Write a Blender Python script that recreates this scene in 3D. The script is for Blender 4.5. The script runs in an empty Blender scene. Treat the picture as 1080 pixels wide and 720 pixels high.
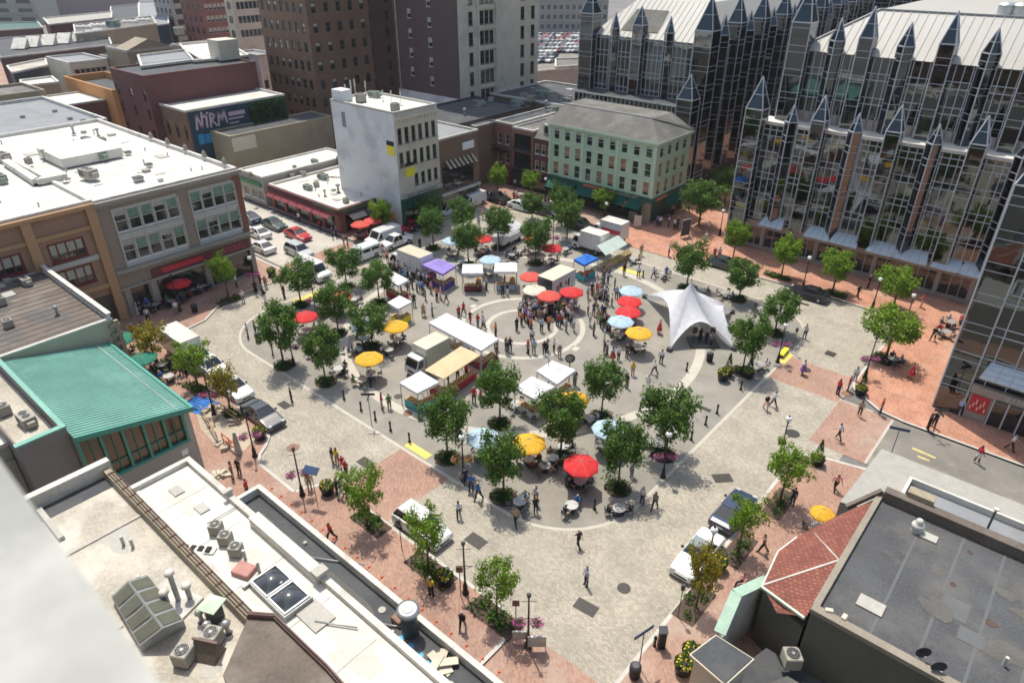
import bpy, bmesh, math, random
from mathutils import Vector, Matrix
random.seed(11)
R = math.radians
SC = bpy.context.scene
COL = SC.collection
PI = math.pi
# ------------------------------------------------------------------ camera
HC = 37.0
PITCH, AZ, FPX = R(30.254), R(130.896), 727.5
cd = bpy.data.cameras.new('Camera'); cam = bpy.data.objects.new('Camera', cd); COL.objects.link(cam)
cam.location = (0, 0, HC); cam.rotation_euler = (PI/2-PITCH, 0, AZ-PI/2)
cd.sensor_width = 36; cd.lens = FPX/1080*36; cd.clip_start = .05; cd.clip_end = 6000
cd.dof.use_dof = True; cd.dof.focus_distance = 60; cd.dof.aperture_fstop = 3.4
SC.camera = cam
FW = Vector((math.cos(AZ)*math.cos(PITCH), math.sin(AZ)*math.cos(PITCH), -math.sin(PITCH)))
RT = Vector((math.sin(AZ), -math.cos(AZ), 0)); UP = RT.cross(FW)
def ray(px, py): return FW*FPX+RT*(px-540)-UP*(py-360)
def G(px, py, z=0):
    d = ray(px, py); k = (z-HC)/d.z
    return (d.x*k, d.y*k)
def onY(px, py, y):
    d = ray(px, py); k = y/d.y
    return (d.x*k, d.z*k+HC)
def onX(px, py, x):
    d = ray(px, py); k = x/d.x
    return (d.y*k, d.z*k+HC)
def PR(x, y, z):
    v = Vector((x, y, z-HC)); w = v.dot(FW)
    return 540+FPX*v.dot(RT)/w, 360-FPX*v.dot(UP)/w, w
def height_at(x, y, py):
    lo, hi = 0., 80.
    for _ in range(30):
        m = (lo+hi)/2
        if PR(x, y, m)[1] > py: lo = m
        else: hi = m
    return lo
# ------------------------------------------------------------------ materials
MT = {}
def _nt(name):
    m = bpy.data.materials.new(name); m.use_nodes = True
    n = m.node_tree; b = n.nodes['Principled BSDF']; MT[name] = m
    return m, n, b
def c4(c): return (c[0], c[1], c[2], 1)
def mul(c, k): return tuple(min(1, x*k) for x in c)
def pm(name, col, rough=.8, var=.15, scale=.6, fine=8, metal=0, bump=0, stain=None, stain_amt=.5, spec=.5, obj=False, detail=6):
    """base colour broken up by a coarse and a fine noise, optional stains with a shape of their own"""
    m, n, b = _nt(name); N = n.nodes; L = n.links
    b.inputs['Roughness'].default_value = rough; b.inputs['Metallic'].default_value = metal
    b.inputs['Specular IOR Level'].default_value = spec
    if obj:
        tc = N.new('ShaderNodeTexCoord'); src = tc.outputs['Object']
    else:
        g = N.new('ShaderNodeNewGeometry'); src = g.outputs['Position']
    n1 = N.new('ShaderNodeTexNoise'); n1.inputs['Scale'].default_value = scale; n1.inputs['Detail'].default_value = detail; L.new(src, n1.inputs['Vector'])
    n2 = N.new('ShaderNodeTexNoise'); n2.inputs['Scale'].default_value = fine; n2.inputs['Detail'].default_value = 3; L.new(src, n2.inputs['Vector'])
    ad = N.new('ShaderNodeMath'); ad.operation = 'MULTIPLY_ADD'; ad.inputs[1].default_value = .45; L.new(n2.outputs['Fac'], ad.inputs[0]); 
    m1 = N.new('ShaderNodeMath'); m1.operation = 'MULTIPLY'; m1.inputs[1].default_value = .55; L.new(n1.outputs['Fac'], m1.inputs[0]); L.new(m1.outputs[0], ad.inputs[2])
    rp = N.new('ShaderNodeValToRGB'); rp.color_ramp.elements[0].position = .36; rp.color_ramp.elements[1].position = .64
    rp.color_ramp.elements[0].color = c4(mul(col, 1-var)); rp.color_ramp.elements[1].color = c4(mul(col, 1+var)); L.new(ad.outputs[0], rp.inputs['Fac'])
    out = rp.outputs['Color']
    if stain:
        n3 = N.new('ShaderNodeTexNoise'); n3.inputs['Scale'].default_value = scale*.55; n3.inputs['Detail'].default_value = 9; n3.inputs['Roughness'].default_value = .65
        mp = N.new('ShaderNodeVectorMath'); mp.operation = 'ADD'; mp.inputs[1].default_value = (31, 17, 5); L.new(src, mp.inputs[0]); L.new(mp.outputs[0], n3.inputs['Vector'])
        r3 = N.new('ShaderNodeValToRGB'); r3.color_ramp.elements[0].position = .5; r3.color_ramp.elements[1].position = .62
        r3.color_ramp.elements[0].color = (0, 0, 0, 1); r3.color_ramp.elements[1].color = (stain_amt,)*3+(1,); L.new(n3.outputs['Fac'], r3.inputs['Fac'])
        mx = N.new('ShaderNodeMixRGB'); L.new(r3.outputs['Color'], mx.inputs['Fac']); L.new(out, mx.inputs['Color1']); mx.inputs['Color2'].default_value = c4(stain); out = mx.outputs['Color']
    L.new(out, b.inputs['Base Color'])
    if bump:
        bp = N.new('ShaderNodeBump'); bp.inputs['Strength'].default_value = bump; bp.inputs['Distance'].default_value = .03; L.new(n2.outputs['Fac'], bp.inputs['Height']); L.new(bp.outputs['Normal'], b.inputs['Normal'])
    return m
def brick(name, c1, c2, mortar, bw=.22, bh=.075, wall=True, rough=.85, msize=.01, tint=.18, tscale=.35, bump=.3, rot=0, stain=None, offset=.5):
    """coursed units; wall=True lays them on vertical faces (x+y, z), else on the ground (x, y)"""
    m, n, b = _nt(name); N = n.nodes; L = n.links
    b.inputs['Roughness'].default_value = rough
    g = N.new('ShaderNodeNewGeometry'); sx = N.new('ShaderNodeSeparateXYZ'); L.new(g.outputs['Position'], sx.inputs[0])
    cx = N.new('ShaderNodeCombineXYZ')
    if wall:
        a = N.new('ShaderNodeMath'); a.operation = 'ADD'; L.new(sx.outputs['X'], a.inputs[0]); L.new(sx.outputs['Y'], a.inputs[1])
        L.new(a.outputs[0], cx.inputs[0]); L.new(sx.outputs['Z'], cx.inputs[1]); vec = cx.outputs[0]
    else:
        mp = N.new('ShaderNodeMapping'); mp.inputs['Rotation'].default_value = (0, 0, R(rot)); L.new(g.outputs['Position'], mp.inputs['Vector']); vec = mp.outputs[0]
    bt = N.new('ShaderNodeTexBrick'); L.new(vec, bt.inputs['Vector']); bt.inputs['Scale'].default_value = 1
    bt.inputs['Brick Width'].default_value = bw; bt.inputs['Row Height'].default_value = bh; bt.inputs['Mortar Size'].default_value = msize; bt.inputs['Mortar Smooth'].default_value = .3
    bt.inputs['Color1'].default_value = c4(c1); bt.inputs['Color2'].default_value = c4(c2); bt.inputs['Mortar'].default_value = c4(mortar); bt.offset = offset
    nz = N.new('ShaderNodeTexNoise'); nz.inputs['Scale'].default_value = tscale; nz.inputs['Detail'].default_value = 8; nz.inputs['Roughness'].default_value = .6; L.new(g.outputs['Position'], nz.inputs['Vector'])
    mr = N.new('ShaderNodeMapRange'); mr.inputs['From Min'].default_value = .3; mr.inputs['From Max'].default_value = .7; mr.inputs['To Min'].default_value = 1-tint; mr.inputs['To Max'].default_value = 1+tint; L.new(nz.outputs['Fac'], mr.inputs['Value'])
    vm = N.new('ShaderNodeVectorMath'); vm.operation = 'SCALE'; L.new(bt.outputs['Color'], vm.inputs[0]); L.new(mr.outputs[0], vm.inputs['Scale'])
    out = vm.outputs[0]
    if stain:
        n3 = N.new('ShaderNodeTexNoise'); n3.inputs['Scale'].default_value = tscale*.6; n3.inputs['Detail'].default_value = 10; n3.inputs['Roughness'].default_value = .7
        mp2 = N.new('ShaderNodeVectorMath'); mp2.operation = 'ADD'; mp2.inputs[1].default_value = (11, 37, 3); L.new(g.outputs['Position'], mp2.inputs[0]); L.new(mp2.outputs[0], n3.inputs['Vector'])
        r3 = N.new('ShaderNodeValToRGB'); r3.color_ramp.elements[0].position = .52; r3.color_ramp.elements[1].position = .66
        r3.color_ramp.elements[0].color = (0, 0, 0, 1); r3.color_ramp.elements[1].color = (.6, .6, .6, 1); L.new(n3.outputs['Fac'], r3.inputs['Fac'])
        mx = N.new('ShaderNodeMixRGB'); L.new(r3.outputs['Color'], mx.inputs['Fac']); L.new(out, mx.inputs['Color1']); mx.inputs['Color2'].default_value = c4(stain); out = mx.outputs['Color']
    L.new(out, b.inputs['Base Color'])
    if bump:
        bp = N.new('ShaderNodeBump'); bp.inputs['Strength'].default_value = bump; bp.inputs['Distance'].default_value = .01; L.new(bt.outputs['Fac'], bp.inputs['Height']); bp.invert = True; L.new(bp.outputs['Normal'], b.inputs['Normal'])
    return m
def glass(name, col, rough=.05, metal=.0, spec=1.0, wav=0, wscale=.6):
    m, n, b = _nt(name); b.inputs['Base Color'].default_value = c4(col); b.inputs['Roughness'].default_value = rough
    b.inputs['Metallic'].default_value = metal; b.inputs['Specular IOR Level'].default_value = spec
    N = n.nodes; L = n.links
    if wav:
        g = N.new('ShaderNodeNewGeometry'); nz = N.new('ShaderNodeTexNoise'); nz.inputs['Scale'].default_value = wscale; nz.inputs['Detail'].default_value = 2; L.new(g.outputs['Position'], nz.inputs['Vector'])
        bp = N.new('ShaderNodeBump'); bp.inputs['Strength'].default_value = wav; bp.inputs['Distance'].default_value = .05; L.new(nz.outputs['Fac'], bp.inputs['Height']); L.new(bp.outputs['Normal'], b.inputs['Normal'])
    return m
def paint(name, col, rough=.3, coat=.6, metal=0):
    m, n, b = _nt(name); b.inputs['Base Color'].default_value = c4(col); b.inputs['Roughness'].default_value = rough; b.inputs['Coat Weight'].default_value = coat; b.inputs['Coat Roughness'].default_value = .05; b.inputs['Metallic'].default_value = metal
    N = n.nodes; L = n.links
    g = N.new('ShaderNodeNewGeometry'); nz = N.new('ShaderNodeTexNoise'); nz.inputs['Scale'].default_value = 2.5; nz.inputs['Detail'].default_value = 5; L.new(g.outputs['Position'], nz.inputs['Vector'])
    mr = N.new('ShaderNodeMapRange'); mr.inputs['To Min'].default_value = rough*.6; mr.inputs['To Max'].default_value = rough*1.5; L.new(nz.outputs['Fac'], mr.inputs['Value']); L.new(mr.outputs[0], b.inputs['Roughness'])
    return m
def leafm(name, c1, c2, c3=None):
    """leaf colour differs from leaf to leaf"""
    m, n, b = _nt(name); N = n.nodes; L = n.links
    b.inputs['Roughness'].default_value = .55; b.inputs['Specular IOR Level'].default_value = .3
    g = N.new('ShaderNodeNewGeometry'); rp = N.new('ShaderNodeValToRGB'); L.new(g.outputs['Random Per Island'], rp.inputs['Fac'])
    rp.color_ramp.elements[0].color = c4(c1); rp.color_ramp.elements[1].color = c4(c2)
    if c3: e = rp.color_ramp.elements.new(.9); e.color = c4(c2); rp.color_ramp.elements[-1].color = c4(c3)
    L.new(rp.outputs['Color'], b.inputs['Base Color'])
    tr = N.new('ShaderNodeBsdfTranslucent'); L.new(rp.outputs['Color'], tr.inputs['Color'])
    mx = N.new('ShaderNodeMixShader'); mx.inputs[0].default_value = .4; L.new(b.outputs[0], mx.inputs[1]); L.new(tr.outputs[0], mx.inputs[2])
    L.new(mx.outputs[0], N['Material Output'].inputs['Surface'])
    return m
# ------------------------------------------------------------------ mesh builder
class MB:
    def __init__(s): s.v = []; s.f = []; s.m = []; s.sm = []
    def add(s, vs, fs, mi=0, sm=False):
        o = len(s.v); s.v += [tuple(v) for v in vs]
        for f in fs: s.f.append([i+o for i in f]); s.m.append(mi); s.sm.append(sm)
        return s
    def box(s, x0, y0, z0, x1, y1, z1, mi=0):
        if x0 > x1: x0, x1 = x1, x0
        if y0 > y1: y0, y1 = y1, y0
        if z0 > z1: z0, z1 = z1, z0
        return s.add([(x0,y0,z0),(x1,y0,z0),(x1,y1,z0),(x0,y1,z0),(x0,y0,z1),(x1,y0,z1),(x1,y1,z1),(x0,y1,z1)],
              [(0,3,2,1),(4,5,6,7),(0,1,5,4),(1,2,6,5),(2,3,7,6),(3,0,4,7)], mi)
    def bbox(s, x0, y0, z0, x1, y1, z1, b=.03, mi=0):
        """box with chamfered vertical and top edges"""
        p = [(x0+b,y0),(x1-b,y0),(x1,y0+b),(x1,y1-b),(x1-b,y1),(x0+b,y1),(x0,y1-b),(x0,y0+b)]
        q = [(x0+b,y0+b),(x1-b,y0+b),(x1-b,y0+b),(x1-b,y1-b),(x1-b,y1-b),(x0+b,y1-b),(x0+b,y1-b),(x0+b,y0+b)]
        vs = [(a,c,z0) for a,c in p]+[(a,c,z1-b) for a,c in p]+[(a,c,z1) for a,c in q]
        fs = [tuple(range(7,-1,-1)), tuple(range(16,24))]
        for k in (0,8):
            for i in range(8): j=(i+1)%8; fs.append((k+i,k+j,k+8+j,k+8+i))
        return s.add(vs, fs, mi)
    def obox(s, c, ux, hx, hy, z0, z1, mi=0):
        """box turned in plan: centre c, unit direction ux, half sizes"""
        uy = (-ux[1], ux[0]); P = [(c[0]+a*hx*ux[0]+b*hy*uy[0], c[1]+a*hx*ux[1]+b*hy*uy[1]) for a,b in ((-1,-1),(1,-1),(1,1),(-1,1))]
        return s.prism(P, z0, z1, mi)
    def prism(s, P, z0, z1, mi=0, cap=True, mit=None):
        a = sum(P[i][0]*P[(i+1)%len(P)][1]-P[(i+1)%len(P)][0]*P[i][1] for i in range(len(P)))
        if a < 0: P = P[::-1]
        n = len(P); vs = [(x,y,z0) for x,y in P]+[(x,y,z1) for x,y in P]
        s.add(vs, [(i,(i+1)%n,n+(i+1)%n,n+i) for i in range(n)], mi)
        if cap: s.add([(x,y,z1) for x,y in P], [tuple(range(n))], mi if mit is None else mit); s.add([(x,y,z0) for x,y in P], [tuple(range(n-1,-1,-1))], mi)
        return s
    def sheet(s, P, z, mi=0):
        a = sum(P[i][0]*P[(i+1)%len(P)][1]-P[(i+1)%len(P)][0]*P[i][1] for i in range(len(P)))
        if a < 0: P = P[::-1]
        return s.add([(x,y,z) for x,y in P], [tuple(range(len(P)))], mi)
    def ring(s, c, r0, r1, z, n=96, a0=0, a1=2*PI, mi=0):
        vs = []; fs = []
        for i in range(n+1):
            a = a0+(a1-a0)*i/n
            vs += [(c[0]+r0*math.cos(a),c[1]+r0*math.sin(a),z),(c[0]+r1*math.cos(a),c[1]+r1*math.sin(a),z)]
        for i in range(n): fs.append((2*i,2*i+1,2*i+3,2*i+2))
        return s.add(vs, fs, mi)
    def cyl(s, x, y, z0, z1, r0, r1=None, n=10, mi=0, sm=True, cap=True):
        r1 = r0 if r1 is None else r1
        vs = [(x+r0*math.cos(2*PI*i/n),y+r0*math.sin(2*PI*i/n),z0) for i in range(n)]+[(x+r1*math.cos(2*PI*i/n),y+r1*math.sin(2*PI*i/n),z1) for i in range(n)]
        s.add(vs, [(i,(i+1)%n,n+(i+1)%n,n+i) for i in range(n)], mi, sm)
        if cap:
            s.add(vs[n:], [tuple(range(n))], mi); s.add(vs[:n], [tuple(range(n-1,-1,-1))], mi)
        return s
    def lathe(s, x, y, prof, n=10, mi=0, sm=True):
        """prof: (radius, z) from bottom to top"""
        vs = [(x+r*math.cos(2*PI*i/n),y+r*math.sin(2*PI*i/n),z) for r,z in prof for i in range(n)]
        fs = [(k*n+i,k*n+(i+1)%n,(k+1)*n+(i+1)%n,(k+1)*n+i) for k in range(len(prof)-1) for i in range(n)]
        s.add(vs, fs, mi, sm); s.add(vs[-n:], [tuple(range(n))], mi); s.add(vs[:n], [tuple(range(n-1,-1,-1))], mi)
        return s
    def tube(s, a, b, r, r2=None, n=6, mi=0):
        a = Vector(a); b = Vector(b); r2 = r if r2 is None else r2; d = (b-a)
        if d.length < 1e-6: return s
        d.normalize(); u = d.orthogonal().normalized(); w = d.cross(u)
        vs = [a+(u*math.cos(2*PI*i/n)+w*math.sin(2*PI*i/n))*r for i in range(n)]+[b+(u*math.cos(2*PI*i/n)+w*math.sin(2*PI*i/n))*r2 for i in range(n)]
        return s.add(vs, [(i,(i+1)%n,n+(i+1)%n,n+i) for i in range(n)]+[tuple(range(n-1,-1,-1)),tuple(range(n,2*n))], mi, n > 4)
    def beam(s, a, b, w, h, mi=0):
        """rectangular bar from a to b, w wide (horizontal), h deep"""
        a = Vector(a); b = Vector(b); d = (b-a).normalized(); u = Vector((0,0,1)).cross(d)
        u = u.normalized() if u.length > 1e-4 else Vector((1,0,0)); v = d.cross(u)
        vs = []
        for p in (a,b):
            for i,j in ((-1,-1),(1,-1),(1,1),(-1,1)): vs.append(p+u*(i*w/2)+v*(j*h/2))
        return s.add(vs, [(0,1,5,4),(1,2,6,5),(2,3,7,6),(3,0,4,7),(3,2,1,0),(4,5,6,7)], mi)
    def ball(s, c, r, n=8, mi=0, rz=None, jit=0):
        rz = r if rz is None else rz; k = max(3, n//2); vs = [(c[0],c[1],c[2]-rz)]
        for j in range(1,k):
            t = -PI/2+PI*j/k
            for i in range(n):
                q = 1+random.uniform(-jit,jit); vs.append((c[0]+q*r*math.cos(t)*math.cos(2*PI*i/n),c[1]+q*r*math.cos(t)*math.sin(2*PI*i/n),c[2]+q*rz*math.sin(t)))
        vs.append((c[0],c[1],c[2]+rz)); L = len(vs)-1
        fs = [(0,1+(i+1)%n,1+i) for i in range(n)]
        for j in range(k-2):
            for i in range(n): fs.append((1+j*n+i,1+j*n+(i+1)%n,1+(j+1)*n+(i+1)%n,1+(j+1)*n+i))
        fs += [(L,1+(k-2)*n+i,1+(k-2)*n+(i+1)%n) for i in range(n)]
        return s.add(vs, fs, mi, True)
    def build(s, name, mats, parent=None, loc=None):
        me = bpy.data.meshes.new(name)
        off = ORG.get(parent.name, (0,0,0)) if parent is not None else ((0,0,0) if loc is None else loc)
        me.from_pydata([(x-off[0],y-off[1],z-off[2]) for x,y,z in s.v], [], s.f)
        if not isinstance(mats, (list,tuple)): mats = [mats]
        for m in mats: me.materials.append(MT[m] if isinstance(m, str) else m)
        me.polygons.foreach_set('material_index', s.m); me.polygons.foreach_set('use_smooth', s.sm)
        me.update()
        o = bpy.data.objects.new(name, me); COL.objects.link(o)
        if parent is not None: o.parent = parent; ORG[o.name] = off
        elif loc is not None: o.location = loc; ORG[o.name] = loc
        return o
ORG = {}
def tag(o, label=None, cat=None, group=None, kind=None):
    if label: o['label'] = label
    if cat: o['category'] = cat
    if group: o['group'] = group
    if kind: o['kind'] = kind
    return o
def empty(name, loc=(0,0,0), rz=0, label=None, cat=None, group=None, world=False):
    o = bpy.data.objects.new(name, None); COL.objects.link(o); o.location = loc; o.rotation_euler = (0,0,rz); o.empty_display_size = .3
    if world: ORG[o.name] = tuple(loc)
    tag(o, label, cat, group); CH[o.name] = []
    return o
CH = {}
def tree_of(o):
    return [c for c in bpy.data.objects if c.parent == o]
KIDS = {}
def kids(o):
    if o.name not in KIDS: KIDS[o.name] = [c for c in bpy.data.objects if c.parent == o]
    return KIDS[o.name]
def copy_tree(o, parent=None, drop=()):
    c = o.copy(); COL.objects.link(c)
    if parent is not None: c.parent = parent
    for ch in kids(o):
        if ch.name.split('.')[0] in drop: continue
        copy_tree(ch, c, drop)
    return c
def place(o, x, y, z=0, rz=0, s=1, label=None, group=None):
    o.location = (x, y, z); o.rotation_euler = (0, 0, rz); o.scale = (s, s, s)
    if label: o['label'] = label
    if group: o['group'] = group
    return o
USED = set(); PROTOS = set()
def put(proto, x, y, z=0, rz=0, s=1, label=None, group=None, cat=None):
    """first use moves the prototype itself, later uses copy it"""
    if proto.name in USED: o = copy_tree(proto)
    else: kids(proto); [kids(k) for k in kids(proto)]; USED.add(proto.name); o = proto
    place(o, x, y, z, rz, s, label, group)
    if cat: o['category'] = cat
    return o
def recolor(o, slot, m, deep=True):
    """per-object material (mesh data stays shared)"""
    if o.type == 'MESH' and slot < len(o.material_slots):
        o.material_slots[slot].link = 'OBJECT'; o.material_slots[slot].material = MT[m] if isinstance(m, str) else m
# ------------------------------------------------------------------ materials list
pm('ground_far', (.17,.16,.15), .9, .25, .05, 1)
brick('cobble', (.475,.43,.345), (.305,.275,.215), (.29,.265,.215), bw=.24, bh=.13, wall=False, msize=.022, tint=.17, tscale=.38, rot=6, bump=.6, stain=(.34,.31,.25))
pm('plaza', (.265,.247,.208), .85, .16, .35, 9, stain=(.20,.186,.16), stain_amt=.7)
pm('band', (.47,.44,.37), .8, .08, .8, 6)
pm('kerb', (.50,.48,.43), .8, .12, 1, 9)
brick('red_paver', (.40,.235,.17), (.27,.145,.105), (.34,.25,.19), bw=.24, bh=.12, wall=False, msize=.012, tint=.14, tscale=.3, rot=45, bump=.3, stain=(.42,.33,.27))
brick('orange_paver', (.52,.235,.14), (.34,.14,.085), (.42,.28,.21), bw=.24, bh=.12, wall=False, msize=.012, tint=.2, tscale=.5, rot=45, bump=.3, stain=(.50,.34,.25))
pm('concrete_road', (.46,.43,.37), .85, .1, .3, 5, stain=(.33,.31,.27), stain_amt=.5)
pm('asphalt_old', (.20,.185,.16), .9, .18, .35, 6, stain=(.30,.27,.22), stain_amt=.7)
pm('asphalt', (.07,.07,.07), .9, .2, .5, 8)
pm('yellow_tactile', (.62,.52,.12), .7, .1, 2, 20)
pm('yellow_paint', (.55,.47,.18), .7, .3, 2, 12)
pm('soil', (.09,.06,.045), .95, .3, 3, 12)
pm('dirt', (.42,.35,.27), .95, .18, 1.2, 8, bump=.5)
pm('iron', (.05,.045,.04), .6, .3, 5, 20, metal=.3)
pm('rust_iron', (.22,.12,.08), .7, .3, 5, 20)
pm('black_metal', (.012,.012,.013), .45, .2, 5, 20, obj=True)
pm('dark_metal', (.05,.055,.06), .5, .2, 5, 20, obj=True)
pm('steel', (.45,.46,.47), .35, .1, 5, 20, metal=.7, obj=True)
pm('galv', (.36,.37,.36), .5, .15, 3, 15, metal=.4, obj=True)
pm('concrete', (.40,.38,.34), .85, .12, .6, 6, obj=True)
# ------------------------------------------------------------------ the setting
def struct(name, mb, mats): return tag(mb.build(name, mats), kind='structure')
m = MB(); n = 24
m.sheet([(3000*math.cos(2*PI*i/n)-200, 3000*math.sin(2*PI*i/n)+400) for i in range(n)], -.03)
struct('ground', m, 'ground_far')
KX0, KX1, KY0, KY1 = -73.4, -11.5, 22.0, 80.4           # kerb lines round the square
struct('cobbled_street', MB().sheet([(KX0-1,15),(KX1+3,15),(KX1+3,60),(KX1+.2,60),(KX1+.2,KY1+.1),(-36,KY1+.1),(-36,96),(-49,96),(-49,88),(-70,88),(KX0-1,75),(KX0-1,15)], 0), 'cobble')
# plaza floor with rounded corners
PX0, PX1, PY0, PY1 = -67.6, -18.35, 28.6, 74.6
def rrect(x0, x1, y0, y1, r, n=14):
    P = []
    for cx, cy, a in ((x1-r,y1-r,0),(x0+r,y1-r,90),(x0+r,y0+r,180),(x1-r,y0+r,270)):
        for i in range(n+1): t = R(a+90*i/n); P.append((cx+r*math.cos(t), cy+r*math.sin(t)))
    return P
m = MB(); m.sheet(rrect(PX0,PX1,PY0,PY1,7), .004); struct('plaza_floor', m, 'plaza')
def outline(P, w, z, close=True):
    m = MB(); n = len(P); L = []
    for i in range(n):
        a = Vector(P[i-1]); b = Vector(P[i]); c = Vector(P[(i+1)%n]); t = (c-a).normalized(); nr = Vector((t.y,-t.x)); L += [tuple(b)+(z,), tuple(b+nr*w)+(z,)]
    k = len(L)//2; m.add(L, [(2*i,2*i+1,(2*i+3)%(2*k),(2*i+2)%(2*k)) for i in range(k if close else k-1)])
    return m
struct('plaza_edging', outline(rrect(PX0,PX1,PY0,PY1,7), .28, .008), 'band')
cc = (-42.9, 51.2)
m = MB()
m.ring(cc, 3.55, 4.05, .008, 64); m.ring(cc, 6.45, 7.0, .008, 80); m.ring(cc, 18.8, 19.75, .008, 128)
struct('paving_rings', m, 'band')
m = MB(); 
for x, y in ((-42.9,51.2+7.3),(-42.9+7.3,51.2),(-42.9,51.2-7.3),(-42.9-7.3,51.2)): m.sheet([(x-.4,y-.4),(x+.4,y-.4),(x+.4,y+.4),(x-.4,y+.4)], .008)
struct('paving_markers', m, 'band')
m = MB()
for k in range(1,8):
    x = PX0+k*6.2; m.sheet([(x,PY0+.6),(x+.03,PY0+.6),(x+.03,PY1-.6),(x,PY1-.6)], .006)
for k in range(1,8):
    y = PY0+k*5.8; m.sheet([(PX0+.6,y),(PX1-.6,y),(PX1-.6,y+.03),(PX0+.6,y+.03)], .0065)
pm('joint', (.20,.19,.165), .9, .1, 1, 5); struct('paving_joints', m, 'joint')
rr = random.Random(9); m = MB(); pm('patched', (.33,.305,.245), .85, .18, .8, 9)
for _ in range(26):
    x, y = rr.choice([(rr.uniform(-66,-20),rr.uniform(22.6,28)),(rr.uniform(-17.5,-12),rr.uniform(23,74)),(rr.uniform(-60,-20),rr.uniform(75,80))]); r = rr.uniform(.25,1.0); k = 11
    m.sheet([(x+r*rr.uniform(.45,1.2)*math.cos(2*PI*q/k), y+r*rr.uniform(.3,.8)*math.sin(2*PI*q/k)) for q in range(k)], .003)
struct('worn_paving_patches', m, 'patched')
# red crossings
m = MB()
a, b = G(385,505), G(520,532)
m.sheet([(-36.9,KY0),(-31.2,KY0),(-31.2,PY0),(-36.9,PY0)], .004)          # left foot of the square
m.sheet([(PX1,59.2),(KX1,59.2),(KX1,64.3),(PX1,64.3)], .004)               # right
m.sheet([(-18.0,21.7),(KX1,21.7),(KX1,14.5),(-18.0,14.5)], .004)           # bottom
m.sheet([(-77.4,43.3),(-73.4,43.3),(-73.4,53.8),(-77.4,53.8)], .006)
struct('brick_crossings', m, 'red_paver')
m = MB(); m.sheet([(-37.0,28.75),(-34.3,28.75),(-34.3,29.5),(-37.0,29.5)], .012); 
q = G(670,288); m.sheet([(q[0]-2.6,q[1]-.4),(q[0]+.8,q[1]-.4),(q[0]+.8,q[1]+.5),(q[0]-2.6,q[1]+.5)], .012)
q = G(820,372); m.sheet([(PX1-.2,q[1]-1.6),(PX1+.55,q[1]-1.6),(PX1+.55,q[1]+.7),(PX1-.2,q[1]+.7)], .012)
q = G(327,312); m.sheet([(q[0]-.5,q[1]-2.2),(q[0]+.5,q[1]-2.2),(q[0]+.5,q[1]+2.2),(q[0]-.5,q[1]+2.2)], .012)
struct('tactile_paving', m, 'yellow_tactile')
# roads leading off
struct('street_left', MB().sheet([(-420,42.9),(-73.6,42.9),(-73.6,53.9),(-420,53.9)], .002), 'concrete_road')
struct('street_right', MB().sheet([(-6.9,51.9),(160,51.9),(160,59.7),(-6.9,59.7)], .002), 'asphalt_old')
m = MB(); m.sheet([(KX1+.1,51.9),(-6.9,51.9),(-6.9,59.7),(KX1+.1,59.7)], .004); struct('brick_crossing_right', m, 'red_paver')
m = MB()
for x0, x1 in ((-6.9,-6.7),): m.sheet([(x0,51.9),(x1,51.9),(x1,59.7),(x0,59.7)], .008)
struct('crossing_edge', m, 'band')
m = MB(); m.sheet([(-4.4,56.4),(-2.6,56.3),(-2.6,56.55),(-4.4,56.7)], .008); m.sheet([(-3.8,55.6),(-2.9,55.6),(-2.9,55.8),(-3.8,55.85)], .008)
struct('faded_road_marking', m, 'yellow_paint')
struct('street_beyond', MB().sheet([(-125,-60),(-111,-60),(-111,200),(-125,200)], .001), 'asphalt_old')
# raised pavements
def pavement(name, P, mat, kerbed=True, z=.12):
    m = MB(); m.prism(P, -.02, z)
    struct(name, m, mat)
def arc(c, r, a0, a1, n=10): return [(c[0]+r*math.cos(R(a0+(a1-a0)*i/n)), c[1]+r*math.sin(R(a0+(a1-a0)*i/n))) for i in range(n+1)]
def kerb(name, L, w=.25, z=.125):
    """stone kerb following the polyline L, its face on the line"""
    m = MB(); V = [Vector(p) for p in L]
    for a, b in zip(V, V[1:]):
        t = (b-a).normalized(); nr = Vector((-t.y, t.x))
        m.prism([tuple(a), tuple(b), tuple(b+nr*w), tuple(a+nr*w)], -.02, z)
    struct(name, m, 'kerb')
# pavement along the foot (left-bottom), with the bump-out by the parked cars
BL = [(-48.5,26.6)]+arc((-43.5,24.3),2.3,100,0,8)+[(-41.2,24)]+arc((-40.2,23),1.2,180,250,5)+[(-39.5,22.0)]
BL = [(-69.7,26.2),(-67.1,25.8),(-63.6,25),(-55.4,23),(-50.5,22.5),(-48.2,22.4),(-47,22.3),(-46.4,21.9),(-45.6,21.1),(-45,20.2),(-44,19.55),(-39.1,19.5),(-38.9,20.3),(-38.2,21.3),(-37.2,22.0),(-20.3,22.0)]+arc((-20.3,19.7),2.3,90,0,8)+[(-18.0,14.5)]
pavement('pavement_foot', BL+[(-18.0,8),(-69.7,8)], 'red_paver')
kerb('kerb_foot', BL[::-1])
BR = [(KX1,14),(KX1,48.2)]+arc((-9.3,48.2),2.2,180,110,7)+[(-7.6,50.9),(-5,51.6),(0,51.8),(60,51.8)]
pavement('pavement_right', BR+[(60,14)], 'red_paver')
kerb('kerb_right', BR[::-1])
PR_ = [(60,59.8),(-6,59.8),(-8.2,60.2),(-9.6,61.2)]+arc((-9.4,63.6),2.1,260,180,6)+[(KX1,70.4)]+arc((-14.5,77.4),3,0,90,8)+[(-16,80.4),(-36.5,80.4),(-36.5,130),(-50.5,130),(-50.5,84.5),(-56,83.2)]
pavement('pavement_glass_side', PR_[:-2]+[(-50.5,84.5),(-50.5,130),(60,130)] if 0 else PR_[:-4]+[(-36.5,140),(60,140)], 'orange_paver')
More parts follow.
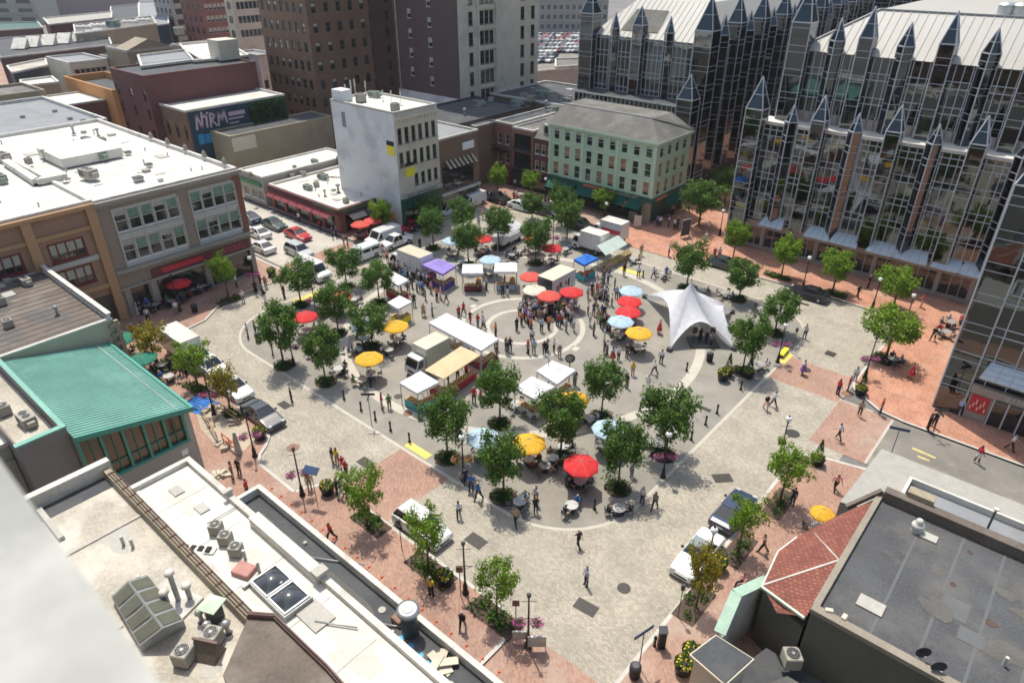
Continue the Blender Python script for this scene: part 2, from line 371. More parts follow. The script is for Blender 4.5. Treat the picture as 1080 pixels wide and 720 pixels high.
kerb('kerb_glass_side', PR_[:-4][::-1])
m = MB(); m.sheet([(-36.5,78.5),(-36.5,200),(-51.5,200),(-51.5,80.5),(-47,78.5)], .06); struct('brick_lane', m, 'orange_paver')
TP = [(-51.5,200),(-51.5,82),(-58,81),(-66.5,80.4),(-72,76.5),(-73.4,72),(-73.4,58.2)]+arc((-76.9,58.2),3.5,0,-90,8)+[(-77,54.5),(-300,54.5)]
pavement('pavement_top', TP+[(-300,90),(-300,200)], 'red_paver')
kerb('kerb_top', TP[1:][::-1])
LP = [(-300,42.3),(-78,42.3)]+arc((-76.9,38.9),3.5,90,0,8)+[(-73.3,33.5)]+[(-72.4,31.5),(-70.4,28.8),(-69.8,25),(-69.8,10)]
pavement('pavement_left', LP+[(-300,10)], 'red_paver')
kerb('kerb_left', LP[::-1])
# drains and covers let into the paving
def cover(px, py, w, d, label, kind='grate', rz=0, mat='iron', rnd=False):
    x, y = G(px, py); m = MB()
    if rnd: m.cyl(0,0,.006,.02,w,w,20,0); m.cyl(0,0,.02,.026,w*.75,w*.75,20,0)
    else:
        m.box(-w/2,-d/2,.006,w/2,d/2,.016)
        k = int(w/.12)
        for i in range(k): m.box(-w/2+.05+i*(w-.1)/k,-d/2+.06,.016,-w/2+.05+i*(w-.1)/k+.05,d/2-.06,.026)
    e = m.build('manhole_cover' if rnd else 'drain_grate', mat); e.location = (x,y,0); e.rotation_euler = (0,0,rz)
    tag(e, label, 'drain cover', 'drains and covers in the paving')
cover(386,488,1.5,.9,'dark square drain grate in the cobbles nearest the red crossing')
cover(300,427,1.3,.8,'dark drain grate beside the lone pedestrian and the grey parked car')
cover(309,472,.55,0,'rusty round cover in the cobbles near the rounded kerb',rnd=True,mat='rust_iron')
cover(430,436,.42,0,'small rusty round cover on the pale paving ring',rnd=True,mat='rust_iron')
cover(618,640,1.5,.9,'dark drain grate in the open cobbles below the striding pedestrian',rz=.1)
cover(658,620,.45,0,'dark round manhole cover in the open lower cobbles',rnd=True)
cover(762,504,1.5,1.0,'dark drain grate in the cobbles by the blue grey parked car',rz=.8)
cover(502,570,1.5,1.0,'grey drain grate below the white parked wagon')
cover(741,430,1.6,.5,'long drain slot in the plaza right of the bollards')
cover(846,320,1.6,.5,'long black slot drain beside the black saloon')
cover(876,373,1.0,1.0,'black square grate in the crossing on the right')
cover(836,457,.6,0,'round grey cover near the globe lamp on the right',rnd=True)
cover(893,415,.45,0,'small rusty round cover near the conifer planter',rnd=True,mat='rust_iron')
cover(678,703,.6,0,'rusty round cover in the brick pavement at the bottom',rnd=True,mat='rust_iron')
cover(851,495,.6,0,'round brown cover behind the conifer planter',rnd=True,mat='rust_iron')
cover(500,316,1.3,.5,'dark slot drain between the purple tent and the rings')
cover(850,390,.5,0,'small cover on the right crossing',rnd=True)
cover(420,418,.4,0,'dark round cover left of the small white tent',rnd=True)
# ------------------------------------------------------------------ building kit
def wall_y(mb, y, x0, x1, z0, z1, ops=(), d=.22, mi=0, rmi=0):
    """wall in the plane y facing -Y with recessed openings (x0,x1,z0,z1)"""
    us = sorted({x0,x1}|{o[0] for o in ops}|{o[1] for o in ops}); vs = sorted({z0,z1}|{o[2] for o in ops}|{o[3] for o in ops})
    for a, b in zip(us, us[1:]):
        for c, e in zip(vs, vs[1:]):
            mu, mv = (a+b)/2, (c+e)/2
            if any(o[0] < mu < o[1] and o[2] < mv < o[3] for o in ops): continue
            mb.add([(a,y,c),(b,y,c),(b,y,e),(a,y,e)], [(0,1,2,3)], mi)
    for a, b, c, e in ops:
        Y = y+d
        mb.add([(a,y,c),(b,y,c),(b,y,e),(a,y,e),(a,Y,c),(b,Y,c),(b,Y,e),(a,Y,e)], [(0,4,5,1),(1,5,6,2),(2,6,7,3),(3,7,4,0),(4,7,6,5)], rmi)
def wall_x(mb, x, y0, y1, z0, z1, ops=(), d=.22, mi=0, rmi=0):
    """wall in the plane x facing +X"""
    t = MB(); wall_y(t, 0, y0, y1, z0, z1, ops, d, mi, rmi)
    o = len(mb.v); mb.v += [(x-b, a, c) for a,b,c in t.v]
    for f, mm in zip(t.f, t.m): mb.f.append([i+o for i in f]); mb.m.append(mm); mb.sm.append(False)
WT = {}
def win_type(key, w, h, frame='win_frame', pane='win_dark', muntin=(1,2), arch=False, sill=True, fw=.07, blind=None, bl=.4):
    """a window unit facing -Y, origin at the bottom centre of its opening"""
    if key in WT: return WT[key]
    m = MB(); D = .13
    m.box(-w/2,D,0,w/2,D+.02,h,1)
    if blind: m.box(-w/2+fw,D-.012,h*(1-bl),w/2-fw,D-.004,h-fw,2)
    for a,b,c,e in ((-w/2,-w/2+fw,0,h),(w/2-fw,w/2,0,h),(-w/2+fw,w/2-fw,0,fw),(-w/2+fw,w/2-fw,h-fw,h)): m.box(a,D-.07,c,b,D-.015,e,0)
    nx, nz = muntin
    for i in range(1,nx): x = -w/2+w*i/nx; m.box(x-fw*.35,D-.06,fw,x+fw*.35,D-.016,h-fw,0)
    for i in range(1,nz): z = h*i/nz; m.box(-w/2+fw,D-.065,z-fw*.4,w/2-fw,D-.017,z+fw*.4,0)
    if sill: m.box(-w/2-.08,-.07,-.12,w/2+.08,D-.015,-.002,0)
    if arch:
        k = 10; P = [(w/2*math.cos(PI*i/k), h+w/2*math.sin(PI*i/k)) for i in range(k+1)]
        m.add([(x,D,z) for x,z in P], [tuple(range(k+1))], 1)
        for (a,b),(c,e) in zip(P,P[1:]): m.beam((a*1.03,D-.03,b),(c*1.03,D-.03,e),.06,.1,0)
    me = bpy.data.meshes.new('window'); me.from_pydata(m.v, [], m.f)
    for q in (frame, pane)+((blind,) if blind else ()): me.materials.append(MT[q])
    me.polygons.foreach_set('material_index', m.m); WT[key] = me
    return me
def window(parent, key, x, y, z, side='S', name='window'):
    o = bpy.data.objects.new(name, WT[key]); COL.objects.link(o); o.parent = parent; f = ORG[parent.name]
    o.location = (x-f[0], y-f[1], z-f[2])
    if side == 'E': o.rotation_euler = (0,0,PI/2)
    return o
def bldg(name, label, cat, x, y, group=None): return empty(name, (x,y,0), 0, label, cat, group, world=True)
def shell(b, x0, x1, y0, y1, h, mat, opS=(), opE=(), d=.22, z0=0, name='wall', reveal=None, skipS=False):
    m = MB(); mats = [mat]+([reveal] if reveal else [])
    wall_y(m, y0, x0, x1, z0, h, opS, d, 0, 1 if reveal else 0); wall_x(m, x1, y0, y1, z0, h, opE, d, 0, 1 if reveal else 0)
    m.add([(x0,y1,z0),(x1,y1,z0),(x1,y1,h),(x0,y1,h)],[(1,0,3,2)]); m.add([(x0,y0,z0),(x0,y1,z0),(x0,y1,h),(x0,y0,h)],[(1,0,3,2)])
    return m.build(name, mats, b)
def flat_roof(b, x0, x1, y0, y1, h, mat, par=.5, pw=.3, pmat='parapet', name='roof', drop=.0):
    """roof deck with a coped parapet standing on the walls"""
    m = MB(); m.box(x0+.01,y0+.01,h-.25,x1-.01,y1-.01,h-.003)
    r = m.build(name, mat, b)
    if par:
        m = MB(); t = h+par
        m.box(x0-.04,y0-.04,h,x1+.04,y0+pw,t); m.box(x0-.04,y1-pw,h,x1+.04,y1+.04,t)
        m.box(x0-.04,y0+pw,h,x0+pw,y1-pw,t); m.box(x1-pw,y0+pw,h,x1+.04,y1-pw,t)
        m.build('parapet', pmat, b)
    return r
def roof_bits(B, x0, x1, y0, y1, z, n, seed=1, stain='roof_grime', ns=6):
    rr = random.Random(seed)
    for i in range(n):
        x, y = rr.uniform(x0+1,x1-1), rr.uniform(y0+1,y1-1); k = rr.random(); m = MB()
        if k < .4: m.cyl(x,y,z,z+rr.uniform(.3,.8),.09,.09,8).build('vent_pipe','galv' if k < .25 else 'white_coping',B)
        elif k < .6: s = rr.uniform(.25,.6); m.bbox(x-s,y-s,z,x+s,y+s,z+rr.uniform(.25,.6),.04).build('roof_box',rr.choice(['galv','ac_case','white_coping']),B)
        elif k < .8: L = rr.uniform(1.5,4); m.tube((x,y,z+.12),(x+(L if rr.random()<.5 else 0),y+L*.6,z+.12),.04,n=6).build('conduit',rr.choice(['galv','dark_metal']),B)
        else: s = rr.uniform(.4,.9); m.box(x-s,y-s*.7,z,x+s,y+s*.7,z+.1).build('roof_pad','parapet',B)
    for i in range(ns):
        x, y = rr.uniform(x0+1,x1-1), rr.uniform(y0+1,y1-1); r = rr.uniform(.5,1.8); q = 14; m = MB()
        m.sheet([(min(x1-.4,max(x0+.4,x+r*rr.uniform(.5,1.3)*math.cos(2*PI*j/q))), min(y1-.4,max(y0+.4,y+r*.7*rr.uniform(.5,1.3)*math.sin(2*PI*j/q)))) for j in range(q)], z+.004+i*.0015); m.build('roof_stain',stain,B)
pm('roof_grime', (.56,.53,.46), .85, .12, 1, 7); pm('roof_grime_dark', (.105,.10,.092), .85, .2, 1, 7)
def seams(B, x0, x1, y0, y1, z, step, mat='seam', along='y', jit=.0, name='roof_seams'):
    m = MB(); rr = random.Random(int(x0*7+y0)); u = (x0 if along == 'y' else y0)+step*.6
    while u < (x1 if along == 'y' else y1):
        if along == 'y': m.box(u,y0,z,u+.05,y1,z+.012)
        else: m.box(x0,u,z,x1,u+.05,z+.012)
        u += step*rr.uniform(1-jit,1+jit)
    return m.build(name, mat, B)
pm('seam', (.36,.34,.30), .8, .2, 1, 9)
def grid_windows(b, key, w, h, side, plane, us, zs, wallops):
    for u in us:
        for z in zs:
            wallops.append((u-w/2,u+w/2,z,z+h))
            if side == 'S': window(b, key, u, plane, z, 'S')
            else: window(b, key, plane, u, z, 'E')
pm('ac_case', (.33,.31,.26), .6, .08, 1, 8, obj=True); pm('ac_case_green', (.22,.27,.23), .6, .1, 1, 8, obj=True); pm('duct_metal', (.55,.57,.56), .4, .1, 1, 6, metal=.5, obj=True); pm('black_hole', (.012,.012,.012), .8, 0)
pm('white_roof', (.64,.615,.55), .8, .10, .5, 5, stain=(.50,.475,.41), stain_amt=.7)
pm('dirty_roof', (.42,.385,.32), .9, .24, .45, 6, stain=(.60,.57,.50), stain_amt=.8)
pm('grey_membrane', (.24,.25,.26), .85, .1, .4, 5, stain=(.19,.19,.18), stain_amt=.5)
pm('tar_roof', (.075,.078,.082), .85, .28, .35, 6, stain=(.125,.12,.11), stain_amt=.8)
pm('dark_roof', (.055,.06,.065), .8, .2, .5, 6, stain=(.10,.10,.10), stain_amt=.6)
pm('slate_roof', (.13,.125,.11), .85, .24, .5, 5, stain=(.22,.21,.19), stain_amt=.6)
pm('gravel_roof', (.36,.35,.31), .95, .1, 1.5, 14, bump=.5)
pm('brown_roof', (.135,.11,.09), .9, .2, .5, 6, stain=(.22,.195,.165), stain_amt=.7)
pm('tan_coping', (.27,.235,.185), .85, .12, .8, 6); pm('patch', (.115,.12,.122), .8, .08, .8, 6)
pm('parapet', (.42,.405,.36), .8, .12, .8, 6)
pm('white_coping', (.58,.565,.51), .8, .12, .9, 6, stain=(.36,.34,.29), stain_amt=.6)
pm('cornice_grey', (.33,.30,.26), .7, .08, 1, 8)
pm('copper', (.17,.38,.31), .55, .10, .5, 5, stain=(.27,.52,.44), stain_amt=.5)
pm('copper_trim', (.06,.30,.235), .5, .06, 1, 5)
pm('pale_green_wall', (.42,.385,.31), .8, .07, .6, 4)
pm('green_paint_wall', (.47,.60,.42), .7, .06, .5, 5)
pm('green_trim', (.54,.67,.50), .6, .06, 1, 5)
pm('dark_green', (.01,.085,.06), .5, .15, 1, 5)
pm('awning_green', (.012,.15,.105), .7, .1, 2, 9)
pm('white_wall', (.70,.72,.71), .8, .06, .35, 5, stain=(.42,.43,.43), stain_amt=.6)
pm('stone_cream', (.60,.55,.43), .8, .08, .5, 5, stain=(.38,.34,.27), stain_amt=.4)
pm('stone_grey', (.38,.37,.33), .8, .08, .5, 5)
pm('taupe_wall', (.30,.24,.19), .8, .06, .5, 5)
pm('light_grey_panel', (.50,.50,.46), .7, .05, .5, 5)
pm('terracotta', (.46,.28,.15), .8, .07, .5, 5)
pm('terracotta_dark', (.34,.215,.145), .8, .08, .5, 5)
pm('ochre_wall', (.55,.27,.10), .85, .06, .5, 4)
pm('tan_wall', (.33,.29,.20), .85, .1, .4, 5, stain=(.25,.22,.17), stain_amt=.5)
pm('mauve_wall', (.34,.25,.24), .85, .05, .2, 3)
pm('grey_block', (.24,.22,.20), .85, .06, .5, 4, stain=(.20,.18,.16), stain_amt=.5)
pm('olive_wall', (.13,.125,.10), .85, .12, .4, 5)
pm('maroon_frame', (.17,.035,.03), .5, .1, 1, 5)
pm('maroon_sign', (.13,.03,.04), .5, .1, 1, 5)
pm('red_sign', (.55,.03,.05), .5, .05, 1, 5)
pm('win_frame', (.55,.55,.51), .5, .06, 2, 8)
pm('win_frame_white', (.78,.78,.74), .5, .04, 2, 8)
pm('win_frame_dark', (.10,.085,.075), .5, .1, 2, 8)
pm('blind', (.42,.43,.36), .8, .15, .8, 4)
pm('blind_green', (.18,.29,.22), .6, .2, .8, 4)
pm('blind_tan', (.36,.20,.12), .8, .2, .8, 4)
glass('win_dark', (.018,.022,.024), .06)
glass('win_blue', (.03,.05,.065), .05)
brick('brick_red', (.27,.085,.06), (.20,.06,.045), (.26,.17,.14), tint=.12, bump=.2, stain=(.15,.06,.05))
brick('brick_maroon', (.155,.052,.05), (.11,.038,.038), (.15,.08,.075), tint=.15, bump=.2)
brick('brick_brown', (.21,.125,.078), (.165,.092,.058), (.20,.14,.10), tint=.14, bump=.2)
brick('brick_dark', (.115,.075,.07), (.085,.055,.052), (.12,.09,.085), tint=.15, bump=.2)
brick('brick_orange', (.33,.16,.09), (.26,.12,.07), (.28,.18,.13), tint=.12, bump=.2)
brick('brick_tan', (.34,.29,.20), (.28,.23,.16), (.30,.26,.20), tint=.12, bump=.2)
brick('stone_block', (.50,.47,.39), (.43,.40,.33), (.33,.30,.25), bw=.9, bh=.45, tint=.08, msize=.012, bump=.3)
brick('roof_tile', (.30,.10,.065), (.20,.06,.04), (.12,.05,.04), bw=.28, bh=.24, wall=False, tint=.15, tscale=.5, rot=0, bump=1.0, msize=.03)
# ------------------------------------------------------------------ grey corner building with shop front, left
B = bldg('corner_building', 'grey three storey corner building with paired sash windows over a red sign band', 'building', -97, 31)
x1, y0, y1, h = -77.7, 23.6, 39.8, 13.2
win_type('gw', 1.25, 2.3, 'win_frame_white', 'win_dark', (1,2), blind='blind_green', bl=.45)
win_type('gw2', 1.25, 2.3, 'win_frame_white', 'win_dark', (1,2), blind='blind', bl=.25)
op = []
def yof(px, py): return onX(px, py, x1)[0]
g1 = [25.75+i*1.42 for i in range(5)]; g2 = [34.2+i*1.38 for i in range(4)]
for k, u in enumerate(g1+g2):
    for z in (6.35, 9.75):
        op.append((u-.62,u+.62,z,z+2.3)); window(B, 'gw' if (k*7+int(z))%3 else 'gw2', x1, u, z, 'E')
sh = [(24.6,26.6,.25,3.3),(27.6,33.2,.25,3.3),(34,39.3,.25,3.3)]
shell(B, -117, x1, y0, y1, h, 'taupe_wall', (), op+sh, d=.22)
for a, b_, c, e in sh: MB().box(x1-.21,a+.02,0.27,x1-.16,b_-.02,3.28).build('shop_glazing', 'win_dark', B)
flat_roof(B, -117, x1, y0, y1, h, 'white_roof', par=.45, pmat='white_coping')
seams(B,-116.5,x1-.4,y0+.4,y1-.4,h,3.1,jit=.1); roof_bits(B,-115,x1-1,y0+1,y1-1,h,26,3)
m = MB(); m.box(x1+.04,y0-.1,h-.15,x1+.45,y1+.3,h+.2); m.box(x1+.02,y0,h-.4,x1+.22,y1+.1,h-.15); m.build('cornice', 'cornice_grey', B)
m = MB(); m.box(x1+.02,25,8.75,x1+.06,32.1,9.5); m.box(x1+.02,33.5,8.75,x1+.06,39,9.5); m.box(x1+.02,25,12.1,x1+.06,32.1,12.35); m.box(x1+.02,33.5,12.1,x1+.06,39,12.35)
m.box(x1+.02,25,5.75,x1+.06,32.1,6.2); m.box(x1+.02,33.5,5.75,x1+.06,39,6.2)
for g in (g1,g2):
    for i in range(len(g)+1):
        u = g[0]-.7+i*(g[1]-g[0]); m.box(x1+.02,u-.07,6.2,x1+.10,u+.07,12.1)
m.build('spandrel_panel', 'light_grey_panel', B)
m = MB(); m.box(x1+.02,y0,5.35,x1+.5,y1+.35,5.7); m.box(x1+.02,y0,3.4,x1+.3,y1+.2,3.65); m.build('shop_cornice', 'cornice_grey', B)
m = MB(); m.box(x1+.02,27.2,3.7,x1+.14,y1-.3,4.75); m.build('sign_band', 'maroon_sign', B)
m = MB(); m.box(x1+.15,28.4,3.95,x1+.19,33.4,4.55); m.build('sign_panel', 'red_sign', B)
for u in (24.2,27.1,33.6,39.6): m = MB(); m.box(x1-.35,u-.3,.12,x1+.12,u+.3,3.4); m.build('pillar', 'cornice_grey', B)
m = MB(); m.box(x1-.3,y1,5.7,x1+.06,y1+.12,h-.2); m.box(x1-.001,y1-.75,5.7,x1+.09,y1+.1,h-.45)
for k in range(12): m.box(x1-.001,y1-.95 if k%2 else y1-.85,5.9+k*.58,x1+.085,y1-.7,6.15+k*.58)
m.build('quoins', 'brick_red', B)
def letters(name, txt, size, mat, parent, loc, side='E', ext=.02):
    cu = bpy.data.curves.new(name, 'FONT'); cu.body = txt; cu.size = size; cu.extrude = ext; cu.align_x = 'CENTER'; cu.align_y = 'CENTER'
    tmp = bpy.data.objects.new('tmp', cu); COL.objects.link(tmp); dg = bpy.context.evaluated_depsgraph_get(); dg.update()
    me = bpy.data.meshes.new_from_object(tmp.evaluated_get(dg)); bpy.data.objects.remove(tmp); me.materials.clear(); me.materials.append(MT[mat])
    o = bpy.data.objects.new(name, me); COL.objects.link(o)
    if parent: o.parent = parent; f = ORG[parent.name]
    else: f = (0,0,0)
    o.location = (loc[0]-f[0], loc[1]-f[1], loc[2]-f[2]); o.rotation_euler = {'E': (PI/2,0,PI/2), 'S': (PI/2,0,0)}[side]
    return o
def marks(parent, side, a, b, z0, z1, plane, mat, n):
    """sign writing too small in the photograph to read: a row of raised strokes"""
    rr = random.Random(n); m = MB(); w = (b-a)/n
    for i in range(n):
        if rr.random() < .12: continue
        u = a+i*w; zz = [(z0,z1,.22),(z0,z0+(z1-z0)*.2,.8)] if rr.random() < .5 else [(z0,z1*.6+z0*.4,.25),(z1-(z1-z0)*.2,z1,.75)]
        for c, e, k in zz:
            if side == 'S': m.box(u+.08*w,plane-.03,c,u+w*k,plane-.002,e)
            else: m.box(plane+.002,u+.08*w,c,plane+.03,u+w*k,e)
    return m.build('sign_lettering', mat, parent)
pm('sign_red_text', (.75,.12,.16), .5, .03); pm('sign_white', (.8,.8,.8), .5, .03); pm('sign_gold', (.7,.62,.42), .5, .03); pm('sign_blue', (.02,.055,.13), .5, .05); pm('sign_yellow', (.85,.72,.03), .6, .05)
marks(B, 'E', 35.7, 38.9, 3.95, 4.55, x1+.15, 'sign_red_text', 10)
# finials along the far parapet
for k in range(5):
    m = MB(); xx = -80-k*4.8; m.box(xx-.25,y1-.4,h+.45,xx+.25,y1+.05,h+.75); m.lathe(xx,y1-.18,[(.2,h+.75),(.26,h+.95),(.12,h+1.1),(.02,h+1.3)],8); m.build('finial', 'cornice_grey', B)
# ------------------------------------------------------------------ terracotta building beside it
B = bldg('terracotta_building', 'tan terracotta building with maroon framed windows between tall pilasters', 'building', -97, 12)
y0b, y1b = -4, 23.58
win_type('tw', 3.5, 2.1, 'maroon_frame', 'win_dark', (4,1), blind='blind', bl=.6, fw=.22)
op = []
for u in (20.2-.2,14.2,8,2):
    for z in (5.3, 8.3): op.append((u-1.75,u+1.75,z,z+2.1)); window(B, 'tw', x1-.1, u, z, 'E')
sh = [(18,22.6,.2,3.4),(12,16.6,.2,3.4)]
shell(B, -117, x1-.1, y0b, y1b, 13.4, 'terracotta_dark', (), op+sh, reveal='win_frame_dark')
m = MB()
for u in (23.1,17.1,11.1,5): m.box(x1-.099,u-.45,.12,x1+.3,u+.45,13.4)
m.box(x1-.099,y0b,4.3,x1+.2,y1b,4.75); m.box(x1-.099,y0b,10.9,x1+.12,y1b,11.3)
m.build('pilasters', 'terracotta', B)
m = MB(); m.box(x1-.099,y0b,7.6,x1+.08,22.6,8.1); m.build('spandrels', 'light_grey_panel', B); seams(B,-116.5,x1-.6,y0b+.4,y1b-.4,13.4,3.3,jit=.1); roof_bits(B,-115,x1-1,2,y1b-1,13.4,26,5)
m = MB(); m.box(x1-.099,y0b,13.1,x1+.4,y1b,13.5); m.build('cornice', 'terracotta', B)
flat_roof(B, -117, x1-.1, y0b, y1b, 13.4, 'white_roof', par=.4, pmat='white_coping')
# roof clutter builders -------------------------------------------------------
def make_condenser():
    b = empty('condenser', label='boxy rooftop air conditioner with a round fan grille on top', cat='air conditioner')
    m = MB(); m.bbox(-.45,-.45,.12,.45,.45,.95,.05); 
    for i in range(6): m.box(-.46,-.38,.22+i*.11,.46,.38,.25+i*.11); m.box(-.38,-.46,.22+i*.11,.38,.46,.25+i*.11)
    m.build('casing', 'ac_case', b)
    m = MB(); m.cyl(0,0,.95,.975,.36,.36,20); m.build('fan_well', 'black_hole', b)
    m = MB()
    for r in (.12,.22,.32): 
        for i in range(16): a=2*PI*i/16; c=2*PI*(i+1)/16; m.tube((r*math.cos(a),r*math.sin(a),.99),(r*math.cos(c),r*math.sin(c),.99),.009,n=4)
    for i in range(4): a = PI*i/4; m.tube((-.38*math.cos(a),-.38*math.sin(a),.99),(.38*math.cos(a),.38*math.sin(a),.99),.005,n=4)
    m.cyl(0,0,.98,1.0,.08,.08,10); m.build('fan_grille', 'galv', b)
    m = MB(); m.box(-.42,-.4,0,-.3,.4,.12); m.box(.3,-.4,0,.42,.4,.12); m.build('feet', 'dark_metal', b)
    return b
def make_rtu():
    b = empty('rooftop_unit', label='long grey rooftop ventilation unit', cat='air conditioner')
    m = MB(); m.bbox(-1.2,-.7,.2,1.2,.7,1.3,.04); m.box(1.2,-.4,.4,1.7,.4,.95); m.build('casing', 'ac_case', b)
    m = MB(); 
    for i in range(7): m.box(-1.1+i*.16,-.712,.4,-1.02+i*.16,-.70,1.1)
    m.cyl(-.6,0,1.3,1.36,.42,.42,16); m.cyl(.4,0,1.3,1.36,.42,.42,16); m.build('fan_guard', 'dark_metal', b)
    m = MB(); m.box(-1.1,-.6,0,1.1,.6,.2); m.build('curb', 'duct_metal', b)
    return b
def make_vent():
    b = empty('roof_vent', label='round capped roof vent pipe', cat='roof vent')
    MB().cyl(0,0,0,.75,.13,.13,10).build('pipe', 'galv', b)
    MB().lathe(0,0,[(.14,.75),(.28,.8),(.28,.9),(.1,1.05)],12).build('cap', 'galv', b)
    MB().cyl(0,0,0,.06,.26,.2,12).build('flashing', 'dark_metal', b)
    return b
def make_hatch():
    b = empty('roof_hatch', label='square roof hatch with a raised lid', cat='roof hatch')
    MB().box(-.5,-.5,0,.5,.5,.35).build('curb', 'galv', b); MB().bbox(-.56,-.56,.352,.56,.56,.45,.03).build('lid', 'dark_metal', b)
    return b
P_AC, P_RTU, P_VENT, P_HATCH = make_condenser(), make_rtu(), make_vent(), make_hatch()
NROOF = {}
def clutter(proto, px, py, z, rz=0, s=1, label=None, cm=None):
    x, y = G(px, py, z); o = put(proto, x, y, z, rz, s, label, 'equipment on the flat roofs')
    if cm:
        for k in o.children:
            if k.name.startswith('casing'): recolor(k, 0, cm)
    return o
def simple(name, label, x0, x1, y0, y1, h, wall, roof='tar_roof', par=.45, pmat='parapet', cat='building', S=None, E=None, base=None, reveal=None, z0=0):
    """box building; S/E = list of (key, w, h, [positions], [sill heights])"""
    B = bldg(name, label, cat, (x0+x1)/2, (y0+y1)/2)
    oS, oE = [], []
    for key, w, wh, us, zs in (S or []): grid_windows(B, key, w, wh, 'S', y0, us, zs, oS)
    for key, w, wh, us, zs in (E or []): grid_windows(B, key, w, wh, 'E', x1, us, zs, oE)
    shell(B, x0, x1, y0, y1, h, wall, oS, oE, z0=z0, reveal=reveal)
    flat_roof(B, x0, x1, y0, y1, h, roof, par, pmat=pmat)
    return B
def lin(a, b, n): return [a+(b-a)*i/(n-1) for i in range(n)]
win_type('plain', 1.0, 1.6, 'win_frame_dark', 'win_dark', (1,2))
win_type('plainw', 1.0, 1.6, 'win_frame', 'win_dark', (1,2), blind='blind', bl=.5)
win_type('arch', .95, 2.0, 'win_frame', 'win_dark', (1,2), arch=False)
win_type('tall', .8, 2.0, 'win_frame_dark', 'win_dark', (1,2))
# ---- flat roofed block with pale green wall, left edge
B = bldg('pale_green_building', 'low building with brown felt roof, white railing parapet and pale green side wall', 'building', -70, 12)
shell(B, -84, -61.8, -3, 17.4, 8.0, 'pale_green_wall')
m = MB(); m.box(-83.99,-2.99,7.8,-61.81,17.39,7.997); m.build('roof', 'brown_roof', B)
m = MB()
for i in range(22): m.box(-83.9+i*1.0,-2.9,7.998,-83.84+i*1.0,17,8.03)
m.build('roof_seams', 'tar_roof', B); roof_bits(B,-82,-63,0,16,8.0,8,15,'roof_grime_dark',10)
m = MB(); m.box(-84,17.05,8.0,-61.7,17.4,8.12); m.box(-84,17.05,8.55,-61.7,17.45,8.7)
for i in range(30): m.box(-84+i*.76,17.1,8.12,-83.8+i*.76,17.35,8.55)
m.box(-62.05,-3,8.0,-61.75,17.04,8.15); m.build('parapet', 'white_coping', B)
m = MB(); m.box(-61.8,17.4,0.1,-61.5,17.75,7.9)
for k in range(9): m.box(-61.8,16.9,.5+k*.85,-61.42,17.8,.8+k*.85)
m.build('brick_quoins', 'brick_tan', B)
# ---- green standing seam shed
B = bldg('green_roofed_building', 'tan walled building with bright green ribbed metal roof and green framed glazing', 'building', -53, 12.5)
SX0, SX1, SY0, SY1 = -61.7, -46.9, 8.6, 16.25
zl = lambda y: 7.75+(y-SY0)/(SY1-SY0)*(6.05-7.75)
m = MB()
a, c, d_, e = (SX0,SY0,zl(SY0)), (SX1+.3,SY0,zl(SY0)), (SX1+.3,SY1+.2,zl(SY1+.2)), (SX0,SY1+.2,zl(SY1+.2))
m.add([a,c,d_,e]+[(p[0],p[1],p[2]-.2) for p in (a,c,d_,e)], [(0,1,2,3),(7,6,5,4),(4,5,1,0),(5,6,2,1),(6,7,3,2),(7,4,0,3)])
x = SX0+.2
while x < SX1+.2:
    m.beam((x,SY0,zl(SY0)+.03),(x,SY1+.2,zl(SY1+.2)+.03),.06,.09); x += .36
m.build('roof', 'copper', B)
m = MB(); m.beam((SX1+.33,SY0-.1,zl(SY0)),(SX1+.33,SY1+.3,zl(SY1+.3)),.12,.4); m.beam((SX0,SY1+.25,zl(SY1)),(SX1+.4,SY1+.25,zl(SY1)),.2,.2); m.build('fascia', 'copper_trim', B)
m = MB(); m.beam((SX0+.1,SY1-.75,zl(SY1-.75)+.07),(SX1,SY1-.75,zl(SY1-.75)+.07),.04,.04); m.build('snow_rail', 'white_coping', B)
m = MB(); gy0, gy1 = 8.75, 16.1
wall_x(m, SX1, SY0, SY1, 0, 3.2, (), .2); m.add([(SX1,SY1,0),(SX0,SY1,0),(SX0,SY1,6),(SX1,SY1,6)],[(0,1,2,3)]); m.add([(SX1,SY0,0),(SX0,SY0,0),(SX0,SY0,7.6),(SX1,SY0,7.6)],[(3,2,1,0)])
m.box(SX1-.4,15.75,3.2,SX1,SY1,6.0); m.build('wall', 'stone_grey', B)
m = MB(); m.add([(SX1-.25,SY0,3.2),(SX1-.25,15.75,3.2),(SX1-.25,15.75,zl(15.75)-.2),(SX1-.25,SY0,zl(SY0)-.2)],[(0,1,2,3)]); m.build('glazing', 'shed_glass' if 'shed_glass' in MT else glass('shed_glass',(.10,.075,.04),.08), B)
m = MB()
for i in range(6):
    y = 8.7+i*1.4; m.box(SX1-.15,y-.09,3.2,SX1+.06,y+.09,zl(y)-.2)
    if i < 5: m.box(SX1-.2,y+.68,3.3,SX1-.1,y+.72,zl(y)-.25); m.box(SX1-.2,y+.1,4.3,SX1-.1,y+1.3,4.35)
m.box(SX1-.2,SY0,3.2,SX1+.08,15.8,3.4); m.beam((SX1,SY0,zl(SY0)-.3),(SX1,15.8,zl(15.8)-.3),.15,.2); m.build('window_frame', 'copper_trim', B)
MB().box(SX1,14.9,2.2,SX1+.06,15.4,2.7).build('wall_sign', 'sign_white', B)
m = MB(); m.box(SX1,11.5,.9,SX1+.04,13.5,1.15); m.box(SX1,9.4,.9,SX1+.04,10.6,1.15); m.build('vent_slot', 'black_hole', B)
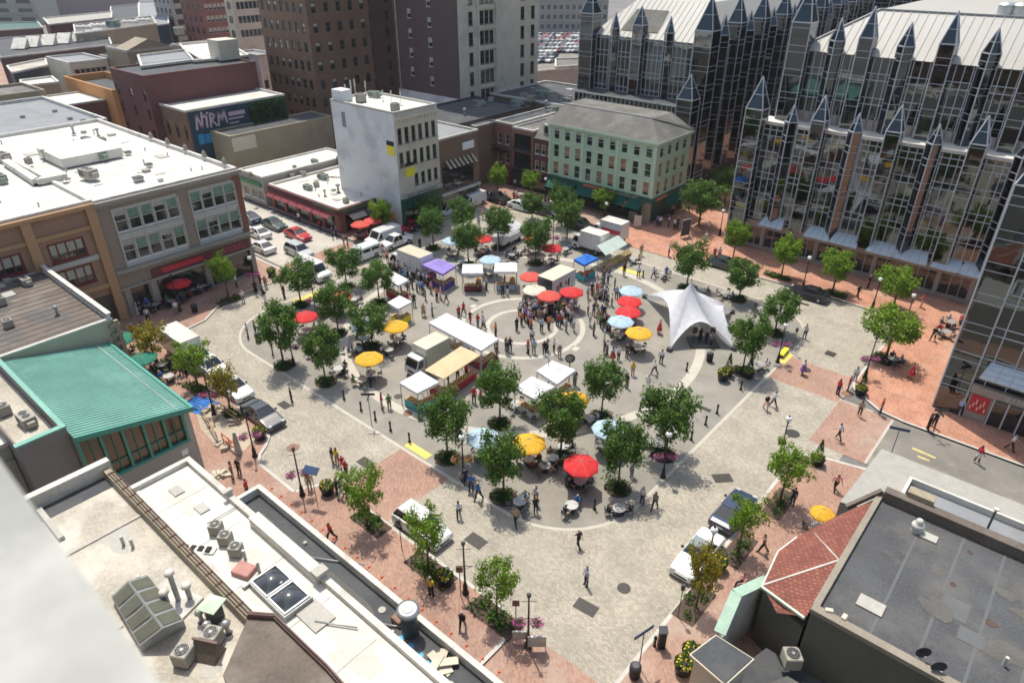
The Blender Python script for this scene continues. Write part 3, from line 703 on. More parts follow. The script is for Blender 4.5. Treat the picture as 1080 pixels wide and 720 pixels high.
# ---- grey stucco block with green coping
B = bldg('grey_block_building', 'low grey rendered block with green coped parapet beside the ribbed green roof', 'building', -55, 7)
m = MB(); wall_x(m, -47.6, 5.6, 8.55, 0, 8.3); wall_y(m, 5.6, -66, -47.6, 0, 8.3); m.box(-66,5.61,0,-47.61,8.54,7.3); m.box(-66,8.3,7.3,-47.62,8.55,8.3); m.box(-47.9,5.62,7.3,-47.61,8.3,8.3); m.build('wall', 'grey_block', B)
m = MB(); m.box(-66,8.25,8.3,-47.5,8.58,8.45); m.box(-47.95,5.5,8.302,-47.5,8.24,8.45); m.build('coping', 'copper', B)
MB().box(-65.9,5.9,7.302,-47.95,8.2,7.33).build('roof', 'dirty_roof', B)
B = bldg('white_roofed_building', 'low building with patched white roof beyond the blurred ledge', 'building', -60, 0)
shell(B, -75, -50.5, -8, 5.55, 7.0, 'stone_grey', (), [(2.2,3.6,2.6,4.6)]); window(B, 'plain', -50.5, 2.9, 2.8, 'E')
flat_roof(B, -75, -50.5, -8, 5.55, 7.0, 'white_roof', .3, pmat='white_coping')
m = MB(); m.box(-50.49,-8,5.6,-50.2,5.5,5.9); m.build('string_course', 'stone_grey', B)
# ---- foreground white roofs
B = bldg('patchy_roofed_building', 'building with stained cream roof, ridge skylight and brick pipes along its parapet', 'building', -32, 5)
shell(B, -41.5, -14, -4, 8.7, 7.7, 'stone_grey'); MB().box(-41.49,-3.99,7.5,-14,8.69,7.697).build('roof', 'dirty_roof', B)
MB().box(-41.19,-3.9,7.701,-39.9,8.3,7.72).build('parapet_shade_strip','dark_roof',B)  # flat dark sheet painting in the shade behind the rear parapet
roof_bits(B,-39.5,-20,-3,8,7.7,9,8,'parapet',9); MB().box(-41.2,8.35,7.7,-14,8.75,8.25).build('dividing_wall', 'tan_wall', B)
m = MB(); m.box(-41.7,-4,7.7,-41.2,8.9,8.7); m.build('parapet', 'white_coping', B)
m = MB(); m.box(-41.19,4.4,7.705,-37.5,4.7,7.95); m.box(-36.2,-3.9,7.70,-36.0,8.3,7.78); m.build('roof_ridge', 'parapet', B)
pm('red_pipe', (.13,.07,.055), .6, .2, 2, 10)
m = MB()
for dy in (0,.16,.32): m.tube((-40.5,8.45+dy,8.36),(-18.6,8.45+dy,8.36),.028,n=6)
for i in range(22): m.box(-40.5+i,8.38,8.25,-40.44+i,8.82,8.33)
m.build('pipes', 'red_pipe', B)
B = bldg('white_parapet_building', 'building with clean white roof and white parapet above the red pavement', 'building', -26, 11)
shell(B, -38.5, -14, 8.75, 12.6, 7.8, 'stone_grey'); MB().box(-38.49,8.76,7.6,-14,12.59,7.797).build('roof', 'white_roof', B)
seams(B,-38,-14,9.2,12,7.798,4.3,jit=.15); roof_bits(B,-37.5,-15,9.3,12,7.8,8,9,'roof_grime',9)
m = MB(); m.box(-38.6,12.3,7.8,-30.4,12.65,8.12); m.box(-30.4,12.05,7.8,-24.0,12.7,8.42); m.box(-24,12.3,7.8,-14,12.65,8.12); m.box(-38.6,8.76,7.8,-38.25,12.3,8.12); m.box(-33.5,12.1,8.3,-33.2,12.7,8.5)
m.build('parapet', 'white_coping', B)
MB().box(-24.3,12.0,8.42,-23.7,12.75,8.62).build('parapet_cap', 'parapet', B)
m = MB(); m.box(-38.0,8.9,7.8,-14,9.15,7.95); m.build('roof_upstand', 'white_coping', B)
# dark lower roof
B = bldg('dark_roofed_annexe', 'long low annexe with black felt roof and thin white parapet along the pavement', 'building', -25, 14)
shell(B, -36.2, -10, 12.65, 15.65, 4.4, 'brick_dark'); MB().box(-36.19,12.66,4.2,-10,15.64,4.397).build('roof', 'dark_roof', B); roof_bits(B,-35,-15,13,15,4.4,5,13,'roof_grime_dark',8)
m = MB(); m.box(-36.35,15.4,4.4,-10,15.72,5.0); m.box(-36.35,12.66,4.4,-36.05,15.4,5.0)
m.build('parapet', 'white_coping', B)
pm('orange_flag', (.65,.12,.04), .6, .1)
m = MB()
for i in range(20): x = -35.5+i*1.15; m.tube((x,15.72,4.7),(x,16.05,4.8),.03,n=5); m.ball((x,16.1,4.82),.09,6)
m.build('wall_lamps', 'orange_flag', B)
B = bldg('brown_pitched_building', 'dark brown felt roof edge with red railing at the bottom', 'building', -20, 3)
P = [G(235,712,9), G(262,650,9), G(290,652,9), G(345,705,9), G(420,790,9), G(330,900,9)]
m = MB(); m.prism(P, 0, 9); m.build('wall', 'brown_roof', B)
m = MB(); Q = P[1:5]
for a, c in zip(Q, Q[1:]): m.beam((a[0],a[1],9.12),(c[0],c[1],9.12),.18,.2); m.beam((a[0],a[1],9.35),(c[0],c[1],9.35),.06,.06)
m.build('railing', 'red_pipe', B)
# ---- right foreground
B = bldg('grey_roofed_building', 'large building with weathered dark grey felt roof and tan parapet', 'building', 3, 35)
shell(B, -4.0, 34, 29, 41, 6.0, 'olive_wall'); MB().box(-3.99,29.01,5.8,33.99,40.99,5.997).build('roof', 'tar_roof', B)
m = MB(); m.box(-4.05,28.9,6.0,34,29.4,6.3); m.box(-4.1,29.4,6.0,-3.75,41.1,6.25); m.build('parapet', 'tan_coping', B)
m = MB(); m.box(-3.75,40.4,6.0,34,41.05,6.75); m.beam((-5.35,39.2,5.3),(-3.9,40.7,6.5),.25,.3); m.build('rear_parapet', 'brown_roof', B)
m = MB()
for x in (-1.2, 1.0, 3.1, 5.2): m.box(x-.07,29.4,5.998,x+.07,40.4,6.006)
m.build('roof_seams', 'patch', B)
m = MB(); m.box(1.1,33.5,6.008,2.4,35,6.02); m.box(2.2,32.3,6.008,3.4,33.3,6.016); m.build('roof_patch', 'patch', B); roof_bits(B,-3,14,30,40,6.0,7,12,'roof_grime_dark',12)
m = MB()
for px, py, r in ((1045,657,.34),(1005,616,.2),(1023,582,.18)):
    x, y = G(px,py,6); k = 9; m.sheet([(x+r*(.7+.4*random.random())*math.cos(2*PI*i/k), y+r*(.7+.4*random.random())*math.sin(2*PI*i/k)) for i in range(k)], 6.012)
m.build('worn_hole', 'soil', B)
# tiled skirt
B = bldg('tiled_corner_building', 'corner building with small red clay tiled hipped roof and white ridge flashings', 'building', -5, 33)
apx = (-4.1, 33.6, 6.0); P0, P1, P2, P3, P4 = (-7.0,30.3,4.6), (-7.35,33.4,4.6), (-6.9,35.2,4.7), (-5.6,38.0,5.2), (-4.1,40.4,5.9)
m = MB(); m.prism([(-6.85,30.2),(-7.1,33),(-6.7,35),(-5.4,37.5),(-4.15,39),(-4.15,29.02)], 0, 4.5); m.build('wall', 'olive_wall', B)
m = MB(); S0 = (-5.6,29.0,4.6); S1 = (-4.15,29.0,5.5)
m.add([P0,P1,P2,P3,P4,apx,S0,S1], [(1,0,5),(2,1,5),(3,2,5),(4,3,5),(0,6,5),(6,7,5)]); m.build('roof', 'roof_tile', B)
m = MB()
for a, c in ((apx,P0),(apx,(-6.2,36.0,4.95)),(P1,P2),(P0,P1)): m.beam(a, c, .09, .06)
m.build('flashing', 'white_coping', B)
m = MB(); m.beam((-7.05,30.2,4.55),(-4.2,28.9,5.4),.14,.14); m.build('gutter', 'green_trim', B)
# small pale roofs by the street on the right
B = bldg('gravel_roofed_building', 'low corner building with pale gravel roof and sunken blue grey roof', 'building', 2, 46)
z = 4.4
pts = [G(930,473,z), (34, G(1080,520,z)[1]+.6), (34,41.1), (-3.95,41.1), G(884,530,z)]
pts = [G(930,473,z), (34, G(930,473,z)[1]-.6), (34,41.1), (-4.4,41.1), (-5.2,G(884,530,z)[1])]
qa, qb = G(930,473,z), G(886,529,z); pts = [qa,(34,qa[1]),(34,41.1),(-4.15,41.1),qb]
m = MB(); m.prism(pts, 0, z, 0, mit=1); m.build('wall', ['stone_grey','gravel_roof'], B)
m = MB(); m.box(-3.0,41.2,z+.002,34,41.5,z+.5); m.box(-3.1,41.5,z+.002,-2.9,45.5,z+.5); m.box(-3.1,45.5,z+.002,34,45.7,z+.5); m.build('parapet', 'white_coping', B)
MB().box(-2.9,41.5,z+.002,34,45.5,z+.02).build('sunken_roof', 'grey_membrane', B)
m = MB(); m.box(-2.6,40.9,6.0,-1.1,41.6,7.1); B2 = m.build('brick_chimney', 'brick_tan'); tag(B2, 'square tan brick chimney at the edge of the dark grey roof', 'chimney')
# bottom right odd roofs
B = bldg('green_gabled_annexe', 'narrow annexe with pale green gabled parapet and white side', 'building', -7, 28)
ga = [(G(770,660,3.2)),(G(755,668,3.2))]
pa, pb, pc = G(757,667,3.6)+(3.6,), G(775,625,4.6)+(4.6,), G(808,610,3.6)+(3.6,)
m = MB()
for a, c in ((pa,pb),(pb,pc)): m.add([a,c,(c[0]+.35,c[1]-.1,c[2]),(a[0]+.35,a[1]-.1,a[2]),(a[0],a[1],0),(c[0],c[1],0),(c[0]+.35,c[1]-.1,0),(a[0]+.35,a[1]-.1,0)], [(0,1,5,4),(1,2,6,5),(2,3,7,6),(3,0,4,7),(3,2,1,0)])
m.build('wall', 'white_coping', B)
m = MB()
for a, c in ((pa,pb),(pb,pc)): m.beam((a[0]+.1,a[1],a[2]+.06),(c[0]+.1,c[1],c[2]+.06),.65,.08)
pm('pale_copper', (.36,.52,.40), .6, .12, 1.2, 6, stain=(.30,.40,.33), stain_amt=.6); m.build('coping', 'pale_copper', B)
B = bldg('small_dark_roofed_building', 'small building with square dark roof and cream eaves at the bottom', 'building', -8, 26)
z = 3.8; P = [G(728,592,z), G(0,0,z)]; P = [(-8.3,23.8),(-8.3,25.5),(-6.3,26.2),(-5.7,24.6),(-5.7,23.8)]
P = [G(727,689,z), G(755,668,z), G(796,694,z), G(765,722,z)]
c0 = (sum(p[0] for p in P)/4, sum(p[1] for p in P)/4); Pw = [(c0[0]+(p[0]-c0[0])*.82, c0[1]+(p[1]-c0[1])*.82) for p in P]
MB().prism(Pw, 0, z-.25).build('wall', 'stone_cream', B); MB().prism(P, z-.25, z-.05).build('eaves', 'stone_cream', B)
Pr = [(c0[0]+(p[0]-c0[0])*.93, c0[1]+(p[1]-c0[1])*.93) for p in P]; MB().prism(Pr, z-.05, z).build('roof', 'dark_roof', B)
B = bldg('back_yard_building', 'low dark roof in the shaded yard below the olive wall', 'building', 0, 26)
m = MB(); m.prism([(-5.6,28.95),(34,28.95),(34,12),(-6.2,12),(-6.2,26.8)], 0, 1.6); m.build('wall', 'dark_roof', B)
m = MB(); m.prism([(-3.9,27.4),(34,27.4),(34,12),(-5.2,12),(-5.2,25)], 1.6, 2.4, 0, mit=1); m.build('roof', ['stone_grey','tar_roof'], B)
# ------------------------------------------------------------------ top side of the square
# low red restaurant with awnings
B = bldg('red_restaurant', 'low red corner restaurant with white roof and dark awnings', 'restaurant', -88, 60)
rx0, rx1, ry0, ry1, rh = -98, -80.2, 54.9, 68.6, 3.6
sS = [(-97+i*3.3,-97+i*3.3+2.5,.3,2.5) for i in range(5)]; sE = [(56+i*2.5,56+i*2.5+1.9,.3,2.6) for i in range(5)]
shell(B, rx0, rx1, ry0, ry1, rh, 'brick_red', sS, sE, reveal='win_frame_dark')
for a,b_,c,e in sS: MB().box(a+.05,ry0+.15,c,b_-.05,ry0+.2,e).build('shop_window', 'win_dark', B)
for a,b_,c,e in sE: MB().box(rx1-.2,a+.05,c,rx1-.15,b_-.05,e).build('shop_window', 'win_dark', B)
flat_roof(B, rx0, rx1, ry0, ry1, rh, 'white_roof', .35, pmat='white_coping'); roof_bits(B,rx0+.5,rx1-.5,ry0+.5,ry1-.5,rh,18,21)
m = MB(); m.box(rx0,ry0-.25,rh-.6,rx1+.28,ry0-.001,rh+.1); m.box(rx1+.001,ry0-.25,rh-.6,rx1+.3,ry1,rh+.1); m.box(rx0-.1,ry0-.4,rh+.1,rx1+.45,ry0-.05,rh+.25); m.box(rx1+.05,ry0-.05,rh+.1,rx1+.45,ry1,rh+.25); m.build('fascia', 'brick_maroon', B)
pm('fascia_green', (.04,.22,.09), .6, .1, 1, 5); pm('awning_dark', (.05,.05,.055), .8, .15, 2, 8); pm('awning_pink', (.45,.12,.14), .8, .12, 2, 8)
m = MB(); m.box(rx1+.301,55.2,rh-.3,rx1+.34,60.5,rh+.05); m.box(-86,ry0-.29,rh-.3,-81,ry0-.251,rh+.05); m.build('green_fascia', 'fascia_green', B)
m = MB(); m.add([(rx1+.3,56,3.1),(rx1+.3,ry1,3.1),(rx1+1.8,ry1,2.4),(rx1+1.8,56,2.4),(rx1+1.8,ry1,2.15),(rx1+1.8,56,2.15)], [(0,3,2,1),(3,5,4,2)]); m.build('awning', 'awning_dark', B)
m = MB()
for i in range(8): x = -97.5+i*2.0; m.add([(x,ry0-.3,3.0),(x+1.8,ry0-.3,3.0),(x+1.8,ry0-1.1,2.4),(x,ry0-1.1,2.4)],[(0,1,2,3),(3,2,1,0)])
m.build('awning', 'awning_pink', B)
# white single storey shop
B = simple('white_corner_shop', 'single storey white shop with long white roof behind the red restaurant', -106, -99.0, 54.6, 72, 4.6, 'stone_grey', 'white_roof', .25, 'white_coping', S=[('shopw',1.6,1.4,[-104.5,-102.2,-100.3],[.9])] if win_type('shopw',1.6,1.4,'win_frame_white','win_dark',(1,1)) else None)
MB().box(-105.6,54.35,3.1,-99.6,54.6,3.7).build('sign_board', 'fascia_green', B)
B = bldg('brick_party_wall', 'low dark red brick wall with coping behind the red restaurant', 'wall', -92, 70)
MB().box(-98.9,68.7,0,-88,69.0,5.2).build('wall', 'brick_red', B); MB().box(-98.95,68.65,5.2,-88,69.05,5.3).build('coping', 'white_coping', B)
# ---- white four storey tower
wx0, wx1, wy0, wy1, wh = -88.2, -74.3, 61.5, 69.5, 16.7
B = bldg('white_tower_building', 'tall narrow building with blank whitewashed side wall and arched windows in its cream front', 'building', -81, 65.5)
op = []
ys = lin(62.3, 68.6, 6)
win_type('wt1', .72, 2.1, 'win_frame_dark', 'win_dark', (1,2), arch=True)
win_type('wt2', .72, 2.0, 'win_frame_dark', 'win_dark', (1,2)); win_type('wt3', .72, 1.7, 'win_frame_dark', 'win_dark', (1,2))
for z, k, wh_ in ((12.6,'wt1',2.1),(9.4,'wt2',2.0),(6.3,'wt3',1.7)):
    for i, u in enumerate(ys):
        if k == 'wt3' and i < 2: continue
        op.append((u-.36,u+.36,z,z+wh_)); window(B, k, wx1, u, z, 'E')
m = MB(); wall_y(m, wy0, wx0, wx1, 0, wh, (), mi=0); wall_x(m, wx1, wy0, wy1, 4.9, wh, op, mi=1, rmi=1); wall_x(m, wx1, wy0, wy1, 0, 4.9, [(62.3,65.2,.3,3.2),(65.8,68.8,.3,3.2)], mi=2, rmi=2)
m.add([(wx0,wy1,0),(wx1,wy1,0),(wx1,wy1,wh),(wx0,wy1,wh)],[(1,0,3,2)]); m.add([(wx0,wy0,0),(wx0,wy1,0),(wx0,wy1,wh),(wx0,wy0,wh)],[(1,0,3,2)])
m.build('wall', ['white_wall','stone_cream','dark_green'], B)
MB().box(wx1-.21,62.32,.32,wx1-.16,68.78,3.18).build('shop_glazing', 'win_dark', B)
flat_roof(B, wx0, wx1, wy0, wy1, wh, 'white_roof', .25, pmat='parapet')
m = MB(); m.box(wx1+.001,wy0,4.9,wx1+.35,wy1,5.5); m.build('shop_cornice', 'stone_grey', B)
m = MB(); m.box(wx1+.001,wy0,wh-.9,wx1+.25,wy1,wh-.5)
for i in range(12): m.box(wx1+.001,wy0+.2+i*.67,wh-1.3,wx1+.18,wy0+.42+i*.67,wh-.9)
for zz in (9.0,12.2): m.box(wx1+.001,wy0,zz,wx1+.12,wy1,zz+.15)
m.build('cornice', 'stone_cream', B)
marks(B, 'E', 62.6, 68.4, 5.0, 5.4, wx1+.355, 'win_dark', 16)
def banner(B, side, u, z, w, h, plane):
    m = MB()
    if side == 'S': m.box(u-w/2,plane-.08,z,u+w/2,plane-.02,z+h,0); m.box(u-w/2,plane-.081,z+h*.68,u+w/2,plane-.019,z+h+.002,1)
    else: m.box(plane+.02,u-w/2,z,plane+.08,u+w/2,z+h,0); m.box(plane+.019,u-w/2,z+h*.75,plane+.081,u+w/2,z+h+.002,1)
    m.build('banner', ['sign_yellow','black_hole'], B)
x_, z_ = onY(412,156,wy0); banner(B, 'S', x_, z_-1.0, 1.5, 1.9, wy0)
y_, z_ = onX(432,176,wx1); banner(B, 'E', y_, z_-1.3, 1.7, 1.9, wx1)
m = MB(); m.box(wx0+.2,wy0+.25,wh,wx0+2.6,wy0+2.0,wh+1.6); m.build('stair_house', 'white_wall', B)
m = MB(); x_,z_ = onY(362,125,wy0); m.box(x_-.3,wy0-.05,z_-1.2,x_+.5,wy0-.001,z_+.9); m.build('blocked_window', 'grey_membrane', B)
def mast(x, y, z, h, label):
    m = MB(); m.cyl(x,y,z,z+.1,.18,.18,8); m.cyl(x,y,z+.1,z+h,.05,.04,6); m.box(x-.07,y-.07,z+h*.55,x+.07,y+.07,z+h)
    tag(m.build('antenna_mast','white_coping',None,(x,y,z)), label, 'antenna', 'antennas on the whitewashed tower')
for i, (px, py, hh_) in enumerate(((365,100,1.9),(371,100,2.5),(375,98,2.4),(386,97,2.0),(404,104,1.6),(413,106,1.8),(423,108,1.9))):
    x, y = G(px, py+2, wh+.2); mast(x, y, wh, hh_, 'thin white antenna mast on the whitewashed tower roof, '+['leftmost','second from the left','third from the left','the one in the middle','third from the right','second from the right','rightmost'][i]+' of seven')
# ---- brown brick restaurant next to it
B = simple('brown_brick_restaurant', 'brown brick two storey restaurant with striped awning over a dark opening', -86, -74.8, 69.6, 78.4, 11.4, 'brick_brown', 'grey_membrane', .3, 'parapet')
MB().box(-74.8,70.4,3.9,-74.7,77.0,7.3).build('dark_opening', 'win_dark', B)
m = MB()
for i in range(14): 
    y = 70.5+i*.46; m.add([(-74.7,y,8.3),(-74.7,y+.46,8.3),(-73.6,y+.46,7.3),(-73.6,y,7.3)],[(0,3,2,1),(0,1,2,3)], i%2)
m.build('striped_awning', ['awning_dark','sign_gold'], B)
MB().box(-74.79,74.8,9.2,-74.6,77.2,10.3).build('sign_box', 'sign_white', B)
m = MB(); m.box(-74.78,69.8,3.2,-74.3,78.2,3.5); m.build('shop_cornice', 'white_coping', B); MB().box(-74.8,70,.2,-74.65,78,3.1).build('shopfront', 'win_dark', B)
B = simple('brown_corner_building', 'plain brown brick corner building with grey roof', -96, -82.0, 78.5, 100, 10.6, 'brick_brown', 'dark_roof', .3, 'dark_metal')
B = simple('wine_brick_building', 'plain reddish brick return wall in the corner of the square', -81.95, -80.7, 84, 89.5, 10.0, 'brick_brown', 'dark_roof', .3, 'parapet')
# ---- red brick row
win_type('rr', .85, 1.7, 'win_frame', 'win_dark', (1,2)); win_type('rr2', .85, 1.6, 'win_frame_white', 'win_dark', (1,2), blind='blind_tan')
B = simple('red_brick_house', 'red brick house with black iron balcony, left of the three', -80.6, -76.6, 88.5, 104, 10.2, 'brick_red', 'dark_roof', .3, 'white_coping', S=[('rr',.85,1.7,[-79.4,-77.7],[3.7,6.9])])
m = MB(); m.box(-80.5,87.6,5.7,-76.8,88.45,5.8)
for i in range(18): m.box(-80.5+i*.21,87.6,5.8,-80.47+i*.21,87.63,6.6)
m.box(-80.5,87.58,6.6,-76.8,87.65,6.65); m.build('balcony', 'black_metal', B)
MB().box(-80.5,88.2,.1,-76.7,88.49,3.0).build('shopfront', 'maroon_sign', B)
B = simple('galleried_house', 'narrow house with dark recessed galleries under an orange brick gable', -76.55, -72.1, 88.5, 104, 9.8, 'brick_orange', 'slate_roof', .3, 'white_coping')
for z in (3.5,6.6):
    MB().box(-76.1,88.45,z,-72.5,88.52,z+2.5).build('gallery_opening', 'win_dark', B)
    m = MB(); m.box(-76.3,87.9,z-.15,-72.3,88.44,z); 
    for i in range(16): m.box(-76.2+i*.25,87.92,z,-76.17+i*.25,87.95,z+.8)
    m.build('railing', 'dark_metal', B)
MB().box(-76.3,88.2,.1,-72.3,88.49,3.0).build('shopfront', 'win_dark', B)
B = bldg('dormered_house', 'dark pink brick house with slate roof and white dormer beside the green building', 'building', -70, 95)
op = []
for z in (3.8, 6.5):
    for i, u in enumerate((-71.2,-69.9,-68.6)): op.append((u-.42,u+.42,z,z+1.6)); window(B, 'rr2', u, 88.5, z, 'S')
shell(B, -72.05, -67.95, 88.5, 104, 9.0, 'brick_maroon', op)
m = MB(); m.add([(-72.1,88.3,9.0),(-67.95,88.3,9.0),(-67.95,92.5,11.8),(-72.1,92.5,11.8),(-72.1,104,11.0),(-67.95,104,11.0)],[(0,1,2,3),(3,2,5,4)]); m.build('roof','slate_roof',B)
m = MB(); m.box(-70.6,89.3,9.6,-69.4,91.5,11.2); m.build('dormer','white_coping',B); MB().box(-70.35,89.27,9.8,-69.65,89.3,10.9).build('dormer_window','win_dark',B)
MB().box(-72.0,88.2,.1,-68,88.49,3.0).build('shopfront', 'win_dark', B)
# roofs behind
B = simple('grey_roofed_block', 'low block with grey cluttered roof behind the red brick row', -96, -72, 104.1, 122, 10.6, 'brick_brown', 'dark_roof', .35, 'white_coping'); roof_bits(B,-95,-73,105,121,10.6,22,23,'roof_grime_dark')
simple('white_strip_roofed_block', 'low block with pale strip roof beside the dark glass building', -71.9, -60, 104.1, 118, 10.8, 'brick_red', 'gravel_roof', .3, 'white_coping')
# ---- green building
gx0, gx1, gy0, gy1, gh = -67.9, -48.6, 87.6, 97.5, 12.2
B = bldg('green_building', 'mint green three storey building with grey hipped roof and dark green shop awnings', 'building', -58, 92)
oS, oE = [], []
win_type('gr', 1.05, 2.0, 'green_trim', 'win_dark', (1,2)); win_type('gr2', 1.05, 2.0, 'green_trim', 'win_dark', (1,2), blind='blind_tan', bl=.8); win_type('gr3', 1.05, 1.7, 'green_trim', 'win_dark', (1,2), blind='blind', bl=.3)
for i, u in enumerate(lin(gx0+1.3, gx1-1.3, 9)):
    for k, z in enumerate((4.3,7.0,9.8)):
        h_ = 1.7 if k == 2 else 2.0; oS.append((u-.52,u+.52,z,z+h_)); window(B, 'gr3' if k==2 else ('gr2' if (i*5+k*3)%4 < 2 else 'gr'), u, gy0, z, 'S')
for i, u in enumerate(lin(gy0+1.4, gy1-1.8, 4)):
    for k, z in enumerate((4.3,7.0,9.8)):
        h_ = 1.7 if k == 2 else 2.0; oE.append((u-.52,u+.52,z,z+h_)); window(B, 'gr3' if k==2 else 'gr2', gx1, u, z, 'E')
m = MB(); wall_y(m, gy0, gx0, gx1, 3.5, gh, oS); wall_x(m, gx1, gy0, gy1, 3.5, gh, oE); wall_y(m, gy0+.4, gx0, gx1-.4, 0, 3.5, (), mi=1); wall_x(m, gx1-.4, gy0+.4, gy1, 0, 3.5, (), mi=1)
m.add([(gx0,gy1,0),(gx1,gy1,0),(gx1,gy1,gh),(gx0,gy1,gh)],[(1,0,3,2)]); m.add([(gx0,gy0,0),(gx0,gy1,0),(gx0,gy1,gh),(gx0,gy0,gh)],[(1,0,3,2)]); m.build('wall', ['green_paint_wall','dark_green'], B)
m = MB(); t = 3.2
m.add([(gx0-.3,gy0-.35,gh),(gx1+.35,gy0-.35,gh),(gx1+.35,gy1,gh),(gx0-.3,gy1,gh),(gx0+.1,gy0+t,gh+2.3),(gx1-t,gy0+t,gh+2.3),(gx1-t,gy1-1,gh+2.3),(gx0+.1,gy1-1,gh+2.3)],[(0,1,5,4),(1,2,6,5),(2,3,7,6),(3,0,4,7),(4,5,6,7),(3,2,1,0)]); m.build('roof','slate_roof',B)
m = MB(); m.box(gx0+.1,gy0+t,gh+2.3,gx1-t,gy0+t+.25,gh+2.45); m.beam((gx1-t,gy0+t,gh+2.35),(gx1+.3,gy1,gh+.3),.2,.1); m.build('ridge_flashing','galv',B)
m = MB(); m.box(gx0-.35,gy0-.4,gh-.35,gx1+.4,gy0-.001,gh-.01); m.box(gx1+.001,gy0-.001,gh-.35,gx1+.4,gy1,gh-.01)
for i in range(28): x = gx0+i*(gx1-gx0)/27; m.box(x-.08,gy0-.3,gh-.6,x+.08,gy0-.001,gh-.35)
for u in lin(gx0+1.3,gx1-1.3,9):
    for k,z in enumerate((4.3,7.0,9.8)): zt = z+(1.7 if k==2 else 2.0); m.box(u-.68,gy0-.12,zt,u+.68,gy0-.002,zt+.2)
for u in lin(gx0+.05,gx1-.3,4): m.box(u-.18,gy0-.1,3.9,u+.22,gy0-.003,gh-.6)
m.build('trim','green_trim',B)
m = MB(); m.box(gx0,gy0-.25,3.3,gx1+.25,gy0-.002,4.0); m.box(gx1+.002,gy0-.002,3.3,gx1+.25,gy1,4.0); m.build('shop_fascia','dark_green',B)
for a, b_ in ((gx0+.3,gx0+5.6),(gx0+6,gx0+10.4),(gx0+10.8,gx0+15.2),(gx0+15.6,gx1-1.2)): MB().add([(a,gy0-.25,3.4),(b_,gy0-.25,3.4),(b_,gy0-1.7,2.4),(a,gy0-1.7,2.4),(b_,gy0-1.7,2.1),(a,gy0-1.7,2.1)],[(0,1,2,3),(3,2,1,0),(3,2,4,5),(5,4,2,3)]).build('awning','awning_green',B)
m = MB(); m.add([(gx1+.25,gy0+3,3.4),(gx1+.25,gy1-1,3.4),(gx1+1.2,gy1-1,2.4),(gx1+1.2,gy0+3,2.4)],[(0,3,2,1),(0,1,2,3)])
m.build('awning','awning_green',B)
pm('sign_orange', (.55,.16,.08), .5, .05)
m = MB(); m.box(gx0+7,gy0-.32,3.55,gx0+12.5,gy0-.26,3.9); m.box(gx1+.26,gy0+.8,3.5,gx1+.32,gy0+3.8,3.95); m.build('sign_board','sign_orange',B)
marks(B, 'S', gx0+12.7, gx0+16.9, 3.55, 3.9, gy0-.26, 'sign_gold', 18)
for x in (gx1-.9, gx1-3.0): MB().box(x-.7,gy0-.1,.12,x+.7,gy0+.39,3.3).build('shopfront_pier','brick_tan',B)
m = MB(); m.box(gx0+.3,gy0+.2,.3,gx1-4,gy0+.39,2.9); m.build('shop_glazing','win_dark',B)
# ------------------------------------------------------------------ mirror glass buildings
pm('mullion', (.52,.54,.56), .5, .05, 1, 8)
pm('granite_band', (.36,.31,.27), .6, .07, 1, 9)
pm('canopy_glass', (.78,.88,.93), .4, .05, 1, 8)
pm('metal_roof', (.42,.405,.365), .55, .05, .3, 4)
glass('mirror', (.125,.135,.14), .03, 1.0, wav=.10, wscale=.8)
glass('spire_glass', (.05,.065,.068), .12, .8)
def mull_y(m, y, x0, x1, z0, z1, step=.86, fl=2.75, t=.085, d=.12):
    n = max(1, round((x1-x0)/step))
    for i in range(n+1): x = x0+(x1-x0)*i/n; m.box(x-t/2,y-d,z0,x+t/2,y-.005,z1)
    k = 0; z = z0
    while z < z1-.1:
        for dz in (0,.75):
            if z+dz < z1: m.box(x0,y-d*.8,z+dz-t/2,x1,y-.006,z+dz+t/2)
        z += fl
def mull_x(m, x, y0, y1, z0, z1, step=.86, fl=2.75, t=.085, d=.12):
    n = max(1, round((y1-y0)/step))
    for i in range(n+1): y = y0+(y1-y0)*i/n; m.box(x+.005,y-t/2,z0,x+d,y+t/2,z1)
    z = z0
    while z < z1-.1:
        for dz in (0,.75):
            if z+dz < z1: m.box(x+.006,y0,z+dz-t/2,x+d*.8,y1,z+dz+t/2)
        z += fl
def turret(B, x, y, w, z0, zs, zt, rot=0, name='turret', fl=2.75):
    """glazed pier with a pyramid spire; its glass, its frame and the spire"""
    c, s = math.cos(R(rot)), math.sin(R(rot)); h = w/2
    P = [(x+a*c-b*s, y+a*s+b*c) for a,b in ((-h,-h),(h,-h),(h,h),(-h,h))]
    g = MB(); g.prism(P, z0, zs); o = g.build(name, 'mirror', B)
    m = MB(); f = .055
    for a,b in P: m.cyl(a,b,z0,zs,f*1.2,f*1.2,4,sm=False)
    z = z0+fl
    while z < zs-.3:
        for dz in (0,.75):
            if z+dz > zs-.2: continue
            for i in range(4): a, b = P[i], P[(i+1)%4]; m.beam((a[0],a[1],z+dz),(b[0],b[1],z+dz),.09,.05)
        z += fl
    for i in range(4): a, b = P[i], P[(i+1)%4]; m.beam((a[0],a[1],zs),(b[0],b[1],zs),.14,.12); m.beam((a[0],a[1],zs),(x,y,zt),.1,.1)
    k = .45; Q = [(a+(x-a)*k, b+(y-b)*k) for a,b in P]
    for i in range(4): a, b = Q[i], Q[(i+1)%4]; m.beam((a[0],a[1],zs+(zt-zs)*k),(b[0],b[1],zs+(zt-zs)*k),.06,.06)
    m.build('frame', 'mullion', o)
    g = MB(); q = [(a*.985+x*.015, b*.985+y*.015, zs+.01) for a,b in P]+[(x,y,zt-.05)]
    g.add(q, [(0,1,4),(1,2,4),(2,3,4),(3,0,4)]); g.build('spire', 'spire_glass', o)
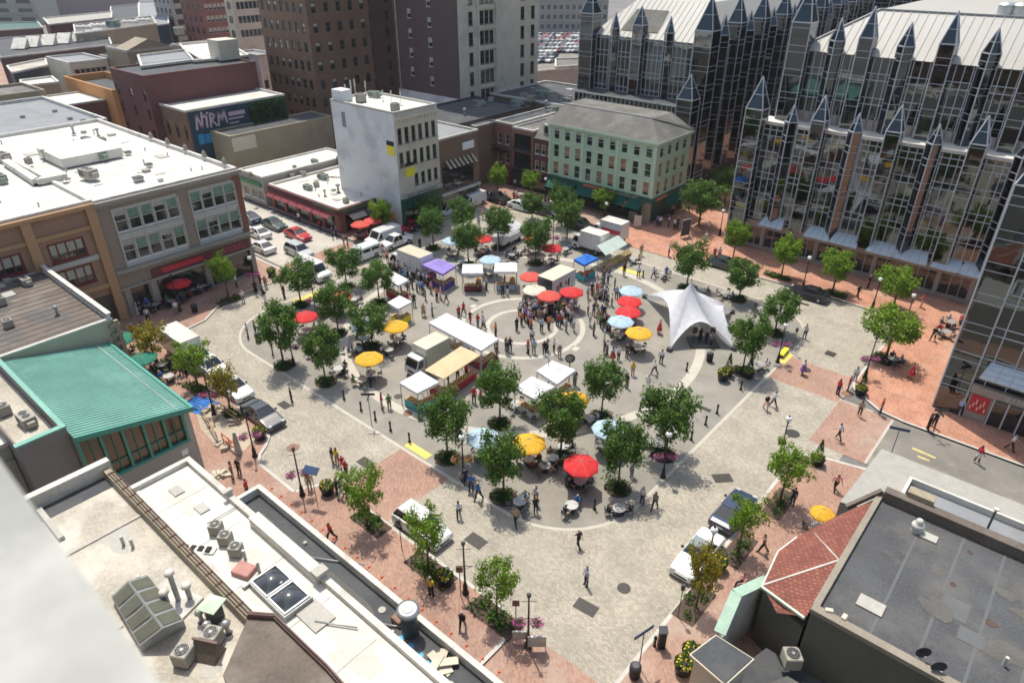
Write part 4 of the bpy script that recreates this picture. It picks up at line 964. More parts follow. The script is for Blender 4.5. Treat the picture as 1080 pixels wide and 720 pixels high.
B = bldg('mirror_glass_building', 'mirror glass building with spired turrets, white terrace and pale ribbed roof, facing the square', 'building', -15, 110)
FY, FX0, FX1 = 89.6, -36.4, 22
g = MB(); g.add([(FX0,FY,3.9),(FX1,FY,3.9),(FX1,FY,16.5),(FX0,FY,16.5)],[(0,1,2,3)]); g.add([(FX0,FY,0),(FX0,150,0),(FX0,150,16.5),(FX0,FY,16.5)],[(3,2,1,0)]); g.build('glass_wall','mirror',B)
m = MB(); mull_y(m, FY, FX0, FX1, 4.2, 16.4); m.build('mullions','mullion',B)
m = MB(); m.box(FX0-.05,FY-.25,3.0,FX1,FY-.001,3.9); m.box(FX0,FY-.15,.12,FX1,FY+.1,.5)
for i in range(17): x = FX0+.6+i*3.6; m.box(x-.22,FY-.22,.12,x+.22,FY+.3,3.0)
m.build('stone_band','granite_band',B)
MB().box(FX0,FY+.15,.5,FX1,FY+.3,3.0).build('shopfront','win_dark',B)
m = MB()
for i in range(17):
    for k in range(3): x = FX0+.85+i*3.6+k*1.1; m.box(x-.03,FY+.05,.5,x+.03,FY+.149,3)
m.build('shopfront_frame','mullion',B)
def canopy(B, x0, x1, y, z):
    o = MB(); o.add([(x0+.35,y-.1,z+1.05),(x1-.35,y-.1,z+1.05),(x1,y-1.5,z),(x0,y-1.5,z)],[(0,1,2,3),(3,2,1,0)]); o.add([(x0+.35,y-.1,z+1.05),(x0,y-1.5,z),(x0+.2,y-.1,z)],[(0,1,2),(2,1,0)]); o.add([(x1-.35,y-.1,z+1.05),(x1,y-1.5,z),(x1-.2,y-.1,z)],[(2,1,0),(0,1,2)])
    o = o.build('canopy','canopy_glass',B); m = MB()
    for i in range(5): t = i/4; a = x0+.35+(x1-x0-.7)*t; b = x0+(x1-x0)*t; m.beam((a,y-.1,z+1.07),(b,y-1.5,z+.02),.05,.04)
    m.beam((x0,y-1.5,z),(x1,y-1.5,z),.07,.1); m.build('canopy_frame','white_coping',o)
big = [-35.6, -27.9, -19.4, -10.9, -2.4, 6.1, 14.6]
cen = [(810,242),(841,250),(866,257),(907,267),(938,275),(976,287),(1006,296)]
for px in (829,849,874,918,949): pass
for px, wd in ((810,3.2),(860,3.2),(890,3.4),(932,3.3),(965,3.9),(1007,3.2),(1042,3.6),(1070,3.2)):
    x = onY(px, 255, FY-1)[0]; canopy(B, x-wd/2, x+wd/2, FY, 3.85)
for i, x in enumerate(big):
    if i == 0: turret(B, x-.2, FY-.4, 2.2, 0, 18.4, 22.2)
    else: turret(B, x, FY-.1, 1.6, 3.9, 18.0, 20.9)
    turret(B, x+4.25, FY-.1, 1.15, 3.9, 17.3, 19.4, 45)
m = MB(); m.box(FX0,FY-.02,16.5,FX1,FY+4.4,16.62); m.box(FX0,FY-.04,16.621,FX1,FY+.1,16.9); m.build('terrace','white_roof',B)
UY, UX0 = 94.0, -34.2
g = MB(); g.add([(UX0,UY,16.6),(FX1,UY,16.6),(FX1,UY,25),(UX0,UY,25)],[(0,1,2,3)]); g.add([(UX0,UY,16.6),(UX0,150,16.6),(UX0,150,25),(UX0,UY,25)],[(3,2,1,0)]); g.build('upper_glass_wall','mirror',B)
m = MB(); mull_y(m, UY, UX0, FX1, 16.9, 24.9); m.build('upper_mullions','mullion',B)
m = MB(); m.box(UX0,UY-.12,16.62,FX1,UY-.007,17.9); m.build('terrace_wall','granite_band',B)
for i, x in enumerate([-33.6,-25.9,-17.4,-8.9,-.4,8.1]):
    turret(B, x, UY-.1, 2.3 if i == 0 else 1.6, 16.6, 27.0 if i else 28.2, 30.3 if i else 32.6)
    turret(B, x+4.25, UY-.1, 1.3, 16.6, 26.4, 28.9, 45)
m = MB(); q = [(UX0,UY-.3,25),(FX1,UY-.3,25),(FX1,UY+5.2,29.6),(-26.8,UY+5.2,29.6),(-26.8,140,29.6),(FX1,140,29.6),(UX0,140,25)]
m.add(q,[(0,1,2,3),(0,3,4,6),(3,2,5,4)])
nr = 58
for i in range(nr):
    x = UX0+.5+i*.95
    if x > FX1: break
    k = min(1, (x-UX0)/7.4); m.beam((x,UY-.3,25.03),(x,UY-.3+5.5*k,25.03+4.6*k),.07,.1)
m.beam((UX0,UY-.3,25.05),(-26.8,UY+5.2,29.65),.3,.15); m.beam((-26.8,UY+5.2,29.65),(FX1,UY+5.2,29.65),.3,.15); m.build('roof','metal_roof',B)
for k, px in enumerate((1058,1074)):
    y = 101.5; x = onY(px, 20, y)[0]; m = MB(); m.cyl(x,y,29.6,30.6,.85,.85,14); m.cyl(x,y,30.6,30.85,.95,.7,14)
    tag(m.build('cooling_fan','duct_metal',None,(x,y,29.6)),'round white roof fan on the ribbed roof, '+('left' if k==0 else 'right')+' one of the pair','roof fan','roof fans')
# other wing (left)
B = bldg('spired_glass_building', 'dark mirror glass building with tall spires and pale ribbed roof behind the mint green building', 'building', -65, 120)
LY, LX0, LX1 = 101.5, -73.5, -52.0
g = MB(); g.add([(LX0,LY,0),(LX1,LY,0),(LX1,LY,14.2),(LX0,LY,14.2)],[(0,1,2,3)]); g.add([(LX1,LY,0),(LX1,230,0),(LX1,230,22.5),(LX1,106,22.5),(LX1,106,14.2),(LX1,LY,14.2)],[(0,1,2,3,4,5)]); g.add([(LX0,106,14.2),(LX1,106,14.2),(LX1,106,23),(LX0,106,23)],[(0,1,2,3)]); g.add([(LX0,LY,0),(LX0,230,0),(LX0,230,23),(LX0,LY,14)],[(3,2,1,0)]); g.build('glass_wall','mirror',B)
m = MB(); mull_y(m, LY, LX0, LX1, 3, 14.1); mull_y(m, 106, LX0, LX1, 14.4, 23); mull_x(m, LX1, 106, 200, 3, 22.4, 1.5); m.build('mullions','mullion',B)
m = MB(); m.box(LX0,LY-.05,14.2,LX1,106,14.35); m.build('terrace','dark_roof',B); MB().box(LX0-.1,LY-.12,14.2,LX1,LY-.051,14.4).build('terrace_edge','white_coping',B)
turret(B, LX1-.2, LY+.6, 2.6, 0, 15.6, 19.2)
turret(B, LX1-.4, 106.2, 2.9, 0, 25.0, 29.8)
for i, x in enumerate((-74,-69.0,-64.2,-58.8)): turret(B, x, 105.9, (2.6,1.2,1.8,1.2)[i], 14, (26.2,24.2,25.0,24.2)[i], (29.8,26.6,27.8,26.6)[i], (0,45,0,45)[i])
y = 110.5; i = 0
while y < 190:
    big_ = i%2; turret(B, LX1+.1, y, 2.3 if big_ else 1.5, 3, 25.5 if big_ else 24, 29.5 if big_ else 27.0, 0 if big_ else 45); y += 4.6; i += 1
m = MB(); q = [(LX0-.2,105.8,23),(LX1,105.8,23),(LX1-4.2,112.5,28.2),(LX0+4.5,112.5,28.2),(LX1,230,23),(LX1-4.2,226,28.2),(LX0,230,23),(LX0+4.5,226,28.2)]
m.add(q,[(0,1,2,3),(1,4,5,2),(3,2,5,7),(0,3,7,6)])
for i in range(22): x = LX0+i*1.0; k = min(1,(x-LX0)/4.6,(LX1-x)/4.3); m.beam((x,105.8,23.03),(x,105.8+6.7*max(k,.05),23.03+5.2*max(k,.05)),.07,.1)
m.build('roof','metal_roof',B)
m = MB(); t0, t1 = .28, .72; zz = lambda t: (105.8+6.7*t, 23+5.2*t)
ya, za = zz(.15); yb, zb = zz(.72); m.add([(-68.4,ya,za+.12),(-61.5,ya,za+.12),(-61.9,yb,zb+.12),(-68.0,yb,zb+.12)],[(0,1,2,3)]); m.build('roof_louvre','slate_roof',B)
# right hand glass block, its turret at the corner
B = bldg('right_glass_building', 'mirror glass building cut off by the right edge, with doors under a stone band', 'building', 5, 75)
g = MB(); g.add([(-4.75,64.5,0),(14,64.5,0),(14,64.5,24),(-4.75,64.5,24)],[(0,1,2,3)]); g.add([(-4.75,64.5,0),(-4.75,82,0),(-4.75,82,21),(-4.75,64.5,21)],[(3,2,1,0)]); g.build('glass_wall','mirror',B)
m = MB(); mull_y(m, 64.5, -4.75, 14, 2.3, 21, 1.6, 3.0); m.build('mullions','mullion',B)
turret(B, -3.6, 65.2, 2.2, 0, 20.8, 24.0)
m = MB(); m.box(-2.4,63.9,2.9,14,64.4,3.6); m.build('stone_band','granite_band',B)
letters('sign_lettering', 'two ppg place', .42, 'sign_white', B, (.9,63.88,3.27), 'S') if 0 else marks(B, 'S', .2, 1.7, 3.1, 3.4, 63.9, 'sign_white', 9)
m = MB(); m.box(-2.3,64.2,.12,-.6,64.45,2.9,0); m.box(-2.15,64.15,.9,-.75,64.195,2.6,1)
for i in range(7): m.box(-2.05+i*.18,64.13,1.1+(i%3)*.3,-1.95+i*.18,64.148,1.5+(i%3)*.35,2)
m.build('poster_case',['granite_band','red_sign','sign_gold'],B)
for x in (-.5,.6,1.7,2.8,3.9,5): m = MB(); m.box(x-.06,64.0,.12,x+.06,64.3,2.9); m.build('door_frame','mullion',B)
MB().box(-.5,64.2,.2,5,64.25,2.9).build('doors','win_dark',B)
canopy(B, -2.1, 2.3, 64.4, 4.9); canopy(B, 2.7, 6.5, 64.4, 4.9)
# tall tower behind
B = bldg('dark_glass_tower', 'tall dark glass tower rising behind the spired buildings at the top edge', 'tower', 0, 185)
g = MB(); g.add([(-47,172,0),(60,172,0),(60,172,70),(-47,172,70)],[(0,1,2,3)]); g.add([(-47,172,0),(-47,230,0),(-47,230,70),(-47,172,70)],[(3,2,1,0)]); g.build('glass_wall','mirror',B)
m = MB(); mull_y(m, 172, -47, 60, 2, 70, 1.5, 3.3, .1, .12); m.build('mullions','mullion',B)
for i in range(13): turret(B, -46+i*8, 171.6, 3.0, 0, 31.5 if i%2 else 34.5, 37 if i%2 else 41)
# ------------------------------------------------------------------ the city behind
def bg(name, label, c, h, e, s, wall, roof='dark_roof', par=.4, pmat='parapet', S=None, E=None, base=False, **k):
    """corner pixel c (top of the corner at height h, or its foot if base), e / s: pixels at the far ends of the two visible faces"""
    x, y = G(c[0], c[1], 0 if base else h); zz = 0 if base else h
    kx = ray(*e); 
    y1 = onX(e[0], e[1], x)[0]; x0 = onY(s[0], s[1], y)[0]
    if y1 < y+2: y1 = y+8
    if x0 > x-2: x0 = x-8
    def spec(v, a, b):
        if not v: return None
        out = []
        for key, w, wh, n, zs in v: out.append((key, w, wh, lin(a+w, b-w, n), zs))
        return out
    return simple(name, label, x0, x, y, y1, h, wall, roof, par, pmat, S=spec(S,x0,x), E=spec(E,y,y1), **k), (x0, x, y, y1)
win_type('far1', 1.1, 1.8, 'win_frame_dark', 'win_dark', (1,2), sill=False)
win_type('farw', 1.1, 1.8, 'win_frame', 'win_dark', (1,2), sill=False, blind='blind', bl=.6)
win_type('farb', 1.3, 2.0, 'stone_cream', 'win_blue', (1,1), sill=False)
win_type('arch2', 1.2, 2.6, 'win_frame_white', 'win_dark', (1,2), arch=True, sill=False)
bg('mural_building','brick building with dark blue mural wall and white roof','',0,0,0,0) if 0 else None
B, d = bg('mural_building','brick building whose long side carries a dark blue mural with painted lettering',(195,119),12,(300,101),(160,108),'brick_brown','white_roof',.35,'white_coping',S=[('far1',1.1,2.4,4,[7.2])])
pm('mural_blue', (.012,.045,.075), .7, .15, .4, 5); pm('mural_pink', (.55,.42,.44), .7, .1, 1, 5); pm('mural_cyan', (.02,.28,.52), .7, .15, 1, 5)
X = d[1]; m = MB(); m.box(X+.002,d[2]+.3,1,X+.06,d[3],11.9); m.build('mural','mural_blue',B)
def stroke(m, y, z, pts, s, w=.42):
    P = [(X+.09, y+a*s, z+b*s*1.15) for a,b in pts]
    for a, c in zip(P,P[1:]): m.beam(a, c, .05, w)
ZP = 8.8; m = MB(); L0 = [[(0,0),(.3,2),(.9,.1),(1.2,2.2)],[(1.3,1.5),(2.2,2.0)],[(1.7,.1),(1.85,1.9)],[(2.3,0),(2.5,1.9),(3.2,1.5),(2.6,.9),(3.4,.1)],[(3.6,0),(3.9,1.9),(4.3,.6),(4.8,2),(5.1,.2)]]
for P in L0: stroke(m, d[2]+1.4, 8.9, P, 1.1, .34)
m.box(X+.07,d[2]+7.4,9.6,X+.1,d[2]+10.3,9.9); m.box(X+.07,d[2]+7.5,10.2,X+.1,d[2]+10.6,10.9); m.box(X+.07,d[2]+7.4,8.9,X+.1,d[2]+9.2,9.15); m.build('mural_lettering','mural_pink',B)
m = MB(); rr = random.Random(3); u = d[2]+1.3
while u < d[2]+12: 
    w = .9+rr.random()*.5; m.box(X+.065,u,6.3+rr.random()*.3,X+.1,u+w,8.0+rr.random()*.4); u += w+.18
m.box(X+.065,d[2]+13,7.0,X+.1,d[2]+16,7.6); m.build('mural_lettering','mural_cyan',B)
MY = d
B = simple('tan_windowless_building','tan windowless building with parapet below the mural', -118.55, -112.2, 57.4, 78, 8.2, 'tan_wall','dark_roof',.3,'tan_wall')
MB().box(-112.19,57.6,5.8,-112.1,62,8.1).build('rough_patch','stone_cream',B)
bg('ochre_walled_building','ochre rendered building with tall parapet round a sunken roof',(120,103),12,(129,99),(70,90),'ochre_wall','dark_roof',1.3,'ochre_wall')
bx_, bz_ = onY(151,80,52.4); simple('narrow_brick_building','dark brick building with long maroon side wall and small side windows',-141.3,bx_,52.4,onX(268,58,bx_)[0],bz_-.3,'brick_maroon','dark_roof',.3,'brick_maroon',S=[('far1',1.1,1.8,lin(-140,bx_-1.5,3),[6,9.5,12.6])])
bg('tan_parapet_building','low tan building with grey roof at the left edge',(-40,109),12,(47,95),(-60,100),'tan_wall','slate_roof',.5,'tan_wall')
simple('grey_roofed_hall','long low building with smooth grey roof behind the white roofs',-143,-117.05,-6,41.0,13.0,'stone_grey','grey_membrane',.5,'white_coping')
bg('dark_red_block','dark red block behind the grey roof',(72,112),11,(78,108),(46,103),'brick_maroon','white_roof',.3)
B, d = bg('arcaded_building','cream building with a row of round arched windows',(73,68),14,(113,62),(48,60),'stone_cream','grey_membrane',.4,'white_coping',E=[('arch2',1.2,2.2,6,[10.6])])
bg('blue_black_block','blue black windowless block beside the arcaded building',(113,61),13,(133,55),(105,60),'mural_blue','dark_roof',.3)
B, d = bg('arched_stone_building','sandstone building with big lunette window under a low gable',(134,56),16,(181,45),(110,46),'brick_tan','white_roof',.5)
ym = (d[2]+d[3])/2; k = 14; P = [(d[1]+.05, ym+4.2*math.cos(PI*i/k), 12.0+3.2*math.sin(PI*i/k)) for i in range(k+1)]
m = MB(); m.add(P,[tuple(range(k+1))]); m.build('lunette_window','win_dark',B)
m = MB(); 
for a, c in zip(P,P[1:]): m.beam(a,c,.3,.5)
for q in (-2,0,2): m.box(d[1]+.06,ym+q-.12,12,d[1]+.2,ym+q+.12,14.8)
m.build('window_surround','stone_cream',B)
m = MB(); m.prism([(0,0)]*3,0,0) if 0 else None
m.add([(d[1],d[2],16.4),(d[1],d[3],16.4),(d[1],ym,18.3),(d[1]-6,d[2],16.4),(d[1]-6,d[3],16.4),(d[1]-6,ym,18.3)],[(0,1,2),(4,3,5),(0,2,5,3),(1,4,5,2)]); m.build('gable','brick_tan',B)
bg('white_stair_block','block with white roof and beige stair house',(226,64),13,(262,56),(186,50),'brick_brown','white_roof',.4,'white_coping',E=[('far1',1.1,1.8,4,[8])])
x, y = G(238,62,17); tag(MB().box(x-2,y-2,17,x+2,y+2,20.5).build('stair_house','stone_cream',None,(x,y,17)),'beige stair house standing on the white roof','roof structure')
bg('white_walled_block','white walled block with pale roof left of the brown hotel',(272,60),14,(290,56),(248,47),'white_wall','grey_membrane',.4,'white_coping',E=[('far1',1.1,3,2,[7])])
bg('low_warehouse','low brown warehouse with flat roof in front of the red tower',(205,52),12,(262,42),(180,47),'brick_tan','slate_roof',.3)
bg('red_brick_tower','dark red brick tower with stacked windows at the top edge',(224,60),62,(252,52),(203,48),'brick_red','dark_roof',.4,base=True,S=[('far1',1.1,1.8,5,lin(6,57,16))],E=[('farw',1.1,1.8,5,lin(6,57,16))]) if 0 else None
def tower(name, label, c, wpxE, wpxS, h, wall, keyS, keyE, nS, nE, fl=3.4, z0=4, low=None):
    x, y = G(c[0], c[1], 0)
    y1 = onX(c[0]+wpxE, c[1]-wpxE*.3, x)[0]
    # widths from pixels at the foot
    sc = PR(x, y, 0)[2]/FPX; uy = abs(PR(x, y+1, 0)[0]-c[0]); ux = abs(PR(x-1, y, 0)[0]-c[0])
    y1 = y+wpxE/uy; x0 = x-wpxS/ux; zs = []; z = z0
    while z < h-3: zs.append(z); z += fl
    mx = 96; 
    kS = [(keyS,1.1,1.8,lin(x0+1.6,x-1.6,nS),zs)] if keyS else None; kE = [(keyE,1.1,1.8,lin(y+1.6,y1-1.6,nE),zs)] if keyE else None
    return simple(name, label, x0, x, y, y1, h, wall, 'dark_roof', .4, S=kS, E=kE), (x0,x,y,y1)
tower('red_brick_tower','dark red brick tower with stacked windows at the top edge',(226,75),27,22,46,'brick_red','far1','farw',4,5)
tower('pale_stone_tower','pale stone office tower left of the red brick tower',(193,62),16,18,50,'stone_grey','far1','far1',4,4)
tower('banded_cream_tower','cream banded tower with orange lower floors, left of the brown hotel',(262,98),36,8,46,'stone_cream','farb','farb',2,7,3.4,14)
x, y = G(262,98,0); 
# brown hotel in two wings with a dark recess
win_type('hw1', 1.0, 1.7, 'win_frame_dark', 'win_dark', (1,2), sill=False, blind='blind', bl=.35); win_type('hw2', 1.0, 1.7, 'win_frame_dark', 'win_dark', (1,2), sill=False)
B, d = tower('brown_brick_hotel','tall brown brick hotel with rows of pale sash windows',(343,160),62,50,48,'brick_brown','hw1','hw1',7,5,3.35,5)
for q_, o_ in enumerate([c_ for c_ in bpy.data.objects if c_.parent == B and c_.name.startswith('window')]):
    if (q_*7919)%10 > 3: o_.data = WT['hw2']
HX = d
B = simple('hotel_recess_wing','set back dark brown wing of the brick hotel', d[1]-14, d[1]-4, d[3]+.05, d[3]+26, 48, 'brick_dark','dark_roof',.4,E=[('hw2',1.1,1.8,lin(d[3]+3,d[3]+22,5),lin(6,42,12))])
# cream and dark brick tower
cx1, cy0, cy1, cx0 = -96, 96.0, 119, -113.5
win_type('ct', 1.15, 2.3, 'win_frame_dark', 'win_dark', (1,2), sill=True)
B = bldg('cream_office_tower','tall office tower with cream stone front and blank dark brick side', 'building', -104, 108)
oE = []
for u in (102.3,103.6,104.9, 99.3, 114.0,117.2):
    for k in range(12): z = 9.5+k*3.45; oE.append((u-.57,u+.57,z,z+2.3)); window(B,'ct',cx1,u,z,'E')
oS = []
for u in (-109,-103.5):
    for k in range(11): z = 12.5+k*3.45+(1.2 if u < -105 else 0); oS.append((u-.5,u+.5,z,z+1.6)); window(B,'plainw',u,cy0,z,'S')
m = MB(); wall_x(m, cx1, cy0, cy1, 0, 52, oE, mi=0); wall_y(m, cy0, cx0, cx1, 10.8, 52, oS, mi=1, rmi=1); wall_y(m, cy0-.01, cx0, cx1, 0, 10.8, (), mi=2); m.add([(cx0,cy0,52),(cx1,cy0,52),(cx1,cy1,52),(cx0,cy1,52)],[(0,1,2,3)])
m.add([(cx0,cy1,0),(cx1,cy1,0),(cx1,cy1,52),(cx0,cy1,52)],[(1,0,3,2)])
m.build('wall',['stone_cream','brick_dark','white_wall'],B)
m = MB(); 
for k in range(13): z = 8.6+k*3.45; m.box(cx1+.002,101.2,z,cx1+.3,106,z+.3)
m.box(cx1+.002,100.9,6,cx1+.35,101.3,52); m.box(cx1+.002,105.9,6,cx1+.35,106.3,52); m.build('pilasters','stone_cream',B)
m = MB(); m.tube((cx0+.8,cy0-.1,2),(cx0+.8,cy0-.1,52),.1,n=5); m.build('downpipe','white_coping',B)
# far apartment slab and the parking deck
def far_slab(name,label,px0,px1,pyb,h,wall,dist_z=0,rows=6,cols=12):
    a = Vector(G(px0,pyb,0)); b = Vector(G(px1,pyb,0)); B = empty(name,(a.x,a.y,0),math.atan2(b.y-a.y,b.x-a.x),label,'building'); L = (b-a).length
    m = MB(); ops = []
    for i in range(cols):
        for k in range(rows): ops.append((L*(i+.2)/cols, L*(i+.8)/cols, h*(k+.35)/rows, h*(k+.8)/rows))
    wall_y(m,0,0,L,0,h,ops,.4); m.box(0,.01,0,.1,18,h); m.box(L-.1,.01,0,L,18,h); m.box(0,17.9,0,L,18,h); m.box(0,0,h,L,18,h+.1)
    ORG[B.name] = (0,0,0); m.build('wall',wall,B)
    m = MB()
    for k in range(rows): m.box(.2,.35,h*(k+.35)/rows,L-.2,.39,h*(k+.8)/rows)
    m.build('glazing','win_blue',B)
    m = MB()
    for k in range(rows): m.box(0,-.5,h*(k+.1)/rows,L,-.01,h*(k+.2)/rows)
    m.build('balconies','concrete',B); return B
far_slab('pale_apartment_slab','pale grey slab block with banded balconies beyond the parking deck',562,640,34,24,'stone_grey')
far_slab('parking_garage','open sided grey parking garage with long horizontal decks, top left corner',-30,44,26,20,'concrete',rows=5,cols=3)
far_slab('mauve_blank_building','wide windowless mauve building at the top edge',46,128,30,42,'mauve_wall',rows=1,cols=1) if 0 else None
a = G(47,22,0); B = bldg('mauve_blank_building','huge windowless mauve building at the top edge left of the towers','building',a[0],a[1])
b = G(150,12,0); dx, dy = (b[0]-a[0], b[1]-a[1]); 
m = MB(); P = [a,b,(b[0]+dy*-.3,b[1]+dx*.3),(a[0]+dy*-.3,a[1]+dx*.3)]; m.prism(P,0,40); m.build('wall','mauve_wall',B)
def lowblock(name,label,P,h,wall,roof,par=.4):
    B = bldg(name,label,'building',P[0][0],P[0][1]); m = MB(); m.prism(P,0,h,0,mit=1); m.build('wall',[wall,roof],B)
    m = MB(); 
    for i in range(len(P)): p, q = P[i], P[(i+1)%len(P)]; m.beam((p[0],p[1],h+.2),(q[0],q[1],h+.2),.4,.4)
    m.build('parapet','white_coping',B); return B
def pxblock(name,label,px,h,wall,roof): return lowblock(name,label,[G(*p,h) for p in px],h,wall,roof)
pxblock('cream_roofed_brick_building','brick building with long cream roof below the mauve wall',[(52,27),(118,20),(118,13),(46,20)],14,'brick_maroon','gravel_roof')
pxblock('dark_red_flat_building','dark red flat building right of the cream roof',[(117,24),(147,19),(146,5),(117,8)],13,'brick_maroon','dark_roof')
pxblock('domed_skylight_building','brown building with white bubble skylights in a row',[(80,37),(165,26),(160,18),(78,27)],14,'tan_wall','slate_roof')
pxblock('dark_brick_warehouse','long dark brick warehouse carrying white sawtooth skylights',[(0,62),(118,48),(112,33),(-5,42)],12,'brick_dark','dark_roof')
pxblock('cluttered_roof_block','block with pale roof pieces and dark chimneys behind the maroon side wall',[(150,72),(212,64),(196,54),(146,60)],17,'brick_brown','grey_membrane')
pxblock('white_roof_block','bright white roofed block between the arched building and the brown hotel',[(205,66),(262,60),(236,44),(190,48)],17,'brick_brown','white_roof')
pxblock('cream_long_roof_building','low building with cream pitched roof at the left edge',[(14,78),(50,70),(48,63),(8,71)],12,'dark_roof','dirty_roof')
pxblock('small_white_roof_building','small building with bright white roof and dark clutter',[(24,92),(62,88),(55,82),(22,86)],11,'tan_wall','white_roof')
pxblock('blue_glass_building','blue grey glass fronted building right of the dark red one',[(147,30),(178,26),(176,2),(147,3)],13.5,'mural_blue','grey_membrane')
pxblock('olive_garden_building','low dark building with green roof beside the parking garage',[(-5,33),(45,30),(40,24),(-5,25)],10,'brick_dark','dark_green')
for i in range(5):
    x, y = G(88+i*15 if i < 3 else 95+i*14, 29-i*1.9, 14.3); m = MB()
    for k in range(3): m.ball((x+(k-1)*1.6*.66,y+(k-1)*1.6*.75,14.0),1.1,8,rz=1.0)
    tag(m.build('bubble_skylight','white_roof',None,(x,y,14)),'cluster of white bubble skylights on the brown roof, '+['leftmost','second from the left','middle','second from the right','rightmost'][i]+' of five','skylight','bubble skylights')
for i, px in enumerate((22,35,52,68,83,96,104)):
    x, y = G(px, 52-i*1.9, 12); c, s = .66, .75; m = MB(); w = 1.7 if i < 4 else 1.3
    def lo(a,b,z): return (x+a*c-b*s, y+a*s+b*c, z)
    m.add([lo(-w,-w,12.3),lo(w,-w,12.3),lo(w,w,14.6),lo(-w,w,14.6),lo(-w,w,12.3),lo(w,w,12.3)],[(0,1,2,3),(0,3,4),(1,5,2),(4,3,2,5)])
    tag(m.build('sawtooth_skylight','white_coping',None,(x,y,12)),'white sloping sawtooth skylight on the dark warehouse roof, '+['first','second','third','fourth','fifth','sixth','seventh'][i]+' from the left','skylight','sawtooth skylights')
# the tower the picture was taken from and its neighbour, behind and below the viewpoint
def back_tower(name,label,x0,x1,y0,y1,h,wall,fl=3.6):
    B = bldg(name,label,'building',(x0+x1)/2,(y0+y1)/2); MB().box(x0,y0,0,x1,y1,h).build('wall',wall,B)
    z = 3; m = MB(); f = MB()
    while z < h-3:
        n = int((x1-x0)/2.6)
        for i in range(n): u = x0+.8+i*(x1-x0-1)/n; m.box(u,y1+.001,z,u+1.3,y1+.03,z+2.0); f.box(u-.1,y1+.001,z-.15,u+1.4,y1+.12,z-.01)
        z += fl
    m.build('window_bands','win_dark',B); f.build('sills','stone_cream',B)
back_tower('viewpoint_tower','stone office tower behind the viewpoint, seen only in reflections',-10,30,-40,-1.2,58,'stone_cream')
back_tower('neighbour_tower','brown brick tower left of the viewpoint, seen only in reflections',-46,-16,-46,-10,44,'brick_brown')
simple('low_rear_building','low dark roofed building under the viewpoint',-9.8,30,-1.15,11.5,5.5,'stone_grey','dark_roof')
# parking deck and the small buildings before it
DZ = 9.0
pxblock('parking_deck','rooftop parking deck crowded with cars between the towers',[(545,78),(640,70),(632,34),(545,40)],DZ,'concrete','asphalt_old')
pxblock('grey_box_building','plain grey beige box building in front of the parking deck',[(586,72),(625,69),(624,62),(586,63)],9.5,'tan_wall','slate_roof')
pxblock('dark_long_building','dark purple brick building right of the grey box',[(626,80),(660,76),(655,66),(626,66)],7,'brick_maroon','grey_membrane')
# ------------------------------------------------------------------ things on the roofs
def nm(n): return ['first','second','third','fourth','fifth','sixth','seventh','eighth','ninth','tenth'][n]
for i,(px,py,rz) in enumerate(((229,561,.6),(239,572,.6),(250,584,.6))):
    clutter(P_AC, px, py, 7.8, rz, .72, ['grey boxy condenser on the white roof, farthest of the row of three','grey boxy condenser on the white roof, middle of the row of three','grey boxy condenser on the white roof, nearest of the row of three'][i])
clutter(P_AC, 226, 678, 7.7, .5, .9, 'pale condenser with round fan at the bottom of the patchy roof')
clutter(P_AC, 196, 697, 7.7, .5, .9, 'beige condenser with round fan at the bottom edge below the ridge skylight')
x, y = G(258,603,7.8); pm('pink_box',(.42,.20,.17),.7,.12,2,8); m = MB(); m.bbox(-.55,-.42,0,.55,.42,.3,.04); o = m.build('roof_box','pink_box'); o.location=(x,y,7.8); o.rotation_euler=(0,0,.35); tag(o,'pinkish flat box standing on the white roof below the condensers','roof box')
e = empty('vent_sleepers',G(209,580,7.8)+(7.8,),.6,'pale strip with four small black vents on the white roof','roof vent')
MB().box(-1.0,-.25,0,1.0,.25,.1).build('base','white_coping',e)
for i in range(4): MB().box(-.85+i*.45,-.18,.101,-.6+i*.45,.18,.2).build('vent','black_hole',e)
# ridge skylight on the patchy roof
b = bldg('ridge_skylight','gabled metal skylight with two rows of four dark panes on the stained cream roof','skylight',*G(158,650,7.7)); b.location.z = 0
pA, pB, pC, pD = G(120,635,7.75), G(150,687,7.75), G(196,660,7.75), G(158,612,7.75)
ra, rb = G(135,612,9.0), G(172,662,9.0); pm('sky_pane',(.13,.135,.10),.25,.1,1,5); pm('dark_frame',(.6,.6,.56),.5,.05,1,5)
A_, B_, C_, D_ = [p+(7.95,) for p in (pA,pB,pC,pD)]; RA, RB = ra+(9.0,), rb+(9.0,)
A_ = pA+(8.2,); B_ = pB+(8.2,); C_ = pC+(8.2,); D_ = pD+(8.2,)
m = MB(); m.add([A_,B_,C_,D_,RA,RB]+[p[:2]+(7.7,) for p in (A_,B_,C_,D_)],[(0,1,5,4),(2,3,4,5),(1,2,5),(3,0,4),(6,7,1,0),(7,8,2,1),(8,9,3,2),(9,6,0,3)]); m.build('housing','galv',b)
def lerp(a,c,t): return tuple(a[i]+(c[i]-a[i])*t for i in range(3))
for (p,q,r_,s_) in ((A_,B_,RB,RA),(D_,C_,RB,RA)):
    nrm = (Vector(q)-Vector(p)).cross(Vector(s_)-Vector(p)).normalized(); nrm = nrm if nrm.z > 0 else -nrm
    for k in range(4):
        t0, t1 = .03+k*.245, .03+k*.245+.215; V = [Vector(lerp(p,q,t0)), Vector(lerp(p,q,t1)), Vector(lerp(s_,r_,t1)), Vector(lerp(s_,r_,t0))]; c = sum(V,Vector())/4
        V = [c+(v-c)*.9+nrm*.03 for v in V]; MB().add(V,[(0,1,2,3),(3,2,1,0)]).build('pane','sky_pane',b)
